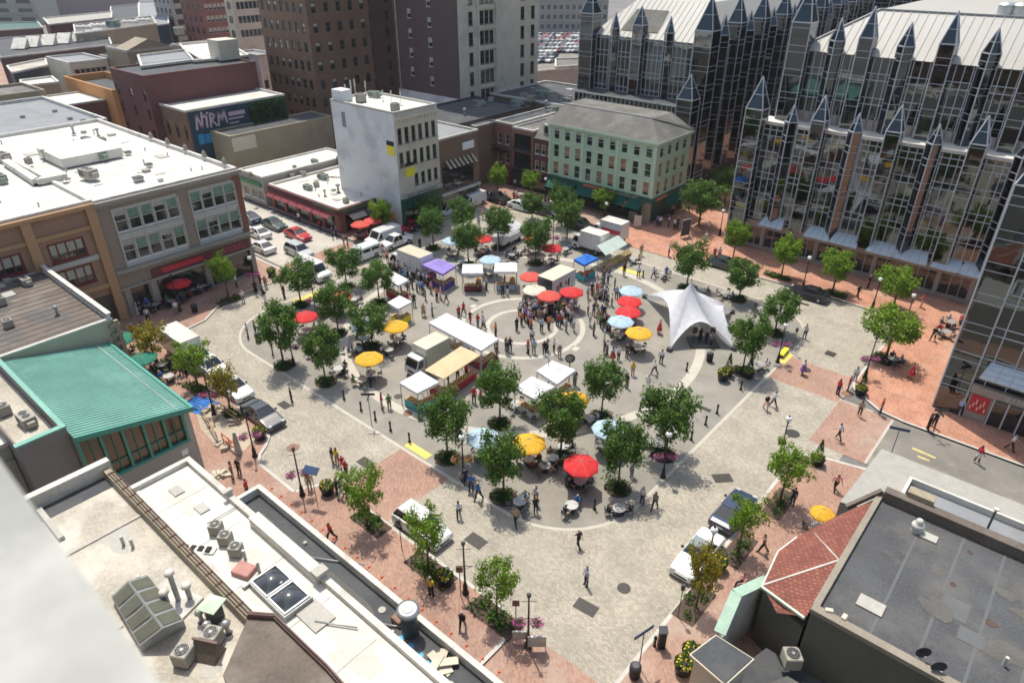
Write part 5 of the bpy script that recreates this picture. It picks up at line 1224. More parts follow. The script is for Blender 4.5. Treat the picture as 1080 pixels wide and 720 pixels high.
# double dome skylight on the white roof
b = bldg('twin_dome_skylight','pair of square dark domed skylights in a metal kerb on the white roof','skylight',*G(296,620,7.8))
glass('dome_glass',(.05,.055,.06),.12)
x, y = G(298,625,7.8); uy = (1,0)
m = MB(); m.box(x-1.65,y-.9,7.8,x+1.65,y+.75,8.15); m.box(x-1.9,y-1.2,7.8,x-1.65,y-.9,8.0); m.build('kerb','galv',b)
for s in (-1,1):
    cx_ = x+s*.8; n = 8; V = []; F = []
    for i in range(n+1):
        for j in range(n+1): a, c = i/n*2-1, j/n*2-1; V.append((cx_+a*.68,y-.07+c*.68,8.17+.35*(1-a*a)*(1-c*c)))
    for i in range(n):
        for j in range(n): F.append((i*(n+1)+j,(i+1)*(n+1)+j,(i+1)*(n+1)+j+1,i*(n+1)+j+1))
    mm = MB(); mm.add(V,F,0,True); d_ = mm.build('dome','dome_glass',b)
    f = MB(); 
    for a0,a1,c0_,c1_ in ((-.76,.76,-.76,-.68),(-.76,.76,.68,.76),(-.76,-.68,-.68,.68),(.68,.76,-.68,.68)): f.box(cx_+a0,y-.07+c0_,8.15,cx_+a1,y-.07+c1_,8.24)
    f.build('frame','steel',d_)
# flues, hood and pipes
x, y = G(190,636,7.7); e = empty('flue_group',(x,y,7.7),.3,'cluster of three galvanised flues with cowls on a pale pad beside the ridge skylight','flue')
MB().box(-.9,-.7,0,.9,.7,.12).build('pad','white_coping',e)
for a,b_,h_ in ((-.2,.1,1.9),(.3,.4,.9),(-.5,-.3,.8)):
    MB().cyl(a,b_,.12,h_,.13,.13,10).build('pipe','galv',e); MB().lathe(a,b_,[(.14,h_),(.24,h_+.06),(.24,h_+.2),(.12,h_+.26)],12).build('cowl','white_coping',e)
x, y = G(228,652,7.7); e = empty('green_cowl',(x,y,7.7),.4,'square vent stack with pale green pyramid cap near the brick pipes','roof vent')
MB().box(-.3,-.3,0,.3,.3,1.0).build('stack','dark_metal',e); MB().prism([(-.5,-.5),(.5,-.5),(.5,.5),(-.5,.5)],1.05,1.1).add([(-.5,-.5,1.1),(.5,-.5,1.1),(.5,.5,1.1),(-.5,.5,1.1),(0,0,1.35)],[(0,1,4),(1,2,4),(2,3,4),(3,0,4)]).build('cap','green_trim',e)
for i,(px,py) in enumerate(((213,655),(221,668),(241,667))): clutter(P_VENT,px,py,7.7,0,.8,'small capped vent near the pale green cowl, '+['farthest','nearest','rightmost'][i]+' of three')
x, y = G(221,690,7.7); e = empty('pitched_dormer',(x,y,7.7),.5,'small brown pitched dormer box at the bottom edge beside the condensers','dormer')
MB().add([(-.6,-.5,0),(.6,-.5,0),(.6,.5,0),(-.6,.5,0),(-.6,0,1),(.6,0,1)],[(0,1,5,4),(2,3,4,5),(1,2,5),(3,0,4)]).build('roof','brown_roof',e)
MB().beam((-.65,0,1.03),(.65,0,1.03),.12,.08).build('ridge','red_pipe',e)
# big round duct on the dark annexe roof
x, y = G(433,667,4.4); e = empty('exhaust_fan',(x,y,4.4),0,'big upright round exhaust fan with a pale lid on the black annexe roof','exhaust fan')
MB().cyl(0,0,0,1.7,.45,.45,18).build('duct','dark_metal',e); MB().lathe(0,0,[(.46,1.7),(.62,1.75),(.62,1.95),(.45,2.0)],18).build('rim','steel',e); MB().cyl(0,0,2.0,2.06,.36,.33,16).build('lid','white_roof',e)
x, y = G(421,655,4.4); o = MB().bbox(-.35,-.3,0,.35,.3,.4).build('junction_box','rust_iron'); o.location=(x,y,4.4); tag(o,'small rusty box beside the round exhaust fan','roof box')
pm('blue_ring',(.03,.32,.5),.5,.05)
for i,(px,py) in enumerate(((422,674),(432,682),(442,691),(453,700))):
    x, y = G(px,py,4.4); m = MB(); m.ring((0,0),.12,.24,.02,16); m.cyl(0,0,0,.018,.24,.24,16); o = m.build('pipe_ring','blue_ring'); o.location=(x,y,4.4); tag(o,'blue ringed pipe end on the black annexe roof, '+nm(i)+' from the left of four','roof fitting','blue ringed pipe ends')
x, y = G(403,643,4.4); o = MB().cyl(0,0,0,.05,.22,.22,14).build('roof_drain','parapet'); o.location=(x,y,4.4); tag(o,'pale round drain in the black annexe roof','roof drain')
x, y = G(322,573,4.4); o = MB().lathe(0,0,[(.12,0),(.14,.1),(.05,.16)],10).build('roof_drain','white_coping'); o.location=(x,y,4.4); tag(o,'small white cap on the black annexe roof','roof drain')
x, y = G(468,700,4.4); m = MB(); [m.obox((random.uniform(-.5,.5),random.uniform(-.4,.4)),(math.cos(i),math.sin(i)),.5,.22,i*.06,i*.06+.06) for i in range(6)]; o = m.build('timber_pile','stone_cream'); o.location=(x,y,4.4); tag(o,'pile of pale timber offcuts at the bottom edge of the black roof','timber pile')
# grey roof on the right
x, y = G(966,560,6); e = empty('white_cowl_vent',(x,y,6),0,'white round turbine vent on the dark grey roof','roof vent')
MB().cyl(0,0,0,.35,.3,.3,14).build('base','white_coping',e); MB().lathe(0,0,[(.3,.35),(.38,.45),(.34,.6),(.2,.66),(.22,.8),(.16,.95),(.05,1.0)],14).build('cowl','white_roof',e)
def dish(px,py,z,label):
    x, y = G(px,py,z); e = empty('satellite_dish',(x,y,z),.6,label,'satellite dish','satellite dishes')
    MB().tube((0,0,0),(0,0,.5),.03).build('mast','dark_metal',e)
    m = MB(); n = 14; R_ = .38; V = [(0,-.08,.6)]
    for k in (1,2): 
        for i in range(n): a=2*PI*i/n; r=R_*k/2; V.append((r*math.cos(a),-.08-.0-.18*(k/2)**2,.6+r*math.sin(a)))
    m.add(V,[(0,1+i,1+(i+1)%n) for i in range(n)]+[(1+i,1+n+i,1+n+(i+1)%n,1+(i+1)%n) for i in range(n)],0,True); m.build('dish','dark_metal',e)
    MB().tube((0,-.1,.35),(0,-.55,.62),.015).ball((0,-.55,.64),.05,6).build('feed_arm','steel',e)
dish(968,691,6.0,'grey satellite dish at the lower edge of the dark roof')
dish(984,706,6.0,'pale satellite dish below the other one at the picture edge')
for i,(px,py) in enumerate(((874,645),(890,652))):
    x, y = G(px,py,6.2); o = MB().bbox(-.2,-.12,0,.2,.12,.15).build('loose_brick','stone_cream'); o.location=(x,y,6.27); o.rotation_euler=(0,0,.5+i); tag(o,['left','right'][i]+' loose pale block on the dark roof edge','block','loose blocks')
x, y = G(1042,556,4.5); e = empty('white_capped_flue',(x,y,4.42),0,'thin grey flue with white cap on the sunken blue grey roof','flue'); MB().cyl(0,0,0,1.6,.07,.07,8).build('pipe','dark_metal',e); MB().cyl(0,0,1.6,1.7,.17,.15,10).build('cap','white_roof',e)
x, y = G(833,700,2.4); clutter(P_AC,833,700,2.4,.7,1.0,'white condenser with a dark fan in the shaded yard')
# flat roofs on the left
L1 = [(P_RTU,106,168,13.4,.2,.8,'ac_case_green','green grey unit in the middle of the big white roof'),(P_RTU,92,150,13.4,.2,.55,'ac_case_green','small green grey unit near the far parapet of the big white roof'),(P_RTU,95,188,13.4,.2,.85,'ac_case','tan unit at the front edge of the white roof above the pilasters'),(P_AC,109,152,13.4,0,.9,None,'grey condenser just right of the small green unit'),
(P_VENT,78,141,13.4,0,1.2,None,'dark capped vent closest to the far parapet'),(P_VENT,104,144,13.4,0,1.1,None,'dark capped vent right of the far parapet'),(P_VENT,48,168,13.4,0,1.2,None,'capped vent standing alone on the left white roof'),(P_VENT,110,156,13.4,0,1,None,'capped vent beside the grey condenser'),
(P_HATCH,146,190,13.4,0,.9,None,'dark hatch near the front of the white roof'),(P_HATCH,157,175,13.4,0,.7,None,'dark hatch in the middle of the white roof'),(P_HATCH,135,162,13.4,0,.7,None,'low square hatch on the right part of the white roof'),(P_RTU,5,170,13.5,.1,.8,'ac_case','unit at the left picture edge on the white roof'),(P_AC,31,173,13.5,.1,.8,None,'little square vent box on the left white roof'),(P_RTU,2,192,13.5,0,.7,'ac_case_green','dark unit at the far left of the white roof')]
for p,px,py,z,rz,s,cm,lab in L1: clutter(p,px,py,z,rz,s,lab,cm)
x, y = G(86,165,13.4); m = MB(); m.box(x-4,y-3.5,13.4,x+4,y+3.5,14.5); e = m.build('raised_roof','white_roof'); tag(e,'raised white roof box in the middle of the big white roof','roof structure')
pa = [G(8,175,13.4),G(40,196,13.4),G(72,190,13.4)]; m = MB()
for a,c in zip(pa,pa[1:]):
    m.beam((a[0],a[1],13.9),(c[0],c[1],13.9),.8,.6); 
    for t in (0,.25,.5,.75,1): q=(a[0]+(c[0]-a[0])*t,a[1]+(c[1]-a[1])*t); m.box(q[0]-.1,q[1]-.3,13.4,q[0]+.1,q[1]+.3,13.65)
tag(m.build('roof_duct','white_coping'),'long angled white duct on stubby feet on the left white roof','duct')
for i,(px,py) in enumerate(((24,124),(58,118),(74,126),(88,128))): clutter(P_HATCH,px,py,13.05,0,.6,'flat hatch on the smooth grey roof, '+nm(i)+' from the left')
clutter(P_RTU,28,300,8.0,.1,.55,'dark unit on the brown felt roof','ac_case'); clutter(P_HATCH,48,284,8.0,0,.7,'dark hatch at the far end of the brown felt roof'); clutter(P_VENT,61,332,8.0,0,.9,'short black vent in the middle of the brown felt roof'); clutter(P_AC,10,345,8.0,0,.8,'condenser at the left edge on the brown felt roof'); clutter(P_AC,2,322,8.0,0,.9,'condenser partly cut by the left edge on the brown roof')
clutter(P_RTU,30,447,7.33,.05,.62,'grey twin fan unit behind the green coping','ac_case'); clutter(P_AC,6,437,7.33,0,.9,'round fan condenser behind the green coping')
L2 = [(P_AC,320,186,3.6,0,.9,'condenser at the far corner of the red restaurant roof'),(P_RTU,341,189,3.6,.1,.7,'big dark unit at the back of the red restaurant roof'),(P_RTU,372,196,3.6,.1,.7,'unit beside the white wall on the red restaurant roof'),(P_AC,365,214,3.6,0,.8,'condenser near the front edge of the restaurant roof'),(P_AC,388,199,3.6,0,.8,'condenser nearest the trees on the restaurant roof'),(P_RTU,325,200,3.6,0,.6,'low dark unit in the middle of the restaurant roof'),(P_VENT,343,207,3.6,0,1,'capped vent in the middle of the restaurant roof'),(P_VENT,357,203,3.6,0,1.3,'tall capped vent on the restaurant roof'),(P_AC,334,197,3.6,0,.8,'condenser beside the low dark unit on the restaurant roof'),
(P_AC,308,188,3.6,0,.8,'condenser closest to the dark red party wall'),(P_RTU,332,172,4.6,0,.5,'unit on the long white shop roof'),(P_AC,311,178,4.6,0,.6,'condenser on the long white shop roof'),(P_AC,264,186,4.6,0,.7,'condenser at the near end of the long white shop roof'),
(P_AC,381,108,16.7,0,1.3,'big grey unit between the antennas on the whitewashed tower'),(P_RTU,395,103,16.7,.2,.7,'unit behind the antennas on the whitewashed tower'),(P_AC,417,117,16.7,0,1.1,'low round fan at the front corner of the whitewashed tower'),
(P_RTU,545,112,10.6,.3,.8,'blue grey unit on the dark roof behind the red row'),(P_RTU,571,102,10.6,.2,.9,'largest silver unit behind the red brick row'),(P_AC,560,108,10.6,.2,1.3,'white box unit between the larger ones'),(P_AC,552,104,10.6,.2,1.1,'small white unit behind the red row'),(P_VENT,576,114,10.8,0,1.3,'capped vent on the pale strip roof'),(P_RTU,598,108,10.8,0,.6,'dark unit on the pale strip roof'),(P_AC,586,118,10.8,0,1,'little condenser on the pale strip roof'),(P_RTU,505,112,10.6,.2,.8,'unit on the grey roof near the cream tower'),(P_AC,518,108,10.6,.2,1,'condenser on the grey roof near the cream tower'),(P_VENT,490,122,10.6,0,1.2,'capped vent on the grey corner roof'),
(P_RTU,120,29,14,.3,1.5,'dark cooling plant on a far roof below the mauve wall'),(P_AC,190,38,12.3,0,2.5,'blue dark cooling tower on the low warehouse roof')]
for p,px,py,z,rz,s,lab in L2: clutter(p,px,py,z,rz,s,lab)
# ------------------------------------------------------------------ street furniture
pm('globe',(.85,.86,.84),.3,.02,obj=True); pm('flower_pink',(.62,.12,.32),.7,.3,9,30,obj=True); pm('flower_purple',(.42,.10,.38),.7,.3,9,30,obj=True); pm('flower_yellow',(.75,.55,.05),.7,.3,9,30,obj=True); pm('banner_red',(.35,.04,.05),.7,.1)
leafm('leaf_bed',(.02,.075,.012),(.05,.13,.02)); leafm('leaf_bed2',(.10,.20,.02),(.20,.30,.03))
def make_lamp(h=4.7, globe=True, arms=True):
    e = empty('street_lamp', label='black street lamp', cat='street lamp'); PROTOS.add(e.name)
    MB().lathe(0,0,[(.24,0),(.24,.12),(.17,.2),(.15,.75),(.10,.9),(.085,1.1)],10).build('base','black_metal',e)
    MB().cyl(0,0,1.1,h,.07,.05,8).build('pole','black_metal',e)
    if arms:
        m = MB(); m.tube((-.55,0,2.5),(.55,0,2.5),.022); m.tube((-.5,0,2.5),(0,0,2.2),.015); m.tube((.5,0,2.5),(0,0,2.2),.015); m.tube((-.45,0,h-.35),(.45,0,h-.35),.018); m.build('arm','black_metal',e)
    if globe:
        MB().lathe(0,0,[(.09,h),(.13,h+.08),(.13,h+.12)],10).build('collar','black_metal',e); MB().ball((0,0,h+.36),.25,12).build('globe','globe',e); MB().lathe(0,0,[(.1,h+.58),(.07,h+.66),(.01,h+.72)],8).build('finial','black_metal',e)
    else:
        m = MB(); m.lathe(0,0,[(.06,h),(.12,h+.05),(.14,h+.25),(.05,h+.3)],8); m.build('lamp_head','dark_metal',e)
    return e
P_LG, P_LN, P_LS = make_lamp(3.9), make_lamp(4.35,False,True), make_lamp(3.3,True,False)
def leafball(m, c, r, n, size, mi=0, flat=.8, nm_=1):
    for _ in range(n):
        while 1:
            v = Vector((random.uniform(-1,1),random.uniform(-1,1),random.uniform(-1,1)))
            if v.length < 1: break
        v = v.normalized()*(v.length**.4)
        p = Vector(c)+Vector((v.x*r,v.y*r,v.z*r*flat)); d = Vector((random.gauss(0,1),random.gauss(0,1),random.gauss(0,.6)+.6)).normalized(); u = d.orthogonal().normalized(); w = d.cross(u)*.6; s = size*random.uniform(.6,1.3)
        mk = mi if not isinstance(mi,(list,tuple)) else random.choice(mi)
        m.add([p-u*s,p-w*s,p+u*s,p+w*s],[(0,1,2,3)],mk)
def make_basket(c1,c2):
    e = empty('flower_basket', label='hanging flower basket', cat='flower basket'); PROTOS.add(e.name)
    MB().lathe(0,0,[(.05,-.62),(.2,-.55),(.26,-.4)],10).build('bowl','soil',e)
    m = MB(); 
    for a in range(3): m.tube((.24*math.cos(a*2.1),.24*math.sin(a*2.1),-.4),(0,0,0),.008,n=4)
    m.build('chain','black_metal',e)
    m = MB(); leafball(m,(0,0,-.38),.42,150,.07,[0,0,0,1,1,2],.75); m.build('flowers',[c1,c2,'leaf_bed'],e)
    return e
P_BP, P_BY = make_basket('flower_pink','flower_purple'), make_basket('flower_yellow','flower_pink')
NB = [0]
def lamp(px,py,label,kind='g',baskets=None,rz=0,z=0):
    x, y = G(px,py,z); p = {'g':P_LG,'n':P_LN,'s':P_LS}[kind]; put(p,x,y,z,rz,1,label,'street lamps')
    if baskets:
        for s in (-1,1):
            put(P_BP if baskets == 'p' else P_BY, x+s*.52*math.cos(rz), y+s*.52*math.sin(rz), z+2.5, 0, 1, {'p':'pink','y':'yellow'}[baskets]+' '+('left' if s*math.cos(rz-AZ+PI/2) < 0 else 'right')+' flower basket, '+label, 'hanging flower baskets')
VA = AZ-PI/2     # direction to the right in the picture, in plan
lamp(557,681,'black lamp post by the boards at the bottom','n','p',VA,.12)
lamp(491,625,'black lamp post beside the lower tree pit near the kerb','n',None,VA,.12)
lamp(319,522,'black lamp post in front of the solar sign','n','p',VA+.3,.12)
lamp(269,481,'black lamp post by the building site','n','p',VA+.3,.12)
lamp(699,503,'globe lamp at the lower right plaza edge','g','p',VA)
lamp(489,506,'globe lamp at the lower left plaza edge','g','y',VA)
lamp(820,382,'globe lamp by the yellow bench','g','p',VA)
lamp(821,486,'globe lamp beside the right hand conifer planter','g',None,VA,.12)
lamp(912,398,'dark lamp at the brick corner','n','p',VA,.12)
lamp(846,306,'globe lamp beside the black saloon','g',None,VA,.12)
lamp(759,248,'globe lamp in the brick lane near the menu board','s',None,VA,.12)
lamp(638,240,'globe lamp in front of the mint green building','s',None,VA,.12)
lamp(667,225,'globe lamp by the corner of the mint green building','s',None,VA,.12) if 0 else None
lamp(270,328-22,'globe lamp on the left pavement','g','p',VA,.12)
lamp(334,358-24,'dark lamp among trees near the white van','n','p',VA)
lamp(310,385,'globe lamp under the far left plaza tree','g','p',VA)
lamp(954,343,'globe lamp above the bright tree on the brick area','s',None,VA,.12)
lamp(920,325,'slim globe lamp left of the bright tree on the brick area','s',None,VA,.12)
lamp(745,600,'globe lamp beside the white convertible','s',None,VA,.12)
lamp(226,437,'dark lamp beside the parked white cars','n','p',VA,.12)
lamp(583,266,'dark lamp behind the far red umbrella','n','p',VA)
lamp(427,222,'globe lamp in front of the red restaurant','s',None,VA,.12)
lamp(498,202,'globe lamp before the brown brick restaurant','s',None,VA,.12)
lamp(575,212,'globe lamp near the red brick row','s',None,VA,.12)
lamp(190,328,'dark lamp post in front of the outdoor tables on the left','n',None,VA,.12)
lamp(820,415-8,'slim globe lamp by the plaza edge above the walking couple','s',None,VA) if 0 else None
# bollards
e = empty('bollard', label='black bollard', cat='bollard'); P_BO = e; PROTOS.add(e.name)
MB().lathe(0,0,[(.14,0),(.14,.1),(.085,.16),(.085,.78),(.11,.8),(.11,.86),(.09,.9)],10).build('post','black_metal',e); MB().lathe(0,0,[(.09,.9),(.08,.98),(.02,1.04)],10).build('cap','black_metal',e)
for i,(px,py) in enumerate(((363,421),(381,433),(396,443),(412,454),(432,466))): put(P_BO,*G(px,py),label='black bollard in the row left of the yellow strip, '+nm(i)+' from the left',group='black bollards')
for i,(px,py) in enumerate(((781,411),(756,436),(744,448),(729,464))): put(P_BO,*G(px,py),label='black bollard near the right plaza edge, '+nm(i)+' from the right',group='black bollards')
for px,py,l in ((724,391,'black bollard on the pale ring below the stage tent'),(675,433,'black bollard on the pale ring left of a big tree'),(678,293,'black bollard on the pale ring near the blue umbrella'),(391,408,'black bollard on the pale ring between seated people'),(372,373,'black bollard on the pale ring by the crowded tables'),(660,290-8,'black bollard beyond the blue tent on the plaza edge'),(442,442,'black bollard behind the small white tent'),(690,682,'short black bollard by the parking meter at the bottom'),(627,537,'short black bollard under the trees at the foot'),(627,270,'black bollard beside the green gabled tent') ): put(P_BO,*G(px,py),label=l,group='black bollards')
# waste bins
e = empty('litter_bin', label='black slatted litter bin', cat='litter bin'); P_BIN = e; PROTOS.add(e.name)
m = MB(); m.cyl(0,0,.05,.9,.27,.3,14); 
for i in range(14): a=2*PI*i/14; m.tube((.3*math.cos(a),.3*math.sin(a),.05),(.33*math.cos(a),.33*math.sin(a),.9),.02,n=4)
m.build('body','black_metal',e); MB().lathe(0,0,[(.34,.9),(.34,.97),(.2,1.08)],14).build('lid','dark_metal',e)
for px,py,l,z in ((206,329,'black litter bin by the kerb in front of the outdoor tables',.12),(300,359,'black litter bin at the left tip of the plaza',0),(846,258,'black litter bin by the brick lane',.12),(273,362-2,'dark litter bin near the walking pair',0),(748,391-10,'black litter bin under the stage tent edge',0),(600,508+4,'black litter bin by the grey table',0),(345,455-2,'x',0)):
    if l != 'x': put(P_BIN,*G(px,py,z),z=z,label=l,group='litter bins')
# parking meter, sign posts
def post_sign(px,py,h,label,cat='sign',kind='blade',z=.12,rz=0,mat='sign_blue'):
    x, y = G(px,py,z); e = empty('street_sign' if kind=='blade' else 'sign_post',(x,y,z),rz,label,cat,'sign posts')
    MB().cyl(0,0,0,h,.035,.03,6).build('post','dark_metal',e)
    if kind == 'blade': MB().box(-.75,-.02,h,.75,.02,h+.25).build('name_blade',mat,e)
    elif kind == 'cross': MB().box(-.6,-.015,h-.05,.6,.015,h+.2).build('name_blade',mat,e); MB().box(-.015,-.5,h-.35,.015,.5,h-.1).build('name_blade',mat,e)
    elif kind == 'solar': MB().add([(-.6,-.25,h-.1),(.6,-.25,h-.1),(.6,.25,h+.2),(-.6,.25,h+.2),(-.6,-.25,h-.16),(.6,-.25,h-.16),(.6,.25,h+.14),(-.6,.25,h+.14)],[(0,1,2,3),(7,6,5,4),(0,4,5,1),(1,5,6,2),(2,6,7,3),(3,7,4,0)]).build('panel',mat,e)
    elif kind == 'plate': MB().box(-.22,-.02,h-.5,.22,.02,h).build('plate',mat,e)
    elif kind == 'head': MB().bbox(-.12,-.1,h-.1,.12,.1,h+.35).build('meter_head','dark_metal',e)
post_sign(674,703,3.0,'tall post with blue street name blade at the bottom kerb',kind='blade',rz=VA+.6)
post_sign(334,528,3.0,'post with tilted blue panel and small sign arms beside the lamp',kind='solar',rz=VA-.3)
post_sign(392,448,3.2,'tall thin post with dark cross arm beside the plaza bollards',kind='cross',z=0,rz=VA,mat='dark_metal')
post_sign(715,650,2.6,'thin parking post by the lower right tree pit',kind='head',rz=VA)
post_sign(544,664,2.7,'post with brown plate left of the bottom lamp',kind='plate',rz=VA,mat='rust_iron')
post_sign(486,628,2.7,'post with plate beside the yellow shirted passer by',kind='plate',rz=VA,mat='rust_iron')
post_sign(424,580,2.6,'thin parking post beside the white wagon',kind='head',rz=VA)
post_sign(940,478,2.4,'street name post at the end of the right hand road',kind='blade',rz=VA-.4)
post_sign(983,459,2.6,'grey sign post beside the two people in black',kind='cross',rz=VA,mat='dark_metal')
post_sign(835,372,2.6,'slim grey post near the white shirted walker',kind='head',z=0,rz=VA)
post_sign(787,375,2.6,'slim post in the conifer group',kind='head',z=0,rz=VA)
post_sign(530,345-8,3.4,'tall grey pole lamp with flat head in front of the trees',kind='blade',z=0,rz=VA,mat='galv') if 0 else None
x, y = G(525,272); e = empty('pole_lamp',(x,y,0),VA,'grey pole with flat crossbar head standing among the tables','street lamp'); MB().cyl(0,0,0,3.6,.07,.05,8).build('pole','galv',e); MB().box(-.8,-.12,3.6,.8,.12,3.72).build('lamp_head','dark_metal',e)
x, y = G(697,682,.12); e = empty('pay_station',(x,y,.12),VA,'black pay station with a solar lid on the bottom pavement','pay station'); MB().bbox(-.22,-.18,0,.22,.18,1.5).build('cabinet','black_metal',e); MB().add([(-.26,-.22,1.52),(.26,-.22,1.52),(.26,.22,1.68),(-.26,.22,1.68),(-.26,-.22,1.5),(.26,-.22,1.5),(.26,.22,1.5),(-.26,.22,1.5)],[(0,1,2,3),(0,4,5,1),(1,5,6,2),(2,6,7,3),(3,7,4,0)]).build('solar_lid','dark_metal',e)
x, y = G(669,713,.12); e = put(P_BIN,x,y,.12,label='black litter bin at the very bottom below the street sign',group='litter bins')
# information boards and kiosks
def board(px,py,w,h,label,mat,z=.12,rz=0):
    x, y = G(px,py,z); e = empty('notice_board',(x,y,z),rz,label,'notice board'); MB().box(-w/2,-.04,.25,w/2,.04,h).build('panel',mat,e); m = MB(); m.box(-w/2-.05,-.06,0,-w/2,.06,h+.05); m.box(w/2,-.06,0,w/2+.05,.06,h+.05); m.box(-w/2,-.06,h,w/2,.06,h+.05); m.build('frame','galv',e)
board(722,250,1.5,2.6,'tall dark menu board in white frame on the brick lane','dark_metal',rz=VA+.5)
board(566,684,1.0,1.1,'pale tilted notice board right of the bottom lamp','white_coping',rz=VA)
board(549,676,.9,.9,'pale notice board left of the bottom lamp','white_coping',rz=VA)
board(672,240,1.0,1.8,'white free standing sign by the delivery trucks','white_coping',rz=VA)
# benches / pole banner
x, y = G(826,374); m = MB(); m.box(-1.0,-.25,.42,1.0,.25,.5); o = None
e = empty('yellow_bench',(x,y,0),VA+.9,'bright yellow bench by the right edge of the plaza','bench'); MB().bbox(-.9,-.25,.38,.9,.25,.46,.02).build('seat','sign_yellow',e); 
for s in (-.75,.75): MB().box(s-.04,-.2,0,s+.04,.2,.38).build('leg','dark_metal',e)
# round red arrow statue / black roundel near the white tents
x, y = G(600,404); e = empty('round_sign',(x,y,0),VA,'round black rimmed sign on a short post by the white tents','sign'); MB().cyl(0,0,0,2.4,.05,.05,6).build('post','black_metal',e)
m = MB(); n = 20
for i in range(n): a=2*PI*i/n; c=2*PI*(i+1)/n; m.tube((.42*math.cos(a),0,2.8+.42*math.sin(a)),(.42*math.cos(c),0,2.8+.42*math.sin(c)),.07,n=6)
m.build('ring','black_metal',e); m = MB(); m.add([(.35*math.cos(2*PI*i/16),0,2.8+.35*math.sin(2*PI*i/16)) for i in range(16)],[tuple(range(16)),tuple(range(15,-1,-1))]); m.build('disc','concrete',e)
x, y = G(578,412); e = empty('banner_pole',(x,y,0),VA,'thin dark pole between the two white tents','pole'); MB().cyl(0,0,0,3.6,.05,.04,6).build('pole','dark_metal',e); MB().cyl(0,0,0,.1,.3,.25,10).build('foot','dark_metal',e)
# ------------------------------------------------------------------ umbrellas, tables and chairs
for k,c in dict(umb_red=(.72,.03,.035),umb_coral=(.75,.10,.07),umb_pale=(.50,.68,.80),umb_yellow=(.85,.48,.03),umb_cream=(.78,.74,.60),umb_green=(.015,.22,.14),umb_orange=(.75,.16,.04),tent_white=(.82,.82,.84),tent_purple=(.36,.28,.68),tent_blue=(.02,.17,.62),tent_tan=(.72,.55,.33),tent_mint=(.66,.78,.70),cloth_red=(.42,.03,.04),cloth_teal=(.06,.38,.42),cloth_purple=(.10,.05,.28),cloth_maroon=(.20,.03,.05),cloth_white=(.72,.72,.72),tarp_blue=(.03,.16,.50),stage_white=(.66,.67,.70)).items():
    mt = pm(k,c,.8,.12,1.3,7,obj=True)
    if k[:3] in ('umb','ten','sta'):
        nn = mt.node_tree; bs = nn.nodes['Principled BSDF']; tr = nn.nodes.new('ShaderNodeBsdfTranslucent'); mx = nn.nodes.new('ShaderNodeMixShader'); mx.inputs[0].default_value = .22; nn.links.new(bs.inputs['Base Color'].links[0].from_socket, tr.inputs['Color']); nn.links.new(bs.outputs[0], mx.inputs[1]); nn.links.new(tr.outputs[0], mx.inputs[2]); nn.links.new(mx.outputs[0], nn.nodes['Material Output'].inputs['Surface'])
pm('umb_seam',(.30,.26,.22),.8,.1)
def make_umbrella():
    e = empty('umbrella', label='x', cat='umbrella'); PROTOS.add(e.name)
    m = MB(); n = 8; V = [(0,0,2.75)]
    for r,z in ((.62,2.62),(1.22,2.38),(1.42,2.26),(1.42,2.16)):
        for i in range(n): a = 2*PI*(i+.5)/n; V.append((r*math.cos(a),r*math.sin(a),z))
    F = [(0,1+i,1+(i+1)%n) for i in range(n)]
    for k in range(3): F += [(1+k*n+i,1+(k+1)*n+i,1+(k+1)*n+(i+1)%n,1+k*n+(i+1)%n) for i in range(n)]
    m.add(V,F); m.build('canopy','umb_red',e)
    sm = MB()
    for i in range(n):
        for a_,b_ in ((0,1+i),(1+i,1+n+i),(1+n+i,1+2*n+i)): sm.tube(Vector(V[a_])+Vector((0,0,.012)),Vector(V[b_])+Vector((0,0,.012)),.011,n=4)
    sm.build('seams','umb_seam',e)
    MB().cyl(0,0,.05,2.8,.03,.025,8).build('pole','galv',e); m = MB()
    for i in range(n): a = 2*PI*(i+.5)/n; m.tube((0,0,2.2),(.7*math.cos(a),.7*math.sin(a),2.56),.012,n=4)
    m.build('ribs','galv',e); MB().cyl(0,0,0,.06,.3,.28,12).build('foot','dark_metal',e)
    return e
def make_table():
    e = empty('cafe_table', label='x', cat='table'); PROTOS.add(e.name)
    MB().cyl(0,0,.71,.74,.5,.5,18).build('tabletop','galv',e); m = MB(); m.cyl(0,0,.02,.71,.035,.035,8); m.cyl(0,0,0,.03,.28,.26,12); m.build('pedestal','dark_metal',e)
    return e
def make_chair():
    e = empty('cafe_chair', label='x', cat='chair'); PROTOS.add(e.name)
    MB().bbox(-.21,-.2,.43,.21,.2,.46,.01).build('seat','dark_metal',e); m = MB(); m.box(-.2,.17,.62,.2,.2,.86)
    m.box(-.21,.18,.46,-.18,.21,.86); m.box(.18,.18,.46,.21,.21,.86); m.build('backrest','dark_metal',e)
    for a in (-.18,.18):
        for b in (-.17,.17): MB().tube((a,b,0),(a*.95,b*.95,.43),.014,n=5).build('leg','dark_metal',e)
    return e
P_UM, P_TB, P_CH = make_umbrella(), make_table(), make_chair()
SEATS = []
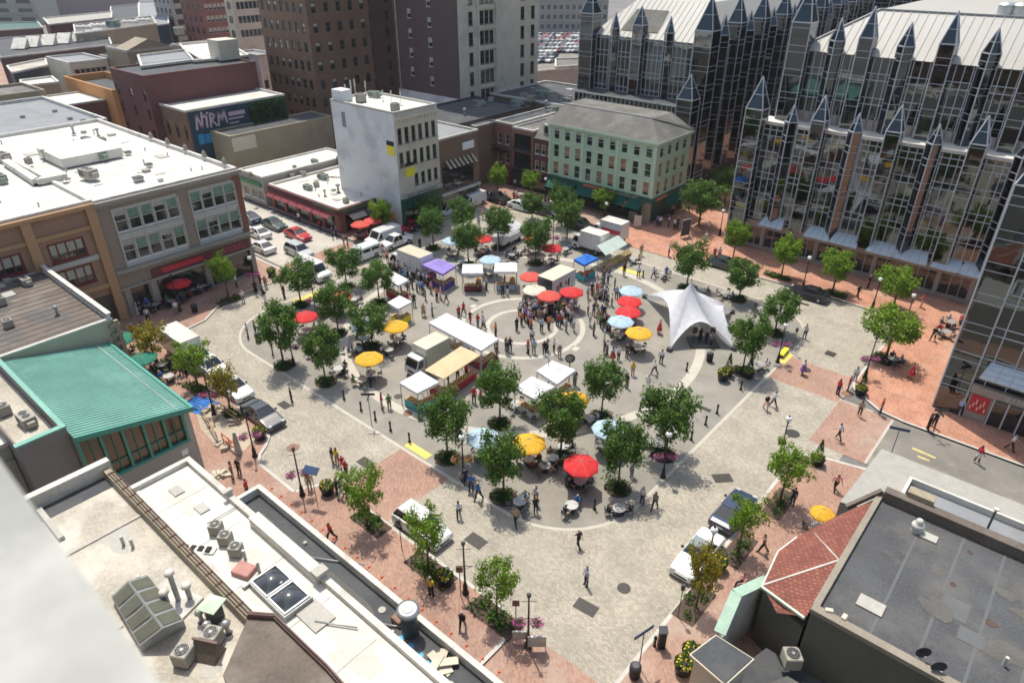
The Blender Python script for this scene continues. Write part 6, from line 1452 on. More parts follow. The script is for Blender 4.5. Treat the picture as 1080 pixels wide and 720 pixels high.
def cafe(px,py,col,where,umb=True,n=4,taken=2,ut=2.5,z=0):
    """px, py is the middle of the umbrella canopy (or of the table when there is none)"""
    x, y = G(px,py,ut if umb else .74)
    nmc = {'umb_red':'red','umb_coral':'coral','umb_pale':'pale blue','umb_yellow':'yellow','umb_cream':'cream','umb_green':'green','umb_orange':'orange'}.get(col,'')
    ttl = f'{nmc} umbrella {where}' if umb else f'open table {where}'
    if umb:
        u = put(P_UM,x,y,z,random.random(),1,ttl,'cafe umbrellas'); 
        for k in u.children:
            if k.name.startswith('canopy'): recolor(k,0,col)
    put(P_TB,x,y,z+.005,0,1,'round table '+(f'under the {ttl}' if umb else where),'cafe tables')
    a0 = random.random()*2
    for i in range(n):
        a = a0+2*PI*i/n; cx_, cy_ = x+.85*math.cos(a), y+.85*math.sin(a)
        put(P_CH,cx_,cy_,z,a-PI/2,1,'dark cafe chair '+(f'under the {ttl}' if umb else where),f'chairs {where}')
        if i < taken: SEATS.append((cx_,cy_,z,a,ttl))
U = [(613,488,'umb_red','at the foot between two tall trees',4,3),(321,332,'umb_red','among the far left plaza trees',4,1),(582,260,'umb_red','left of the delivery truck and the blue tent',4,2),(509,250,'umb_red','under the trees behind the white stalls',4,2),(664,316,'umb_red','farther one of the touching red pair',4,2),(663,327,'umb_red','nearer one of the touching red pair',4,1),(603,306,'umb_red','right of the food trailer beside the crowd',4,2),(579,310,'umb_coral','in front of the food trailer opening',3,1),(560,290,'umb_coral','left of the food trailer',4,1),(564,304,'umb_cream','in front of the coral one',3,1),(666,305,'umb_pale','just behind the touching red pair',4,2),(655,337,'umb_pale','just in front of the touching red pair',4,3),(674,349,'umb_yellow','right of the pale one near the red pair',4,3),(477,252,'umb_pale','under the trees behind the purple tent',4,2),(517,272,'umb_pale','between the two white stalls',4,2),(642,450,'umb_pale','half hidden by a tall tree',4,1),(509,459,'umb_pale','between two trees in the lower plaza',4,1),(558,465,'umb_yellow','between two trees in the lower plaza',4,4),(605,419,'umb_yellow','caught in a treetop behind the white tents',4,1),(389,376,'umb_yellow','beside the pale ring by the left trees',4,3),(417,342,'umb_yellow','between the left trees and the cream truck',4,2),(563,249,'umb_orange','under the tree by the delivery trucks',4,1),(380,235,'umb_coral','on the restaurant terrace, leftmost',4,3),(393,231,'umb_coral','on the restaurant terrace, second from the left',4,3),(407,227,'umb_orange','on the restaurant terrace behind a light green tree',4,2),(423,220,'umb_coral','on the restaurant terrace, rightmost',4,3),(149,376,'umb_green','on the pavement beside the ribbed green roof',4,3),(127,355,'umb_green','small one at the quoined corner wall',2,1),(188,297,'umb_red','in the shade of the grey corner building',4,3),(869,536,'umb_yellow','on the brick pavement beside the tiled roof',2,1),(358,311,'umb_coral','hidden in a left plaza tree',3,1),(383,341,'umb_pale','hidden behind a left plaza tree',3,2)]
for px,py,c,w,n,t in U: cafe(px,py,c,w,True,n,t); (px,py)==(869,536) and setattr(SEATS and [o for o in COL.objects if o.name.startswith('umbrella')][-1],'scale',(.62,.62,.9))
T = [(352,366,'behind the pale ring among the left trees',4,4),(377,368,'just right of the pale ring among the left trees',4,4),(357,388,'below the left trees near the plaza edge',4,2),(410,368,'right of the yellow umbrella by the ring',3,2),(382,400,'on the lower end of the left ring',3,2),(583,482,'with grey top left of the red umbrella at the foot',3,2),(563,462-30,'behind the lower yellow umbrella',4,2),(603,532,'in the open at the foot of the plaza',2,2),(575,490,'beside the lower right tree pit',3,2),(548,528,'by the tree nearest the foot',3,2),(594,470,'under the big tree in the lower middle',4,2),(622,440,'left of the shrub ring in the middle',3,2),(690,466,'in the shade below the right tree',4,2),(765,308,'behind the stage tent under the trees',4,2),(740,306,'right behind the stage tent peak',3,2),(803,325,'between the trees right of the stage tent',4,2),(800,346,'beside the right hand trees',3,2),(802,384,'between the right trees and the pole lamp',3,2),(487,276,'left of the first white stall',3,2),(505,266,'behind the first white stall',3,2),(540,268,'behind the second white stall',4,3),(547,264,'near the pole lamp behind the stalls',3,2),(596,262,'beside the second red umbrella',3,2),(332,372,'under the far left trees',3,2),(340,328,'left behind the red umbrella on the left',3,2),(373,315,'between two left plaza trees',4,3),(400,330,'right of the left plaza trees',3,2),(668,272,'under the tree beside the brick lane',3,2),(700,288,'near the tree and the stage tail',3,2),(545,425,'left of the lower tall trees',4,3),(653,535,'by the lower right tree near the edge',2,2)]
for px,py,w,n,t in T: cafe(px,py,'',w,False,n,t)
T2 = [(156,322),(163,330-8),(172,312),(180,318),(182,306),(192,310),(196,302),(203,306),(207,297),(214,302)]
ords = ['leftmost','second from the left','third from the left','fourth from the left','fifth from the left','fifth from the right','fourth from the right','third from the right','second from the right','rightmost']
for i,(px,py) in enumerate(sorted(T2)): cafe(px,py,'',f'outside the grey corner building, {ords[i]}',False,3,3 if i%2 else 2,z=.12)
for i,(px,py) in enumerate(((528,206),(548,205),(583,213),(593,217),(605,220),(600,213),(383,248),(440,232))): cafe(px,py,'',f'along the far side of the square, {nm(i)} from the left' if 0 else ['near the corner by the black pickup','left of the dark lamp at the red row','before the green awnings, leftmost','before the green awnings, second from left','before the green awnings, rightmost','against the awnings of the mint green building','left end of the restaurant terrace','right end of the restaurant terrace'][i],False,4,3,z=.12)
for i,(px,py) in enumerate(((942,379),(998,350),(1003,340),(170,385),(178,397))): cafe(px,py,'',['in the shade of the bright tree on the brick area','against the right glass building, nearer','against the right glass building, farther','beside the ribbed green roof, farther','beside the ribbed green roof, nearer'][i],False,4,3,z=.12)
# ------------------------------------------------------------------ market tents
pm('produce',(.45,.16,.05),.8,.6,6,30,obj=True); pm('crate_wood',(.42,.29,.15),.8,.15,3,12,obj=True)
def tent(name, px, z, mat, label, peak=.7, cloth='cloth_white', valance=.28, front='all', tz=2.15, goods=True):
    P = [G(a,b,z) for a,b in px]; cx_ = sum(p[0] for p in P)/4; cy_ = sum(p[1] for p in P)/4
    e = empty(name,(cx_,cy_,0),0,label,'market tent','market tents',world=True)
    m = MB(); V = [(p[0],p[1],z) for p in P]; n = len(V); ap = (cx_,cy_,z+peak); k = .5
    mid = [(p[0]+(cx_-p[0])*k, p[1]+(cy_-p[1])*k, z+peak*.38) for p in V]
    low = [(p[0],p[1],z-valance) for p in V]; A = V+mid+low+[ap]
    F = []
    for i in range(n): j = (i+1)%n; F += [(i,j,n+j,n+i),(n+i,n+j,3*n),(2*n+i,2*n+j,j,i)]
    m.add(A,F); m.build('canopy',mat,e)
    for p in P: q = (p[0]+(cx_-p[0])*.03,p[1]+(cy_-p[1])*.03); MB().box(q[0]-.03,q[1]-.03,0,q[0]+.03,q[1]+.03,z-.02).build('leg','galv',e)
    m = MB()
    for i in range(n): a, b = V[i], V[(i+1)%n]; m.beam((a[0]+(cx_-a[0])*.03,a[1]+(cy_-a[1])*.03,z-.05),(b[0]+(cx_-b[0])*.03,b[1]+(cy_-b[1])*.03,z-.05),.04,.04)
    m.build('frame','galv',e)
    if cloth:
        # trestle counters on the sides towards the customers
        idx = sorted(range(n), key=lambda i: PR((P[i][0]+P[(i+1)%n][0])/2,(P[i][1]+P[(i+1)%n][1])/2,0)[1])[-2:]
        for q, i in enumerate(idx):
            a, b = Vector(P[i]), Vector(P[(i+1)%n]); c = Vector((cx_,cy_)); mid_ = (a+b)/2; d = (b-a).normalized(); L = (b-a).length*.42; ctr = mid_+(c-mid_).normalized()*.55
            t = empty('market_table',(ctr.x,ctr.y,0),math.atan2(d.y,d.x),f'{["left","right"][0 if PR(ctr.x,ctr.y,0)[0] < PR(cx_,cy_,0)[0] else 1]} counter of the {label}','table','market tables')
            MB().bbox(-L,-.35,.06,L,.35,.78,.02).build('tablecloth',cloth,t); MB().box(-L-.02,-.36,.785,L+.02,.36,.80).build('tabletop','crate_wood',t)
            if goods:
                m = MB(); r2 = random.Random(int(cx_*10)+q)
                k = int(L*2/.45)
                for s in range(k):
                    xx = -L+.22+s*.45; m.box(xx-.18,-.28,.802,xx+.18,.26,.90,0)
                    for _ in range(7): m.ball((xx+r2.uniform(-.13,.13),r2.uniform(-.2,.2),.92),.06,6,mi=r2.choice([1,2,3,4]))
                g = m.build('produce_display',['crate_wood','produce','flower_yellow','leaf_bed','umb_red']); g.location=(ctr.x,ctr.y,0); g.rotation_euler=(0,0,math.atan2(d.y,d.x)); tag(g,f'goods on the {["left","right"][0 if PR(ctr.x,ctr.y,0)[0] < PR(cx_,cy_,0)[0] else 1]} counter, {label}','crates','crates of goods on market tables')
    return e
tent('market_tent',[(452,340),(471,330),(497,343),(479,354.5)],2.6,'tent_white','farther half of the long white canopy',.08,'cloth_white')
tent('market_tent',[(479.3,354.7),(497.4,343.2),(526,357),(507.6,369.5)],2.6,'tent_white','nearer half of the long white canopy',.08,'cloth_maroon')
tent('market_tent',[(448,390),(486,365),(507,374),(468,399.5)],2.6,'tent_tan','tan canopy beside the cream truck',.12,'cloth_red',.1)
tent('market_tent',[(421.4,403.4),(443.4,391),(463,402.8),(440,414.4)],2.5,'tent_white','square white tent by the cream truck',.35,'cloth_teal')
tent('market_tent',[(566,391),(582.5,380),(607.5,390),(587.5,405)],2.5,'tent_white','farther white tent of the pair by the round sign',.6,'cloth_white')
tent('market_tent',[(542.5,409),(561,396.5),(585,407.5),(564,421)],2.5,'tent_white','nearer white tent of the pair by the round sign',.6,'cloth_white')
tent('market_tent',[(445,279),(462,272.5),(481,280),(467,289)],2.5,'tent_purple','purple tent with dark purple counters',.8,'cloth_purple')
tent('market_tent',[(487,288),(488,278.5),(509,278.5),(509.5,288)],2.6,'tent_white','maroon white stall nearest the purple tent',.5,'cloth_maroon')
tent('market_tent',[(521,286.5),(522,277),(545,277),(545.5,286.5)],2.6,'tent_white','white stall with pale blue counter',.5,'umb_pale')
tent('market_tent',[(605,273.4),(618,267.6),(631.4,272),(616.5,279.3)],2.5,'tent_blue','bright blue tent by the delivery trucks',.5,'cloth_teal')
tent('market_tent',[(403,291.5),(414,286),(431,295),(420,301)],2.5,'tent_white','white tent half behind a plaza tree',.5,'cloth_red')
tent('market_tent',[(408.5,319),(421.5,311.5),(434.5,318),(420,325.5)],2.4,'tent_white','small white tent beside the left trees',.25,'sign_yellow')
# gabled mint tent
pr, pq, pe, pf = G(629.5,259,3.2), G(652,248,3.2), G(662,257.5,2.2), G(639,269.5,2.2); e = empty('market_tent',pr+(0,),0,'long pale mint gabled tent beside the delivery trucks','market tent','market tents',world=True)
bk = [(2*pr[0]-pf[0],2*pr[1]-pf[1]),(2*pq[0]-pe[0],2*pq[1]-pe[1])]
m = MB(); m.add([pr+(3.2,),pq+(3.2,),pe+(2.2,),pf+(2.2,),bk[0]+(2.2,),bk[1]+(2.2,)],[(0,3,2,1),(0,1,5,4)]); m.build('canopy','tent_mint',e)
for q in (pe,pf,bk[0],bk[1]): MB().cyl(q[0],q[1],0,2.2,.03,.03,6).build('leg','galv',e)
c0 = Vector(((pe[0]+pf[0])/2,(pe[1]+pf[1])/2)); d = (Vector(pe)-Vector(pf)).normalized()
for k in (-1,1):
    q = c0+d*1.6*k+Vector((-.3,.5)); t = empty('market_table',(q.x,q.y,0),math.atan2(d.y,d.x),['near','far'][k>0]+' half of the plant table under the pale mint gabled tent','table','market tables'); MB().bbox(-1.5,-.4,.04,1.5,.4,.75,.02).build('tablecloth','crate_wood',t)
    m = MB(); [leafball(m,(x_,0,.95),.25,40,.07,[0,0,1]) for x_ in lin(-1.3,1.3,6)]; g = m.build('potted_plants',['leaf_bed2','flower_yellow']); g.location=(q.x,q.y,0); g.rotation_euler=(0,0,math.atan2(d.y,d.x)); tag(g,['near','far'][k>0]+' row of potted plants under the mint gabled tent','plants','potted plants')
# stage tent
A = [G(706,370),G(774,369),G(772,330),G(680,314)]
cx_, cy_ = G(741,352); ph = height_at(cx_,cy_,300)
cxy = G(735,345); ph = 7.2
for _ in range(40):
    px_, py_, w_ = PR(cxy[0],cxy[1],ph); dx_, dy_ = 729.5-px_, 296-py_
    g1_, g2_ = G(735+0,345), None; cxy = (cxy[0]+RT.x*dx_/12, cxy[1]+RT.y*dx_/12); ph -= dy_/14
e = empty('stage_tent',(cxy[0],cxy[1],0),0,'tall white star shaped tensile tent over a small stage','stage tent',world=True)
m = MB(); NS, NT = 12, 14; V = []; F = []; idx = 0
for i in range(4):
    a, b = A[i], A[(i+1)%4]; base = len(V)
    for ti in range(NT+1):
        t = ti/NT; w_ = 4*t*(1-t); H = Vector((a[0]+(b[0]-a[0])*t, a[1]+(b[1]-a[1])*t)); H = H+(Vector(cxy)-H)*(.28*w_); hz = 2.5*w_**.8
        for si in range(NS+1):
            s = si/NS; p = Vector(cxy)+(H-Vector(cxy))*(s**1.25); z = ph+(hz+.15-ph)*(1-(1-s)**1.7); V.append((p.x,p.y,z))
    for ti in range(NT):
        for si in range(NS): o = base+ti*(NS+1)+si; F.append((o,o+NS+1,o+NS+2,o+1))
m.add(V,F,0,True); m.build('canopy','stage_white',e)
MB().cyl(cxy[0],cxy[1],0,ph+.3,.07,.05,8).build('mast','galv',e)
for i,a in enumerate(A): MB().bbox(a[0]-.25,a[1]-.25,0,a[0]+.25,a[1]+.25,.4).build('anchor_block','dark_metal',e)
sx, sy = G(741,362); o = MB().bbox(-1.5,-1.1,0,1.5,1.1,.3,.03).build('stage_platform','dark_metal'); o.location=(sx,sy,0); o.rotation_euler=(0,0,VA); tag(o,'low dark platform under the stage tent','platform')
for i,(dx_,dy_) in enumerate(((-1.0,.1),(.9,.2))):
    x, y = sx+dx_*math.cos(VA), sy+dx_*math.sin(VA); e = empty('loudspeaker',(x,y,.3),VA,['left','right'][i]+' black loudspeaker on a tripod under the stage tent','loudspeaker','stage loudspeakers'); MB().bbox(-.22,-.2,1.0,.22,.2,1.6).build('cabinet','black_metal',e); MB().cyl(0,0,0,1.0,.03,.03,6).build('pole','black_metal',e)
    for k in range(3): MB().tube((0,0,.4),(.35*math.cos(k*2.1),.35*math.sin(k*2.1),0),.015,n=4).build('leg','black_metal',e)
# ------------------------------------------------------------------ building site by the green roofed building
def lowpile(px,py,label,mat,w=1.2,name='rubble_pile',z=.12,h=.4):
    x, y = G(px,py,z); m = MB(); r2 = random.Random(px)
    for _ in range(9): a = r2.random()*6; r = r2.random()*w*.6; m.obox((r*math.cos(a),r*math.sin(a)),(math.cos(a*3),math.sin(a*3)),r2.uniform(.1,.4),r2.uniform(.08,.2),0,r2.uniform(.08,h))
    o = m.build(name,mat); o.location=(x,y,z); tag(o,label,name.replace('_',' '))
P = [G(205,430,.12),G(233,425,.12),G(262,450,.12),G(270,462,.12),G(255,478,.12),G(228,470,.12),G(212,452,.12)]
struct('dug_up_paving', MB().sheet(P,.135), 'dirt')
x, y = G(211,427,.14); m = MB(); n = 12; V=[]; F=[]
for i in range(n+1):
    for j in range(n+1): a, c = i/n*2-1, j/n*2-1; V.append((a*1.5+random.uniform(-.08,.08),c*1.1+random.uniform(-.08,.08),max(.01,.45*(1-a*a)*(1-c*c)+random.uniform(-.09,.09))))
for i in range(n):
    for j in range(n): F.append((i*(n+1)+j,(i+1)*(n+1)+j,(i+1)*(n+1)+j+1,i*(n+1)+j+1))
m.add(V,F,0); o = m.build('tarpaulin','tarp_blue'); o.location=(x,y,.13); o.rotation_euler=(0,0,.3); tag(o,'crumpled bright blue tarpaulin beside the green roofed building','tarpaulin')
for px,py,l in ((238,470,'rubble pile in the dug up paving beside the fence'),(232,440,'pale rubble near the blue tarpaulin'),(225,505,'pile of pale blocks near the white roof corner'),(246,446,'rubble by the yellowish tree'),(222,432,'heap of stone pieces right of the tarpaulin')): lowpile(px,py,l,'dirt')
lowpile(236,500,'stack of pale stone slabs beside the two walkers','stone_cream')
def barrier(a,b,label,mat='galv'):
    A_, B_ = Vector(G(*a,.12)), Vector(G(*b,.12)); L = (B_-A_).length; d = (B_-A_).normalized(); e = empty('site_barrier',(A_.x,A_.y,.12),math.atan2(d.y,d.x),label,'barrier','site barriers'); m = MB()
    for z_ in (.45,.95): m.box(0,-.03,z_,L,.03,z_+.12)
    m.build('rail',mat,e)
    for k in (0,.5,1): MB().box(L*k-.03,-.25,0,L*k+.03,.25,.06).box(L*k-.03,-.03,.06,L*k+.03,.03,1.1).build('foot','dark_metal',e)
barrier((236,467),(250,478),'red ended trench barrier by the lamp post','umb_orange'); barrier((213,437),(230,466),'pale timber barrier on the left of the dug up paving','crate_wood'); barrier((226,430),(252,447),'pale barrier behind the dug up paving','crate_wood')
x, y = G(252,478,.12); e = empty('fence_mesh_roll',(x,y,.12),.2,'tall roll of silvery fence mesh beside the lamp post','fence roll'); m = MB(); m.lathe(0,0,[(.3,0),(.24,.8),(.18,1.7),(.10,2.2)],14); m.build('mesh_roll','galv',e)
for i,(px,py) in enumerate(((254,476),(247,466))):
    x, y = G(px,py,.12); m = MB(); m.lathe(0,0,[(.2,0),(.18,.04),(.11,.06),(.03,.6)],10); o = m.build('traffic_cone','umb_orange'); o.location=(x,y,.12); tag(o,['nearer','farther'][i]+' orange traffic cone by the dug up paving','traffic cone','traffic cones')
# blurred stone ledge of the viewpoint building
m = MB(); 
def near(px,py,d): 
    v = ray(px,py).normalized(); return tuple(Vector((0,0,HC))+v*d)
LZ = HC-.42
Q = [G(p_,q_,LZ)+(LZ,) for p_,q_ in ((-60,400),(62,572),(100,622),(163,712),(235,815))]; inn = [G(p_,q_,LZ+.02)+(LZ+.02,) for p_,q_ in ((-330,420),(-230,640),(-190,760),(-120,900),(-40,1100))]
V = Q+inn+[(q[0],q[1],q[2]-1.2) for q in Q]; n = 5
F = [(i,i+1,n+i+1,n+i) for i in range(4)]+[(i,2*n+i,2*n+i+1,i+1) for i in range(4)]
m.add(V,F,0,False); pm('ledge_stone',(.43,.44,.42),.85,.22,4,10,stain=(.27,.28,.27),stain_amt=.9)
o = m.build('stone_ledge','ledge_stone'); tag(o,'big blurred pale stone ledge in the lower left corner, very close','ledge')
# planters and tree pits
def make_planter():
    e = empty('planter', label='x', cat='planter'); PROTOS.add(e.name); MB().lathe(0,0,[(.34,0),(.42,.1),(.5,.62),(.54,.66),(.48,.68)],14).build('pot','black_metal',e); m = MB(); leafball(m,(0,0,.85),.5,260,.09,[0,0,1,1,2],.5); m.build('plants',['leaf_bed','leaf_bed2','flower_yellow'],e); return e
def make_conifer():
    e = empty('conifer_planter', label='x', cat='planter'); PROTOS.add(e.name); MB().lathe(0,0,[(.4,0),(.5,.1),(.58,.62),(.62,.66),(.55,.68)],14).build('pot','black_metal',e); m = MB()
    for k in range(420):
        t = random.random()**.8; r = .42*(1-t)*random.uniform(.7,1.05)+.03; a = random.random()*6.28; p = Vector((r*math.cos(a),r*math.sin(a),.7+t*1.9)); d = Vector((math.cos(a),math.sin(a),.5)).normalized(); u = Vector((0,0,1)); w = d.cross(u).normalized(); s=.1; m.add([p-w*s*.4,p+u*s*1.2+d*s*.5,p+w*s*.4,p-u*s*.3],[(0,1,2,3)])
    m.build('conifer','leaf_bed',e); m = MB(); leafball(m,(0,0,.75),.6,220,.09,[0,0,0,1],.35); m.build('underplanting',['leaf_bed2','flower_yellow'],e); return e
P_PL, P_CO = make_planter(), make_conifer()
for px,py,l in ((346,520,'black planter with yellow flowers right of the solar sign'),(275,462,'dark planter on the rounded kerb by the parked grey car'),(287,291,'long dark planter of lime plants at the left street corner'),(383,266,'planter with lime plants in front of the white van'),(470,615,'black planter beside the man in the yellow shirt'),(728,694,'planter of palms by the yellow stair at the bottom'),(720,708,'planter at the bottom edge by the yellow stair'),(757,600,'black planter behind the orange leaved tree'),(900,345-4,'x'),(762,400,'planter of lime and red leaves in the plaza, left of the conifers')):
    if l!='x': put(P_PL,*G(px,py,.12),z=.1,s=1.1,label=l,group='planters')
for px,py,l in ((861,490,'conifer planter on the right pavement corner'),(907,416,'conifer planter at the corner of the brick area'),(767,396,'conifer planter left of the plaza edge bollards'),(789,398,'narrow conifer planter next to the slim post')): put(P_CO,*G(px,py),z=.05,s=.95,label=l,group='conifer planters')
# ------------------------------------------------------------------ vehicles
glass('car_glass',(.012,.015,.018),.04); pm('tyre',(.02,.02,.02),.9,.2,5,20,obj=True); pm('rim',(.45,.46,.47),.35,.1,5,20,metal=.7,obj=True); glass('lamp_clear',(.55,.56,.56),.12); glass('lamp_red',(.35,.01,.01),.15); pm('plastic_black',(.018,.018,.02),.6,.1,obj=True)
for k,c in dict(car_white=(.66,.66,.64),car_black=(.012,.012,.016),car_red=(.42,.012,.02),car_silver=(.42,.44,.45),car_grey=(.035,.04,.048),car_blue=(.03,.05,.10),car_green=(.03,.07,.06),car_darkgreen=(.02,.035,.03),car_pale=(.62,.66,.64),truck_white=(.60,.61,.61),truck_cream=(.60,.56,.42),truck_sage=(.50,.52,.40)).items(): paint(k,c)
pm('soft_top',(.22,.26,.26),.8,.08,1,8,obj=True)
def make_car(prof, roofline, L, Wd, name, wr=.33, wx=(.82,-.83), doors=2):
    """prof: body side outline (x, z) from the nose over the top to the tail; roofline: greenhouse (x0,z),(x1,z)... front to back"""
    e = empty(name, label='x', cat='car'); PROTOS.add(e.name); h = Wd/2
    def loft(P, ws, mb, mi=0):
        n = len(P); secs = []
        for s, tt in ((-1,0),(-.93,1),(.93,1),(1,0)): pass
    # body: three width bands so that the shoulders roll in
    m = MB(); n = len(prof); ks = ((-1.0,0.0),(-.96,.10),(-.80,.14),(.80,.14),(.96,.10),(1.0,0.0))
    V = []
    for k, up in ks:
        for (x,z) in prof:
            zz = z-(.14-up)*(1 if z > .5 else 0)*.6; xx = x*(1-.03*(abs(k)>.9)*(abs(x) > L*.4)*1.0); V.append((xx, k*h, zz))
    F = []
    for a in range(len(ks)-1):
        for i in range(n): j = (i+1)%n; F.append((a*n+i, a*n+j, (a+1)*n+j, (a+1)*n+i))
    F.append(tuple(range(n-1,-1,-1))); F.append(tuple((len(ks)-1)*n+i for i in range(n)))
    m.add(V,F,0,False); body = m.build('body','car_white',e)
    # greenhouse
    m = MB(); R_ = roofline; nb = len(R_); wt, wb = h*.70, h*.90
    zmax = max(z for _,z in R_); V = []
    for s in (-1,1):
        for (x,z) in R_: t = (z-R_[0][1])/(zmax-R_[0][1]+1e-6); V.append((x, s*(wb+(wt-wb)*t), z))
    m.add(V,[(i,i+1,nb+i+1,nb+i) for i in range(nb-1)]+[tuple(range(nb-1,-1,-1)),tuple(nb+i for i in range(nb))]); m.build('windows','car_glass',e)
    tops = [(x,z) for x,z in R_ if z > zmax-.09]; m = MB(); xa, xb = max(t[0] for t in tops), min(t[0] for t in tops)
    m.bbox(xb-.03,-wt-.02,zmax-.03,xa+.03,wt+.02,zmax+.035,.03)
    for s in (-1,1):
        for (x0,z0),(x1,z1) in ((R_[0],tops[0]),(R_[-1],tops[-1])): m.beam((x0,s*(wb-.02),z0),(x1,s*(wt),z1),.07,.07)
        xm = (xa+xb)/2; m.beam((xm,s*(wb+.005),R_[0][1]),(xm,s*(wt+.01),zmax),.07,.07)
    m.build('roof','car_white',e)
    for x in (wx[0]*L/2*1.0*.78, wx[1]*L/2*.78):
        for s in (-1,1):
            w = MB(); w.tube((x,s*(h-.19),wr),(x,s*(h+.012),wr),wr,n=18); w = w.build('wheel','tyre',e); r = MB(); r.tube((x,s*(h+.008),wr),(x,s*(h+.028),wr),wr*.62,n=14); r.build('rim','rim',w)
    xn, xt = prof[0][0], min(p[0] for p in prof)
    xf = max(p[0] for p in prof)
    for s in (-1,1):
        MB().bbox(xf-.26,s*h*.72-.17,.60,xf-.04,s*h*.72+.17,.74,.03).build('headlight','lamp_clear',e); MB().bbox(xt+.0,s*h*.76-.14,.66,xt+.14,s*h*.76+.14,.86,.03).build('taillight','lamp_red',e)
        MB().bbox(R_[0][0]-.45,s*(h+.09)-.09,.92,R_[0][0]-.28,s*(h+.09)+.09,1.06,.02).build('mirror','plastic_black',e)
    MB().box(xf-.05,-h*.5,.38,xf+.004,h*.5,.54).build('grille','plastic_black',e); MB().box(xt-.006,-.26,.5,xt+.02,.26,.62).build('number_plate','sign_white',e)
    return e
def P_(L,hood,belt,trunk,nose=.55,suv=0):
    a = L/2; return [(a,.28),(a,nose),(a-.12,nose+.14),(a-.9,hood-.02),(a-1.35,belt),(-a+.95,belt+.02),(-a+.3,trunk),(-a,trunk-.1),(-a,.34),(-a+.1,.22),(a-.15,.20)]
P_SED = make_car(P_(4.7,.86,.95,.98),[(.95,.93),(.15,1.38),(-.9,1.40),(-1.75,.97)],4.7,1.8,'parked_car')
P_SUV = make_car(P_(4.6,1.0,1.06,1.06,.62),[(1.15,1.02),(.5,1.62),(-1.75,1.66),(-2.15,1.05)],4.6,1.86,'parked_car',.37)
P_WAG = make_car(P_(4.9,.95,1.0,1.02,.6),[(1.2,.98),(.45,1.52),(-1.9,1.52),(-2.3,1.0)],4.9,1.85,'parked_car',.35)
P_CONV = make_car(P_(4.8,.88,.95,.96),[(.75,.93),(.2,1.33),(-.75,1.38),(-1.2,.97)],4.8,1.82,'parked_car')
def pick():
    e = make_car([(2.6,.45),(2.6,.8),(2.5,.98),(1.5,1.05),(1.2,1.08),(-.75,1.1),(-.78,.72),(-2.5,.72),(-2.5,1.08),(-2.6,1.08),(-2.6,.5),(-2.5,.42),(2.45,.40)],[(1.2,1.06),(.6,1.7),(-.55,1.72),(-.75,1.1)],5.2,1.92,'pickup_truck',.39)
    return e
P_PICK = pick()
def make_van(name='van', L=5.2, Wd=2.0, H_=2.15, windows=False):
    e = empty(name, label='x', cat='van'); PROTOS.add(e.name); a = L/2; h = Wd/2
    prof = [(a,.35),(a,.85),(a-.15,1.0),(a-.85,1.15),(a-1.45,H_-.08),(a-1.75,H_),(-a+.1,H_),(-a,H_-.12),(-a,.4),(-a+.1,.3),(a-.1,.28)]; n = len(prof); m = MB(); V = []
    for k in (-1,-.9,.9,1):
        for x,z in prof: V.append((x,k*h*(1-.06*(z>1.5)),z-(.08 if abs(k)==1 and z > 1.5 else 0)))
    F = [(q*n+i,q*n+(i+1)%n,(q+1)*n+(i+1)%n,(q+1)*n+i) for q in range(3) for i in range(n)]+[tuple(range(n-1,-1,-1)),tuple(3*n+i for i in range(n))]
    m.add(V,F); m.build('body','car_white',e)
    p, q = (a-.9,1.17),(a-1.42,H_-.16); m = MB(); m.add([(p[0]+.03,-h*.82,p[1]+.02),(p[0]+.03,h*.82,p[1]+.02),(q[0]+.03,h*.76,q[1]+.02),(q[0]+.03,-h*.76,q[1]+.02)],[(0,1,2,3)]); m.build('windscreen','car_glass',e)
    for s in (-1,1):
        y = s*(h*.965+.008)
        m = MB(); m.add([(a-1.0,s*(h+.006),1.18),(a-1.75,s*(h+.006),1.18),(a-1.75,y,H_-.3),(a-1.5,y,H_-.3)],[(0,1,2,3),(3,2,1,0)]); m.build('side_window','car_glass',e)
        if windows:
            for k in range(2): x1_ = a-1.95-k*1.45; m = MB(); m.add([(x1_,s*(h+.006),1.22),(x1_-1.25,s*(h+.006),1.22),(x1_-1.25,y,H_-.3),(x1_,y,H_-.3)],[(0,1,2,3),(3,2,1,0)]); m.build('side_window','car_glass',e)
        for x in (a-.85,-a+.95): w = MB(); w.tube((x,s*(h-.2),.36),(x,s*(h+.012),.36),.36,n=18); w = w.build('wheel','tyre',e); MB().tube((x,s*(h+.008),.36),(x,s*(h+.03),.36),.2,n=12).build('rim','rim',w)
        MB().bbox(a-.14,s*h*.75-.14,.72,a+.01,s*h*.75+.14,.92,.02).build('headlight','lamp_clear',e); MB().bbox(-a-.01,s*h*.86-.08,.9,-a+.08,s*h*.86+.08,1.3,.02).build('taillight','lamp_red',e); MB().bbox(a-1.2,s*(h+.12)-.08,1.15,a-1.05,s*(h+.12)+.08,1.4,.02).build('mirror','plastic_black',e)
    MB().box(a-.02,-h*.5,.45,a+.006,h*.5,.68).build('grille','plastic_black',e); MB().box(-a-.01,-h*.75,1.25,-a+.01,h*.75,H_-.3).build('rear_window','car_glass',e)
    return e
P_VAN, P_MINI = make_van(), make_van('minibus',5.0,1.9,1.9,True)
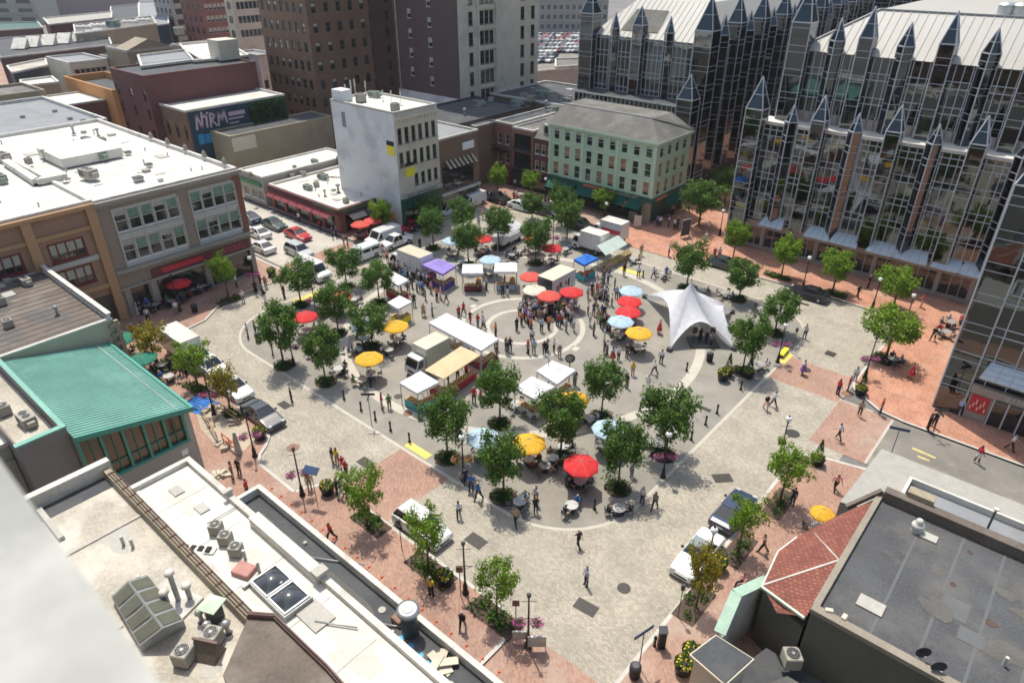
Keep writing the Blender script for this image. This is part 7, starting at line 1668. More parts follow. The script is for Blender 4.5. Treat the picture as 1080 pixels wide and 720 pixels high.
def make_truck(bl=4.2, Hb=3.0, Wd=2.2, open_rear=False, hascab=True):
    """box truck, its box centred on the origin, cab towards +X"""
    e = empty('box_truck', label='x', cat='truck'); PROTOS.add(e.name); h = Wd/2; b = bl/2
    m = MB(); 
    if open_rear:
        for q in ((-b,-h,.8,b,-h+.06,Hb),(-b,h-.06,.8,b,h,Hb),(-b,-h+.06,.8,b,h-.06,.9),(b-.06,-h+.06,.9,b,h-.06,Hb-.05)): m.box(*q)
    else: m.bbox(-b,-h,.8,b,h,Hb-.02,.04)
    m.build('cargo_box','truck_white',e); MB().box(-b+.02,-h+.02,Hb-.02 if not open_rear else Hb-.0,b-.02,h-.02,Hb+.03).build('box_roof','truck_cream',e)
    m = MB()
    for s in (-1,1):
        for k in range(int(bl/.6)+1): m.box(-b+.02+k*.6,s*(h+.002),.85,-b+.06+k*.6,s*(h+.02),Hb-.05)
        m.box(-b,s*(h+.002),Hb-.12,b,s*(h+.03),Hb-.02); m.box(-b,s*(h+.002),.8,b,s*(h+.03),.9)
    m.build('trim','galv',e)
    if not hascab:
        for s in (-1,1):
            for x in (.5,-.5): w = MB(); w.tube((x,s*(h-.3),.38),(x,s*(h-.05),.38),.38,n=16); w.build('wheel','tyre',e)
        MB().box(-b+.1,-.5,.45,b+.7,.5,.78).build('chassis','plastic_black',e); return e
    c = b+.12; prof = [(c,.5),(c,2.05),(c+.15,2.15),(c+1.05,2.12),(c+1.55,1.25),(c+1.62,.95),(c+1.62,.45),(c+1.5,.38)]; n = len(prof); m = MB(); V = []
    hw = h*.9
    for k in (-1,1): V += [(x,k*hw*(1-.05*(z>1.8)),z) for x,z in prof]
    m.add(V,[(i,(i+1)%n,n+(i+1)%n,n+i) for i in range(n)]+[tuple(range(n-1,-1,-1)),tuple(n+i for i in range(n))]); m.build('cab','truck_white',e)
    m = MB(); m.add([(c+1.10,-hw*.88,2.04),(c+1.10,hw*.88,2.04),(c+1.56,hw*.9,1.27),(c+1.56,-hw*.9,1.27)],[(0,3,2,1)]); m.build('windscreen','car_glass',e)
    for s in (-1,1):
        m = MB(); y = s*(hw+.008); m.add([(c+.35,y,1.25),(c+1.4,y,1.25),(c+1.02,y*.985,2.0),(c+.35,y*.985,2.0)],[(0,1,2,3),(3,2,1,0)]); m.build('side_window','car_glass',e)
        for x in (c+.9,-b+.9): w = MB(); w.tube((x,s*(h-.3),.42),(x,s*(h-.02),.42),.42,n=18); w = w.build('wheel','tyre',e); MB().tube((x,s*(h-.03),.42),(x,s*(h+.0),.42),.22,n=12).build('rim','rim',w)
        MB().bbox(c+1.55,s*hw*.75-.14,.65,c+1.64,s*hw*.75+.14,.85,.02).build('headlight','lamp_clear',e); MB().bbox(-b-.03,s*h*.8-.1,.6,-b,s*h*.8+.1,.75,.01).build('taillight','lamp_red',e); MB().bbox(c+1.1,s*(hw+.18)-.07,1.35,c+1.2,s*(hw+.18)+.07,1.7,.02).build('mirror','plastic_black',e)
    MB().box(-b+.1,-.5,.45,c+1,.5,.75).build('chassis','plastic_black',e); MB().box(c+1.6,-hw*.5,.6,c+1.63,hw*.5,.9).build('grille','plastic_black',e)
    return e
P_TR, P_TRO = make_truck(), make_truck(4.2,2.9,2.3,True,False)
XN, XP, YP, YN = PI, 0, PI/2, -PI/2
def car(p, px, py, rz, col, label, cat='car', zc=.7, name=None, body=('body','roof','cab','cargo_box')):
    x, y = G(px,py,zc); o = put(p,x,y,.01,rz,1,label,'cars and vans in and round the square' if cat != 'truck' else 'delivery trucks',cat)
    for k in o.children:
        if k.name.split('.')[0] in body: recolor(k,0,col)
    return o
car(P_SED,853,308,XN,'car_black','black saloon parked at the kerb in front of the mirror glass building')
car(P_SUV,445,553,XP,'car_white','white estate wagon parked by the lower left kerb under a young tree')
car(P_SED,277,436,XP,'car_grey','dark grey car parked on the cobbles near the rounded kerb')
car(P_WAG,245,407,XP,'car_white','white car parked behind the dark grey car')
car(P_SUV,221,385,XP,'car_white','white car half hidden by the tree right of the box truck')
car(P_SED,774,536,YP,'car_blue','dark blue car parked by the right kerb')
o = car(P_CONV,736,583,YN,'car_white','white convertible with grey soft top parked on the right behind the orange tree')
for k in o.children:
    if k.name.startswith('roof'): recolor(k,0,'soft_top')
car(P_SED,289,236,XP,'car_green','dark green saloon driving on the left street',zc=.6)
car(P_SED,314,247,XP,'car_red','red car waiting at the left crossing, with a dark roof behind it',zc=.6)
car(P_SUV,315,264,XP,'car_silver','silver car entering the square on the left')
car(P_SED,276,260,XN,'car_white','white car in the left street, nearer one of the two by the grey building',zc=.6)
car(P_SED,272,245,XN,'car_pale','pale car in the left street, farther one of the two by the grey building',zc=.6)
car(P_SED,262,229,XN,'car_blue','blue and white car farthest down the left street',zc=.6)
car(P_VAN,330,284,XP,'car_white','white van behind the far left trees',zc=1)
car(P_VAN,404,249,YN,'car_white','white panel van at the kerb in front of the restaurant terrace',zc=1,cat='van')
car(P_PICK,417,254,YN,'car_white','white pickup beside the white panel van',zc=.8,cat='pickup')
car(P_MINI,382,266,YN,'car_pale','pale minivan with dark windows among the left trees',zc=1,cat='van')
car(P_SED,431,239,YN,'car_red','red car at the kerb behind the white pickup',zc=.6)
car(P_SED,443,236,YN,'car_black','second parked car behind the red one, dark',zc=.6)
car(P_PICK,523,208,XP,'car_black','black pickup at the far corner by the red brick row',zc=.8,cat='pickup')
car(P_SED,550,217,XP,'car_pale','pale silver car right of the black pickup',zc=.6)
car(P_SUV,577,222,XP,'car_darkgreen','dark car behind trees in front of the mint green building')
car(P_SED,470,222,YN,'car_white','white car with open door on the far left side, behind a tree',zc=.6)
car(P_VAN,497,211,YN,'car_white','white van by the far brick pavement',zc=1,cat='van')
car(P_SED,765,278,XP,'car_grey','grey car behind the trees on the far right kerb',zc=.6)
car(P_SUV,612,237,XP,'car_black','dark car behind the white delivery truck')
def truck(px, z, rz, col, roof, label, p=None, sc=None):
    P = [G(a,b,z) for a,b in px]; x = sum(q[0] for q in P)/4; y = sum(q[1] for q in P)/4
    o = put(p or P_TR,x,y,.01,rz,1,label,'delivery trucks','truck')
    L = [math.dist(P[i],P[(i+1)%4]) for i in range(4)]; a, b = (L[0]+L[2])/2, (L[1]+L[3])/2; lo, hi = min(a,b), max(a,b); o.scale = (min(1.35,hi/4.2), min(1.2,max(.9,lo/2.25)), z/3.02)
    for k in o.children:
        n_ = k.name.split('.')[0]
        if n_ in ('cargo_box',): recolor(k,0,col)
        if n_ == 'cab': recolor(k,0,'truck_white')
        if n_ == 'box_roof': recolor(k,0,roof)
    return o
truck([(437,363),(457,349),(473,355),(450.5,369.5)],3.0,YN,'truck_sage','truck_cream','cream and sage box truck with white cab between the market canopies')
truck([(419,264),(431,257),(456,267),(443.5,272.5)],3.2,XN,'truck_white','truck_cream','white box truck left of the purple tent')
truck([(612,242.3),(624,238.4),(643,245.6),(631.4,250)],3.0,XN,'truck_white','white_coping','white delivery truck behind the mint gabled tent')
o = truck([(633,231),(643,227.5),(665,233.5),(654,238)],3.2,XN,'truck_white','white_coping','white delivery truck with a red stripe nearest the mint green building')
MB().box(-1.9,1.135,1.5,1.7,1.16,2.1).build('red_stripe','red_sign',o)
truck([(171,344),(188,338),(206,357),(187,362)],3.1,XP,'truck_white','white_roof','white box truck on the cobbles at the left under the yellowish trees')
P = [G(a,b,2.9) for a,b in ((570.5,290),(588,279),(604,284.5),(585.4,296.8))]; cx_ = sum(q[0] for q in P)/4; cy_ = sum(q[1] for q in P)/4
o = put(P_TRO,cx_,cy_,.01,YP,1,'white food trailer with cream roof and dark open end, beside the crowd','delivery trucks','truck'); o.scale=(1.05,1.0,1)
m = MB(); [m.box(-1.3+k*.5,-1.2,1.3+(k%2)*.3,-1.0+k*.5,-1.175,2.0+(k%3)*.2,k%3) for k in range(5)]; m.build('side_graphic',['red_sign','awning_dark','sign_gold'],o)
m = MB(); [m.box(-2.05+k*.0,-.9+k*.45,.9,-1.7,-.6+k*.45,1.2+.2*(k%3),k%3) for k in range(4)]; m.build('serving_shelf',['crate_wood','cloth_red','galv'],o)
for px,z,rz,l in (((536,240),2.2,VA+.9,'white ribbed cart with stepped awning behind the stalls'),):
    x, y = G(*px,z); e = empty('catering_cart',(x,y,0),rz,l,'cart'); MB().bbox(-2.4,-1.0,.5,2.4,1.0,1.4).build('body','truck_white',e); m = MB()
    for k in range(7): m.add([(-2.4+k*.7,-1.1,2.0),(-2.4+k*.7+.45,-1.1,2.15),(-2.4+k*.7+.45,1.1,2.5),(-2.4+k*.7,1.1,2.35)],[(0,1,2,3),(3,2,1,0)])
    m.build('awning_slats','tent_white',e)
    for s in (-1,1): MB().tube((s*1.2,-1.02,.35),(s*1.2,1.02,.35),.35,n=14).build('wheel','tyre',e)
    m = MB(); [m.tube((a,b,1.4),(a,b,2.2),.03) for a in (-2.3,2.3) for b in (-1,1)]; m.build('frame','galv',e)
# cars on the roof of the parking deck: shapes small enough to need no parts
m = MB(); a = 2.2
pr_ = [(a,.3),(a,.7),(a-.9,.9),(-a+.6,.95),(-a,.85),(-a,.3)]; n = len(pr_); V = [(x,k*.88,z) for k in (-1,1) for x,z in pr_]; m.add(V,[(i,(i+1)%n,n+(i+1)%n,n+i) for i in range(n)]+[tuple(range(n-1,-1,-1)),tuple(n+i for i in range(n))],0)
g_ = [(.9,.9),(.3,1.4),(-.9,1.42),(-1.6,.94)]; V = [(x,k*(.84 if z < 1 else .66),z) for k in (-1,1) for x,z in g_]; m.add(V,[(0,1,5,4),(2,3,7,6),(3,2,1,0),(4,5,6,7)],1); m.add([(.3,-.66,1.42),(.3,.66,1.42),(-.9,.66,1.44),(-.9,-.66,1.44)],[(0,1,2,3)],0)
for x in (1.35,-1.35): m.tube((x,-.9,.32),(x,.9,.32),.32,n=10,mi=2)
far = m.build('parked_car',['car_white','car_glass','tyre']); far.location=(0,0,-50); tag(far,'x','car'); first = True
cols = ['car_white','car_white','car_silver','car_red','car_blue','car_black','car_pale','car_grey','car_white','car_red']; cn = dict(car_white='white',car_silver='silver',car_red='red',car_blue='blue',car_black='black',car_pale='pale',car_grey='grey')
r2 = random.Random(5); NR = {}
rows = [39.5,43.5,47.5,51.5,55.5,60.0,66.0]; todo = []
for ri, py in enumerate(rows):
    px = 564
    while px < 622:
        todo.append((px+(ri%2)*2,py+r2.uniform(-.3,.3)-(px-564)*.0,r2.choice(cols),ri)); px += 4.6 if ri < 5 else 5.6
for i,(px,py,c,ri) in enumerate(todo):
    if px > 585 and ri >= 5: continue
    o = far if first else far.copy()
    if not first: COL.objects.link(o)
    first = False; x, y = G(px,py,DZ); NR.setdefault((c,ri),[]).append(o); o.location=(x,y,DZ+.02); o.rotation_euler=(0,0,(VA+.95 if ri%2 else VA+.95+PI)+r2.uniform(-.05,.05)); recolor(o,0,c)
    o['label'] = f'tiny {cn[c]} car parked on the rooftop deck in row {ri+1} from the back'; o['group'] = 'cars on the rooftop parking deck'; o['category'] = 'car'

for (c,ri), L in NR.items():
    for i, o in enumerate(L):
        if len(L) > 1: o['label'] = f'{cn[c]} car on the rooftop deck, row {ri+1} from back, {i+1} of {len(L)} from left'
# ------------------------------------------------------------------ people
PC = dict(w=('white',(.72,.72,.72)),k=('black',(.015,.015,.02)),r=('red',(.50,.03,.04)),b=('blue',(.03,.15,.45)),l=('pale blue',(.38,.50,.66)),g=('grey',(.20,.20,.21)),n=('navy',(.02,.03,.08)),y=('yellow',(.72,.50,.05)),e=('green',(.06,.22,.06)),o=('orange',(.70,.20,.04)),p=('pink',(.70,.32,.36)),t=('tan',(.40,.29,.18)),c=('teal',(.05,.30,.32)),v=('purple',(.22,.12,.32)))
for k,(n_,c) in PC.items(): pm('cloth_'+k,c,.85,.12,4,20,obj=True)
pm('skin_light',(.55,.33,.24),.6,.05,5,20,obj=True); pm('skin_dark',(.16,.08,.05),.6,.05,5,20,obj=True); pm('hair_dark',(.02,.014,.01),.7,.1,obj=True); pm('hair_brown',(.11,.06,.03),.7,.1,obj=True); pm('hair_grey',(.35,.34,.32),.7,.1,obj=True); pm('hair_blond',(.42,.30,.14),.7,.1,obj=True); pm('shoe',(.02,.017,.015),.6,.1,obj=True)
def body_mesh(name, th=(0,0), kn=(0,0), ar=(0,0), el=(10,10), ab=(8,8), lean=0, seat=False, short=False, slim=1.0):
    """one skin surface grown over a jointed skeleton; faces -Y; th/kn/ar/el are left/right angles in degrees"""
    V, Rr, E_, tagv = [], [], [], []
    def nv(p, r, par, t):
        V.append(Vector(p)); Rr.append(r if isinstance(r,tuple) else (r,r)); tagv.append(t)
        if par is not None: E_.append((par,len(V)-1))
        return len(V)-1
    hz = .50 if seat else .94
    L_ = R(lean); up = lambda d,x=0,y=0: (x, -math.sin(L_)*d+y*math.cos(L_), hz+math.cos(L_)*d+y*math.sin(L_))
    pel = nv((0,0,hz),(.135*slim,.10),None,'b'); wa = nv(up(.20),(.125*slim,.095),pel,'t'); ch = nv(up(.38),(.155*slim,.105),wa,'t'); nb = nv(up(.50),(.07,.065),ch,'t')
    nk = nv(up(.565),(.052,.055),nb,'s'); hd = nv(up(.645,0,.0),(.078,.092),nk,'h'); ht = nv(up(.73,0,.01),(.072,.085),hd,'h'); tp = nv(up(.785,0,.01),(.045,.05),ht,'h')
    nose = nv(up(.665,0,-.085),(.018,.018),hd,'s')
    for i,s in enumerate((-1,1)):
        nv(up(.665,s*.078,.0),(.018,.025),hd,'s')
        hip = nv((s*.085,0,hz-.04),(.098*slim,.098),pel,'b'); a = R(th[i]); k = R(kn[i]); tl, sl = .42, .42
        K = Vector((s*.095, -math.sin(a)*tl, hz-.04-math.cos(a)*tl)); kne = nv(K,(.068,.07),hip,'b' if not short else 'b'); b = a-k
        mid = nv(K+Vector((0,-math.sin(b)*sl*.4,-math.cos(b)*sl*.4)),(.062,.066),kne,'l')
        A = K+Vector((0,-math.sin(b)*sl,-math.cos(b)*sl)); ank = nv(A,(.046,.05),mid,'l')
        nv(A+Vector((0,.03,-.045)),(.035,.035),ank,'f'); nv(A+Vector((s*.015,-.14,-.05)),(.036,.026),ank,'f')
        sh = nv(up(.455,s*.165),(.062,.062),ch,'t'); q = R(ar[i])+L_*.0; o = R(ab[i]); u_ = .28
        d = Vector((s*math.sin(o),-math.sin(q)*math.cos(o),-math.cos(q)*math.cos(o))); S = V[sh]; El = S+d*u_; e1 = nv(S+d*.14,(.048,.05),sh,'t'); e = nv(El,(.038,.040),e1,'t' )
        g = R(ar[i]+el[i]); d2 = Vector((s*math.sin(o)*.3-s*.12*(el[i]>40),-math.sin(g),-math.cos(g))).normalized(); Wr = El+d2*.25; w_ = nv(Wr,(.026,.022),e,'s')
        side = Vector((0,-math.cos(g),math.sin(g))); pl = nv(Wr+d2*.055,(.034,.018),w_,'s')
        for fi,(off,ln) in enumerate(((-.03,.062),(-.01,.075),(.01,.070),(.03,.052))):
            f1 = nv(Wr+d2*.10+side*off,(.0095,.0095),pl,'s'); nv(Wr+d2*(.10+ln*.9)+side*off*1.05-Vector((s*.02,0,0)),(.008,.008),f1,'s')
        t1 = nv(Wr+d2*.05-side*.045,(.011,.011),pl,'s'); nv(Wr+d2*.095-side*.058,(.009,.009),t1,'s')
    me = bpy.data.meshes.new(name); me.from_pydata([tuple(v) for v in V],E_,[]); o = bpy.data.objects.new('tmp',me); COL.objects.link(o)
    md = o.modifiers.new('s','SKIN'); md.use_smooth_shade = True; sub = o.modifiers.new('u','SUBSURF'); sub.levels = 1; sub.render_levels = 1
    for i,sv in enumerate(me.skin_vertices[0].data): sv.radius = Rr[i]; sv.use_root = (i == 0)
    dg = bpy.context.evaluated_depsgraph_get(); dg.update(); res = bpy.data.meshes.new_from_object(o.evaluated_get(dg)); bpy.data.objects.remove(o)
    res.name = name; res.materials.clear()
    for m_ in ('skin_light','hair_dark','cloth_w','cloth_n','shoe'): res.materials.append(MT[m_])
    segs = [(V[a],V[b],tagv[b]) for a,b in E_]; H_ = V[hd]
    for p in res.polygons:
        c = p.center; best = 9; tg = 't'
        for a,b,t in segs:
            ab_ = b-a; k = max(0,min(1,(c-a).dot(ab_)/max(1e-9,ab_.length_squared))); dd = (c-a-ab_*k).length
            if dd < best: best = dd; tg = t
        if tg == 'h': mi = 1 if (c.z > H_.z+.045 or c.y > H_.y+.03) else 0
        elif tg == 's': mi = 0
        elif tg == 't': mi = 2 
        elif tg == 'b': mi = 3
        elif tg == 'l': mi = 0 if short else 3
        else: mi = 4
        p.material_index = mi; p.use_smooth = True
    return res
BM = dict(s=body_mesh('body_standing',(2,-2),(2,0),(4,-3),(14,10)), S=body_mesh('body_standing_wide',(-3,5),(0,4),(10,2),(70,15),(10,8),2,slim=.92),
 a=body_mesh('body_arms_bent',(0,3),(0,3),(18,22),(85,95),(8,8),3), W=body_mesh('body_walking',(19,-14),(5,14),(-22,24),(16,30),(7,7),4), V=body_mesh('body_walking_bag',(-13,17),(18,5),(20,-16),(34,12),(7,7),4,slim=.9),
 h=body_mesh('body_shorts',(4,-6),(2,6),(6,-8),(20,14),short=True), d=body_mesh('body_dress',(8,-8),(3,8),(8,-8),(22,18),(8,8),2,short=True,slim=.86),
 q=body_mesh('body_sitting',(84,80),(82,70),(24,30),(62,70),(10,10),8,seat=True), Q=body_mesh('body_sitting_back',(86,88),(78,86),(12,36),(40,76),(10,9),-4,seat=True,slim=.92))
m = MB(); m.lathe(0,0,[(.26,.48),(.24,.62),(.17,.88),(.135,1.08),(.15,1.12)],14); SK = m.build('skirt','cloth_r'); SKM = SK.data; bpy.data.objects.remove(SK)
LMK = [(741,340,'the stage tent'),(480,357,'the long white canopy'),(478,392,'the tan canopy'),(441,408,'the square white tent'),(575,402,'the white tent pair'),(462,290,'the purple tent'),(498,296,'the maroon stall'),(533,296,'the pale blue stall'),(618,285,'the blue tent'),(418,300,'the half hidden tent'),(588,300,'the food trailer'),(603,318,'the red umbrella by the trailer'),(545,345,'the paving rings'),(575,365,'the lower edge of the rings'),(605,350,'the outer paving ring'),(663,325,'the red umbrella pair'),(656,350,'the pale umbrella pair'),(640,370,'the young tree by the crowd'),(690,385,'the empty plaza floor'),(610,595,'the lower open cobbles'),(500,520,'the yellow flowered lamp'),(485,548,'the lower plaza edge'),(565,530,'the foot of the plaza'),(680,525,'the pink flowered lamp'),(360,500,'the red crossing at lower left'),(327,515,'the solar sign'),(250,490,'the building site'),(350,565,'the black annexe wall'),(455,627,'the lower tree pit'),(488,660,'the lower brick pavement'),(307,420,'the parked grey car'),(265,350,'the left plaza tip'),(270,308,'the left street corner'),(148,325,'the shaded shop front'),(187,330,'the pavement bin'),(145,355,'the quoined corner'),(194,395,'the yellowish trees'),(335,243,'the red restaurant'),(365,258,'the minivan'),(405,270,'the white pickup'),(420,286,'the white box truck'),(500,205,'the brown restaurant'),(543,205,'the red brick row'),(507,232,'the far cobbled street'),(650,310,'the pale umbrella'),(640,298,'the busy plaza middle'),(673,290,'the far plaza edge'),(700,235,'the mint green corner'),(748,250,'the brick lane'),(752,270,'the grey parked car'),(909,308,'the mirror glass shopfront'),(971,320,'the glass entrance'),(982,357,'the brick area'),(847,358,'the right cobbles'),(846,394,'the yellow bench'),(811,430,'the right plaza edge'),(890,413,'the right crossing'),(927,433,'the conifer corner'),(884,462,'the right street corner'),(981,450,'the grey sign post'),(1010,436,'the poster case'),(1040,480,'the right hand road'),(860,520,'the right brick pavement'),(804,590,'the blue parked car'),(540,550,'the lowest plaza tree'),(665,400,'the tall tree by the crowd'),(505,425,'the red shirted pair spot'),(530,372,'the canopy end'),(406,430,'the left bollards'),(389,385,'the yellow umbrella by the ring'),(380,368,'the left tree tables'),(417,350,'the yellow umbrella by the truck'),(613,500,'the foremost red umbrella'),(558,475,'the lower yellow umbrella'),(582,262,'the far red umbrella'),(517,275,'the pale umbrella behind the stalls'),(509,252,'the tree shaded red umbrella'),(400,232,'the coral umbrellas'),(190,305,'the shaded outdoor tables'),(595,215,'the green awnings'),(942,378,'the bright tree'),(150,376,'the green umbrella'),(690,470,'the right lower tree'),(477,255,'the umbrella behind the purple tent'),(802,330,'the trees right of the stage'),(745,305,'the trees behind the stage'),(321,335,'the far left red umbrella'),(372,318,'the left plaza trees'),(594,475,'the big middle tree'),(510,465,'the lower pale umbrella')]
PEOPLE = []; rp = random.Random(21)
OUT = dict(s='standing',S='standing',a='standing with arms bent',W='walking',V='walking',h='standing in shorts',d='standing in a dress',q='seated',Q='seated')
def person(x, y, z, top, bot, pose, rz=None, px=None, py=None):
    o = bpy.data.objects.new('person', BM[pose]); COL.objects.link(o); rz = rp.uniform(0,2*PI) if rz is None else rz
    s = rp.uniform(.95,1.05); o.location = (x,y,z); o.rotation_euler = (0,0,rz); o.scale = (s*rp.uniform(1.08,1.3),s*rp.uniform(1.08,1.3),s)
    recolor(o,0,rp.choice(['skin_light','skin_light','skin_light','skin_dark'])); recolor(o,1,rp.choice(['hair_dark','hair_dark','hair_brown','hair_brown','hair_grey','hair_blond'])); recolor(o,2,'cloth_'+top); recolor(o,3,'cloth_'+bot); recolor(o,4,'shoe')
    if pose == 'd':
        k = bpy.data.objects.new('skirt', SKM); COL.objects.link(k); k.parent = o; recolor(k,0,'cloth_'+bot)
    if px is None: px, py, _ = PR(x,y,z)
    _, _, l = min(((px-a)**2+((py-b)*1.3)**2, i, t) for i,(a,b,t) in enumerate(LMK))
    PEOPLE.append((o, px, py, PC[top][0], PC[bot][0], OUT[pose], l, pose))
    return o
TXT = """437,323,k,k,s 435,304,k,k,s 423,307,r,k,a 431,309,g,k,s 440,308,w,g,s 444,309,l,n,s 446,311,b,k,a 449,317,k,k,s 447,334,t,t,d 456,333,l,k,S 456,301,r,k,s 459,299,r,n,s 455,310,p,g,s 461,317,o,k,a 465,316,p,w,h 471,320,g,k,W 453,304,k,n,s 451,302,w,k,s
412,288,k,n,s 416,285,w,k,S 419,284,k,k,s 421,288,p,n,s 423,285,r,k,a 425,289,w,n,s 428,291,k,k,s 430,290,l,k,s 433,291,k,n,s 436,290,g,k,a 439,293,w,g,s 442,294,v,k,s 445,296,w,n,S 448,295,w,l,s 451,298,l,k,s 427,300,c,k,s 433,298,w,k,s 404,269,r,t,s 406,271,w,t,s 409,276,p,k,a
513,306,l,k,s 504,308,k,k,s 530,312,k,k,s 535,312,k,w,s 532,303,r,k,a 489,333,r,k,W 484,336,r,k,s 496,341,k,r,V 504,345,r,g,S 510,348,l,k,W 509,342,w,k,s 523,355,o,k,a 523,369,r,k,s 534,370,n,k,s 538,371,k,k,s 403,431,r,t,S 411,431,e,k,s 500,425,r,n,s 507,426,r,n,s 535,374,n,g,s 473,405,w,k,s 483,401,r,k,a 492,399,r,k,s 524,378,n,k,s
545,349,k,k,s 548,333,w,k,s 553,338,b,k,s 558,344,r,k,a 563,336,k,n,s 565,332,w,k,s 571,350,l,k,s 557,373,r,k,s 563,373,l,g,s 561,361,w,k,s 574,374,k,k,s 577,371,g,k,a 584,372,w,k,S 590,377,g,t,s 587,343,b,k,s 590,345,r,n,s 597,350,c,g,s 605,350,l,t,a 597,336,w,k,s 600,336,r,w,h 579,333,k,k,s 582,332,n,k,s 585,335,v,k,s 594,332,y,k,a 607,325,w,l,s 551,329,w,n,s 556,331,k,k,s 568,339,t,g,s 575,338,w,k,s 592,339,p,k,s 560,349,o,k,s 550,343,o,n,s
620,332,w,k,s 626,333,n,k,a 631,340,t,t,s 622,344,w,w,s 626,354,e,k,s 637,360,l,w,S 637,336,k,k,s 642,348,l,k,s 640,322,g,n,s 645,323,w,k,s 650,315,l,n,s 654,315,w,n,s 620,315,w,t,h 626,315,t,t,s 632,315,r,k,s 637,374,n,g,s 640,374,w,n,s 646,381,l,r,d 652,380,w,k,s 661,377,k,k,a 667,396,y,t,s 695,352,r,r,d 697,383,w,k,s 690,395,w,k,W 661,409,k,k,s 683,410,w,w,s 606,406,k,k,s
636,291,k,k,s 641,299,l,n,s 643,290,v,k,s 629,307,w,k,s 634,303,w,v,s 636,304,v,k,s 633,310,r,r,d 648,306,e,k,s 658,291,k,k,s 673,293,w,k,W 689,294,l,n,V 702,294,b,t,s 705,271,l,n,s 676,270,t,t,s 753,273,r,k,s 758,273,w,k,s 744,257,w,w,h 747,245,w,t,s 693,238,v,k,s 696,239,w,k,s 705,239,w,n,s 711,242,w,k,s 714,241,n,k,s 709,227,p,k,s
904,314,k,k,W 915,304,k,k,s 971,324,r,p,S 848,357,w,k,s 983,359,k,k,W 846,395,w,v,d 815,429,l,k,W 807,432,k,p,V 883,416,r,n,s 894,412,r,n,s 906,438,t,k,s 928,436,r,k,s 884,463,w,k,W 960,399,r,r,d 978,453,k,k,s 984,450,k,k,a 1010,437,l,n,s 1064,475,w,k,W 1030,487,r,w,h 880,517,p,k,W 835,532,n,n,s 901,402,w,g,s 610,577,k,k,W 618,617,l,n,s 804,582,t,k,V
690,537,g,k,W 677,531,w,n,s 666,503,l,g,s 565,531,w,k,s 565,541,k,k,s 484,546,w,k,W 497,518,b,n,s 505,527,b,k,W 491,511,n,n,s 544,554,t,k,W 246,504,t,t,s 253,500,k,k,s 351,488,k,t,s 356,490,y,t,s 362,497,r,t,s 366,502,r,k,S 356,522,k,k,s 360,524,n,l,V 366,525,e,t,s 327,516,t,t,s 350,569,r,k,W 455,628,y,k,s 488,663,k,k,W 262,523,r,k,s
187,331,w,g,s 250,303,w,k,s 257,319,w,g,s 270,309,k,k,s 277,311,c,k,a 280,319,k,w,S 275,300,r,k,s 281,304,t,g,s 262,356,l,n,s 270,353,e,k,s 300,314,k,k,s 288,374,n,k,s 142,330,w,k,s 146,332,l,w,s 149,328,w,n,s 150,332,k,k,s 154,323,w,k,s 157,327,b,k,s 308,424,k,k,s 126,351,w,k,s 142,356,r,k,s 146,363,r,k,s 157,339,w,k,s 149,344,b,k,s 192,396,k,k,s 197,396,k,k,s 316,235,w,k,s 338,243,r,k,s 355,250,v,k,s 351,251,n,k,s 494,202,w,k,s 498,203,r,k,s 509,232,y,t,s 505,239,l,g,s 542,212,r,k,s 545,212,w,r,s 543,199,l,k,s 466,216,g,k,s 363,259,t,k,s 367,260,k,k,s 443,262,k,k,s 738,361,k,k,S 744,363,k,n,a 749,371-5,g,k,s""".replace('371-5','366')
def raised(x,y):
    return .13 if (x > -11.3 or y > 81 and x < -52 or y > 80.6 or x < -74 or y < 21.8) else .01
WALKDIR = {}
for tok in TXT.split():
    a = tok.split(','); px, py = float(a[0]), float(a[1]); x, y = G(px,py); z = raised(x,y)
    if z > .1: x, y = G(px,py,z)
    person(x,y,z,a[2],a[3],a[4],None,px,py)
tops = 'wwwkkkrbblgnetov'; bots = 'kkkngkt'
rs = random.Random(8); rs.shuffle(SEATS)
for x,y,z,a,ttl in SEATS[:58]: person(x,y,z-.0,rs.choice(tops),rs.choice(bots),rs.choice('qQ'),a-PI/2)
for px,py,t,b in ((784,618,'p','k'),(1012,342,'r','k')): x,y = G(px,py,.13); person(x,y,.13,t,b,'q')
ORD = ['leftmost','second from left','third from left','fourth from left','fifth from left','sixth from left','seventh from left','eighth from left']
grp = {}
for P in PEOPLE:
    o,px,py,t,b,w_,l,po = P
    base = f'person in {t} dress {"standing"} by {l}' if po == 'd' and t == b else (f'person in {t} top and {b} skirt by {l}' if po == 'd' else f'{w_} person in {t} top and {b} trousers by {l}' if po not in 'ha' else (f'person in {t} top and {b} shorts by {l}' if po == 'h' else f'person in {t} top and {b} trousers, arms bent, by {l}'))
    grp.setdefault(base, []).append(P)
for base, L in grp.items():
    L.sort(key=lambda P: P[1])
    for i, P in enumerate(L):
        lab = base
        if len(L) > 1: lab = base.replace(' and ', ', ',1)+', '+(ORD[i] if i < len(L)-1 or i == 0 else 'rightmost')
        tag(P[0], lab, 'person', 'people in and round the square')

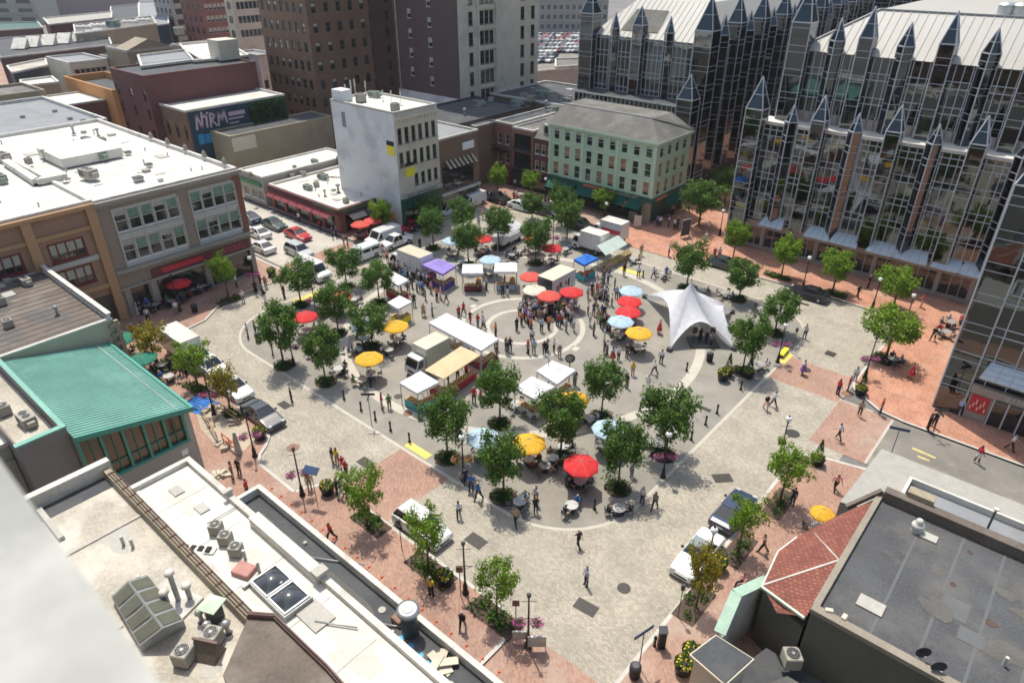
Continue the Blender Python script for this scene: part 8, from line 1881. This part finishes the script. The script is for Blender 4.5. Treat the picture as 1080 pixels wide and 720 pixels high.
# the rest of the crowd, past the three hundred built one by one
mats = []; mi_of = {}
def mslot(n):
    if n not in mi_of: mi_of[n] = len(mats); mats.append(MT[n])
    return mi_of[n]
CV, CF, CM = [], [], []
def add_person(x, y, z, pose, rz, top, bot):
    me = BM[pose]; o = len(CV); c, s_ = math.cos(rz), math.sin(rz); w = rs.uniform(1.1,1.25)
    for v in me.vertices: a, b = v.co.x*w, v.co.y*w; CV.append((x+a*c-b*s_, y+a*s_+b*c, z+v.co.z))
    sl = [mslot(rs.choice(['skin_light','skin_light','skin_dark'])), mslot(rs.choice(['hair_dark','hair_brown'])), mslot('cloth_'+top), mslot('cloth_'+bot), mslot('shoe')]
    for p in me.polygons: CF.append([i+o for i in p.vertices]); CM.append(sl[p.material_index])
for _ in range(74):
    cx_, cy_, sx_, sy_ = rs.choice([(585,337,22,9),(585,337,22,9),(560,334,10,7),(437,294,18,7),(632,312,10,14),(640,345,9,8),(450,292,8,6)])
    px, py = rs.gauss(cx_,sx_*.6), rs.gauss(cy_,sy_*.6); x, y = G(px,py); add_person(x,y,.01,rs.choice('sSash'),rs.uniform(0,6.28),rs.choice(tops),rs.choice(bots))
for x,y,z,a,ttl in SEATS[58:120]: add_person(x,y,z,rs.choice('qQ'),a-PI/2,rs.choice(tops),rs.choice(bots))
m = MB(); m.v = CV; m.f = CF; m.m = CM; m.sm = [True]*len(CF); tag(m.build('crowd',mats),'rest of the mingling crowd and seated people in the busy square','crowd',kind='stuff')
# ------------------------------------------------------------------ trees and planting
leafm('leaf_dark',(.05,.12,.02),(.125,.235,.035),(.28,.42,.09)); leafm('leaf_light',(.12,.22,.018),(.25,.40,.035),(.38,.50,.08)); leafm('leaf_yellow',(.14,.17,.015),(.38,.30,.03),(.50,.30,.04)); leafm('leaf_ivy',(.01,.05,.012),(.03,.10,.02))
pm('bark',(.10,.075,.055),.9,.25,3,20,bump=.4,obj=True)
def make_tree(name, leaf, h, r, base, n, seed, size=.2, upright=.0, cat='tree'):
    """tapered trunk and limbs, leaves clustered at the limb ends"""
    rr = random.Random(seed); e = empty(name, label='x', cat=cat); PROTOS.add(e.name); m = MB(); tips = []
    top = Vector((rr.uniform(-.1,.1),rr.uniform(-.1,.1),h*.88)); pts = [Vector((0,0,0)),Vector((rr.uniform(-.05,.05),rr.uniform(-.05,.05),base)),Vector((rr.uniform(-.15,.15),rr.uniform(-.15,.15),(base+h)*.5)),top]
    rad = [.12,.085,.05,.015]
    for a,b,c,d in zip(pts,pts[1:],rad,rad[1:]): m.tube(a,b,c,d,8)
    nl = 13+seed%5; h *= 1; r = r*(1,1.06,.95,1.02)[seed%4]
    for i in range(nl):
        t = (i+.5)/nl; z = base*.92+(h*.80-base*.92)*t; k = (z-base)/(h-base) if z > base else 0
        org = pts[1].lerp(pts[3], max(0,k)); a = i*2.4+rr.uniform(-.4,.4); prof = math.sin(PI*min(1,max(.12,(.22+.78*k))))**.6; L = r*prof*rr.uniform(.62,1.08)
        end = org+Vector((math.cos(a)*L, math.sin(a)*L, L*(.45+upright)+rr.uniform(-.1,.25))); end.z = min(end.z, h*.97); mid = org.lerp(end,.5)+Vector((0,0,-.05*L))
        m.tube(org,mid,.04,.026,5); m.tube(mid,end,.026,.008,5); tips += [(end,.30),(mid.lerp(end,.35),.26)]
        for s in range(3):
            q = mid.lerp(end,rr.uniform(.2,.9))+Vector((rr.gauss(0,.32),rr.gauss(0,.32),rr.gauss(.1,.25)))*r*.55; m.tube(mid.lerp(end,.4),q,.014,.006,4); tips.append((q,.25))
    tips += [(top,.32),(top-Vector((0,0,h*.1)),.3)]
    m.build('trunk','bark',e)
    f = MB(); per = n//len(tips)
    for c, cr in tips:
        R0 = cr*r*rr.uniform(.75,1.25)
        for _ in range(int(per*rr.uniform(.6,1.4))):
            v = Vector((rr.gauss(0,1),rr.gauss(0,1),rr.gauss(0,.8))); v = v.normalized()*R0*rr.random()**.45*1.15; p = c+v
            if p.z < base*.75: continue
            d = (v.normalized()+Vector((rr.gauss(0,.6),rr.gauss(0,.6),rr.gauss(.5,.5)))).normalized(); u = d.orthogonal().normalized(); u = (Matrix.Rotation(rr.random()*6.28,3,d)@u); w = d.cross(u); s = size*rr.uniform(.55,1.3)
            f.add([p-u*s,p-w*s*.45+d*s*.1,p+u*s,p+w*s*.45+d*s*.1],[(0,1,2,3)])
    f.build('crown',leaf,e)
    return e
DK = [make_tree('plaza_tree','leaf_dark',6,2.05,1.9,5600,s,.15) for s in (1,2,3,4,14)]
LT = [make_tree('street_tree','leaf_light',5,1.6,1.7,2600,s,.14,.15) for s in (5,6,7)]
DN = [make_tree('bright_tree','leaf_light',5,1.75,1.7,4200,s,.15,.05) for s in (11,12)]
YL = [make_tree('yellowing_tree','leaf_yellow',4.6,1.5,1.5,2200,s,.14,.2) for s in (8,9)]
def tree(kind, bx, by, ty, w, label, z=0, group='trees round the square'):
    """bx, by foot pixel; ty top pixel row; w crown width in pixels"""
    x, y = G(bx,by,z); hh = height_at(x,y,ty)-z; dep = PR(x,y,3)[2]; r = w/2*dep/FPX
    P = {'d':DK,'l':LT,'b':DN,'y':YL}[kind]; H0, R0 = {'d':(6,2.05),'l':(5,1.6),'b':(5,1.75),'y':(4.6,1.5)}[kind]
    p = P[int(bx*7+by)%len(P)]; o = put(p,x,y,z,bx*1.7,1,label,group); sr = r/R0*.92; o.scale = (sr,sr,hh/H0*.97); return x, y
BED = {}
def shrub_bed(kind, seed, L=0, Wd=0):
    m = MB(); rr = random.Random(seed)
    random.seed(seed)
    if kind == 'ring':
        for k in range(26): a = k*.24; r = .85*math.sqrt(random.random()); leafball(m,(r*math.cos(a*4.1),r*math.sin(a*4.1),.22),.30,24,.10,0,.8)
        return m
    for k in range(int(L*9)): leafball(m,(random.uniform(-L/2+.2,L/2-.2),random.uniform(-Wd/2+.2,Wd/2-.2),.2),.30,22,.10,[0,0,1] if kind=='mix' else 0,.9)
    return m
ring_me = None
def ring_bed(x,y,label,z=0):
    global ring_me
    if ring_me is None:
        b = shrub_bed('ring',3).build('shrub_ring','leaf_bed'); s = MB().cyl(0,0,0,.03,1.05,1.05,20).build('soil','soil',b); ring_me = b
        o = b
    else: o = copy_tree(ring_me)
    kids(ring_me); o.location = (x,y,z+.01); tag(o,label,'shrubs','shrub rings under the plaza trees')
TR = [(300,386,312,48,'far left plaza tree, nearest the left tip'),(344,403,336,40,'plaza tree on the left side, lower one beside the flowered lamp'),(357,352,292,40,'plaza tree left of the middle pair, left side'),(393,366,314,42,'plaza tree right behind the yellow umbrella'),(318,322,270,40,'plaza tree nearest the left street corner'),(366,303,256,36,'plaza tree in front of the minivan'),(400,320,272,36,'plaza tree beside the half hidden white tent'),
(472,483,408,50,'plaza tree just right of the yellow strip'),(527,447,377,50,'plaza tree beside the tan canopy'),(531,524,449,56,'lowest plaza tree with the yellow umbrella to its right'),(591,482,402,54,'big plaza tree in the lower middle with an umbrella caught behind'),(634,440,372,42,'plaza tree behind the round sign and white tents'),(652,515,436,52,'plaza tree right of the foremost red umbrella'),(700,480,403,56,'plaza tree by the pink flowered globe lamp'),
(779,316,268,38,'plaza tree behind the stage tent to the right'),(724,304,250,38,'tree at the end of the brick lane behind the stage'),(817,352,302,42,'plaza tree farthest right'),(783,392,326,40,'plaza tree directly right of the stage tent'),(457,262,214,32,'plaza tree behind the white box truck'),(494,280,228,32,'plaza tree behind the maroon stall'),(489,250,206,30,'small plaza tree by the far street near the white van'),(526,262,212,34,'plaza tree behind the catering cart'),(565,278,225,34,'plaza tree with the orange umbrella under it'),(561,232,200,28,'tree on the far side between the parked cars'),(598,252,206,32,'plaza tree left of the white delivery truck'),(454,262-22,208-5,28,'narrow tree near the red parked car'),(592,262-24,200-10,26,'narrow tree in front of the green awnings')]
for bx,by,ty,w,l in TR:
    x, y = tree('d',bx,by,ty,w,l)
    if x > PX0 and x < PX1 and y > PY0 and y < PY1: ring_bed(x,y,'shrub ring, '+l.split(',')[0].split(' with ')[0])
tree('d',737,238,184,44,'large dense tree in the brick lane corner',.1,'trees in the brick lane'); tree('d',764,215,172,34,'dark tree deep in the brick lane behind the large one',.1,'trees in the brick lane')
for bx,by,ty,w,k,l in ((405,246,207,26,'b','light green tree beside the coral umbrellas'),(445,230,196,32,'b','light green tree before the tavern corner'),(474,212,179,28,'b','light green tree in front of the brown restaurant'),(525,206,171,20,'b','slim light green tree in front of the red brick house'),(560,208,179,20,'b','yellow green tree beside the dormered house'),(595,214,192,24,'b','light green tree before the awnings, left of two'),(637,228,197,26,'b','light green tree before the awnings, right of two'),
(773,272,231,26,'b','light green tree at the end of the glass building'),(824,291,246,30,'b','light green tree left of the black saloon'),(878,308,262,34,'b','light green tree right of the black saloon'),(941,327,280,40,'b','light green tree before the glass entrance'),(934,378,322,52,'b','brightest spreading tree on the brick area'),(241,314,264,26,'l','young tree in front of the grey corner building'),(165,384,338,34,'y','yellowing tree in front of the white box truck'),(209,408,358,36,'l','young tree right of the white box truck'),(243,432,382,30,'y','slim yellowing tree beside the blue tarpaulin'),
(388,556,491,42,'l','young tree by the red crossing at lower left'),(452,600,534,40,'l','young tree in front of the white estate wagon'),(524,652,585,40,'l','young tree nearest the bottom lamp post'),(822,530,465,42,'l','young tree near the globe lamp on the right pavement'),(778,583,520,36,'l','young tree beside the dark blue car'),(734,640,572,38,'y','orange leaved tree beside the white convertible')):
    tree(k,bx,by,ty,w,l,.12,'street trees on the pavements')
def bed(px,py,L,Wd,rz,label,kind='mix',z=.12):
    x, y = G(px,py,z); m = shrub_bed(kind,int(px+py),L,Wd); o = m.build('shrub_bed',['leaf_bed','leaf_bed2']); s = MB().box(-L/2,-Wd/2,-.05,L/2,Wd/2,.03).build('soil','soil',o); o.location=(x,y,z); o.rotation_euler=(0,0,rz); tag(o,label,'shrubs','planting beds in the pavement')
for px,py,L,W_,rz,l in ((391,551,3.2,1.4,0,'shrubs under the young tree at the red crossing'),(454,601,3.8,1.5,0,'shrubs below the white estate wagon'),(521,650,3.6,1.5,0,'shrubs beside the bottom lamp post'),(822,531,1.4,3.6,0,'shrubs at the right kerb above the dark blue car'),(779,580,1.4,3.4,0,'shrubs between the two parked cars on the right'),(732,637,1.5,3.2,0,'shrubs under the orange leaved tree'),(241,317,1.3,2.8,0,'shrubs under the young tree by the grey building'),(175,388,3.0,1.3,0,'shrubs beside the white box truck'),(207,410,3.0,1.4,0,'shrubs right of the white box truck'),(245,438,2.6,1.2,0,'shrubs by the blue tarpaulin'),(822,293,3,1.2,0,'shrubs left of the black saloon'),(881,311,2.6,1.2,0,'shrubs right of the black saloon'),(930,379,2.0,2.0,0,'shrubs under the brightest tree'),(812,290,1.6,1.0,0,'low shrubs at the far left of the glass side kerb')): bed(px,py,L,W_,rz,l)
# climbing ivy on the mural building end and distant greenery
m = MB(); random.seed(4)
for _ in range(1500):
    t = random.random(); p = Vector((MY[1]+.15+random.random()*.5, MY[3]-.5-random.random()*7, random.random()**.7*11.8)); d = Vector((1,random.gauss(0,.5),random.gauss(0,.5))).normalized(); u = d.orthogonal().normalized(); w = d.cross(u); s=.35; m.add([p-u*s,p-w*s,p+u*s,p+w*s],[(0,1,2,3)])
tag(m.build('wall_ivy','leaf_ivy'),'dark green ivy covering the end of the mural wall','ivy')
# ------------------------------------------------------------------ light
W = bpy.data.worlds.new('World'); SC.world = W; W.use_nodes = True
wn = W.node_tree; bgn = wn.nodes['Background']; sky = wn.nodes.new('ShaderNodeTexSky'); sky.sky_type = 'NISHITA'; sky.sun_disc = False
SUN_EL, SUN_AZ = R(67), R(152)          # direction towards the sun, in plan measured from +X
sky.sun_elevation = SUN_EL; sky.sun_rotation = PI/2-SUN_AZ; sky.altitude = 200; sky.air_density = 1.2; sky.dust_density = 3
wn.links.new(sky.outputs[0], bgn.inputs[0]); bgn.inputs[1].default_value = .15
ld = bpy.data.lights.new('Sun', 'SUN'); ld.energy = 3.7; ld.angle = R(.53); ld.color = (1, .94, .83)
lo_ = bpy.data.objects.new('Sun', ld); COL.objects.link(lo_)
dv = Vector((math.cos(SUN_EL)*math.cos(SUN_AZ), math.cos(SUN_EL)*math.sin(SUN_AZ), math.sin(SUN_EL)))
lo_.rotation_euler = dv.to_track_quat('Z','Y').to_euler(); lo_.location = (0,0,80)
vs_ = SC.view_settings; vs_.view_transform = 'Standard'; vs_.look = 'None'; vs_.gamma = 1; vs_.use_curve_mapping = False; vs_.exposure = .26; SC.cycles.filter_width = 1.7
SC.cycles.max_bounces = 6; SC.cycles.diffuse_bounces = 3; SC.cycles.glossy_bounces = 4; SC.cycles.transmission_bounces = 2; SC.cycles.use_denoising = True
hz = bpy.data.materials.new('haze'); hz.use_nodes = True; hn = hz.node_tree; hn.nodes.clear(); ho = hn.nodes.new('ShaderNodeOutputMaterial'); hv = hn.nodes.new('ShaderNodeVolumePrincipled')
hv.inputs['Density'].default_value = .00016; hv.inputs['Color'].default_value = (.93,.95,1,1); hv.inputs['Anisotropy'].default_value = .3; hn.links.new(hv.outputs[0], ho.inputs['Volume']); MT['haze'] = hz
tag(MB().box(-900,-200,-1.2,500,1500,78).build('haze','haze'),'thin pale summer haze over the city','haze',kind='stuff')
SC.cycles.volume_bounces = 0; SC.cycles.volume_step_rate = 4
# nothing that was only a pattern for copies and never used stays in the scene
dead = [o for o in bpy.data.objects if o.parent is None and o.name in PROTOS and o.name not in USED]
par = {o.name: (o.parent.name if o.parent else None) for o in bpy.data.objects}; dn = {o.name for o in dead}
for _ in range(3): dn |= {n for n, p in par.items() if p in dn}
for n in dn: bpy.data.objects.remove(bpy.data.objects[n])
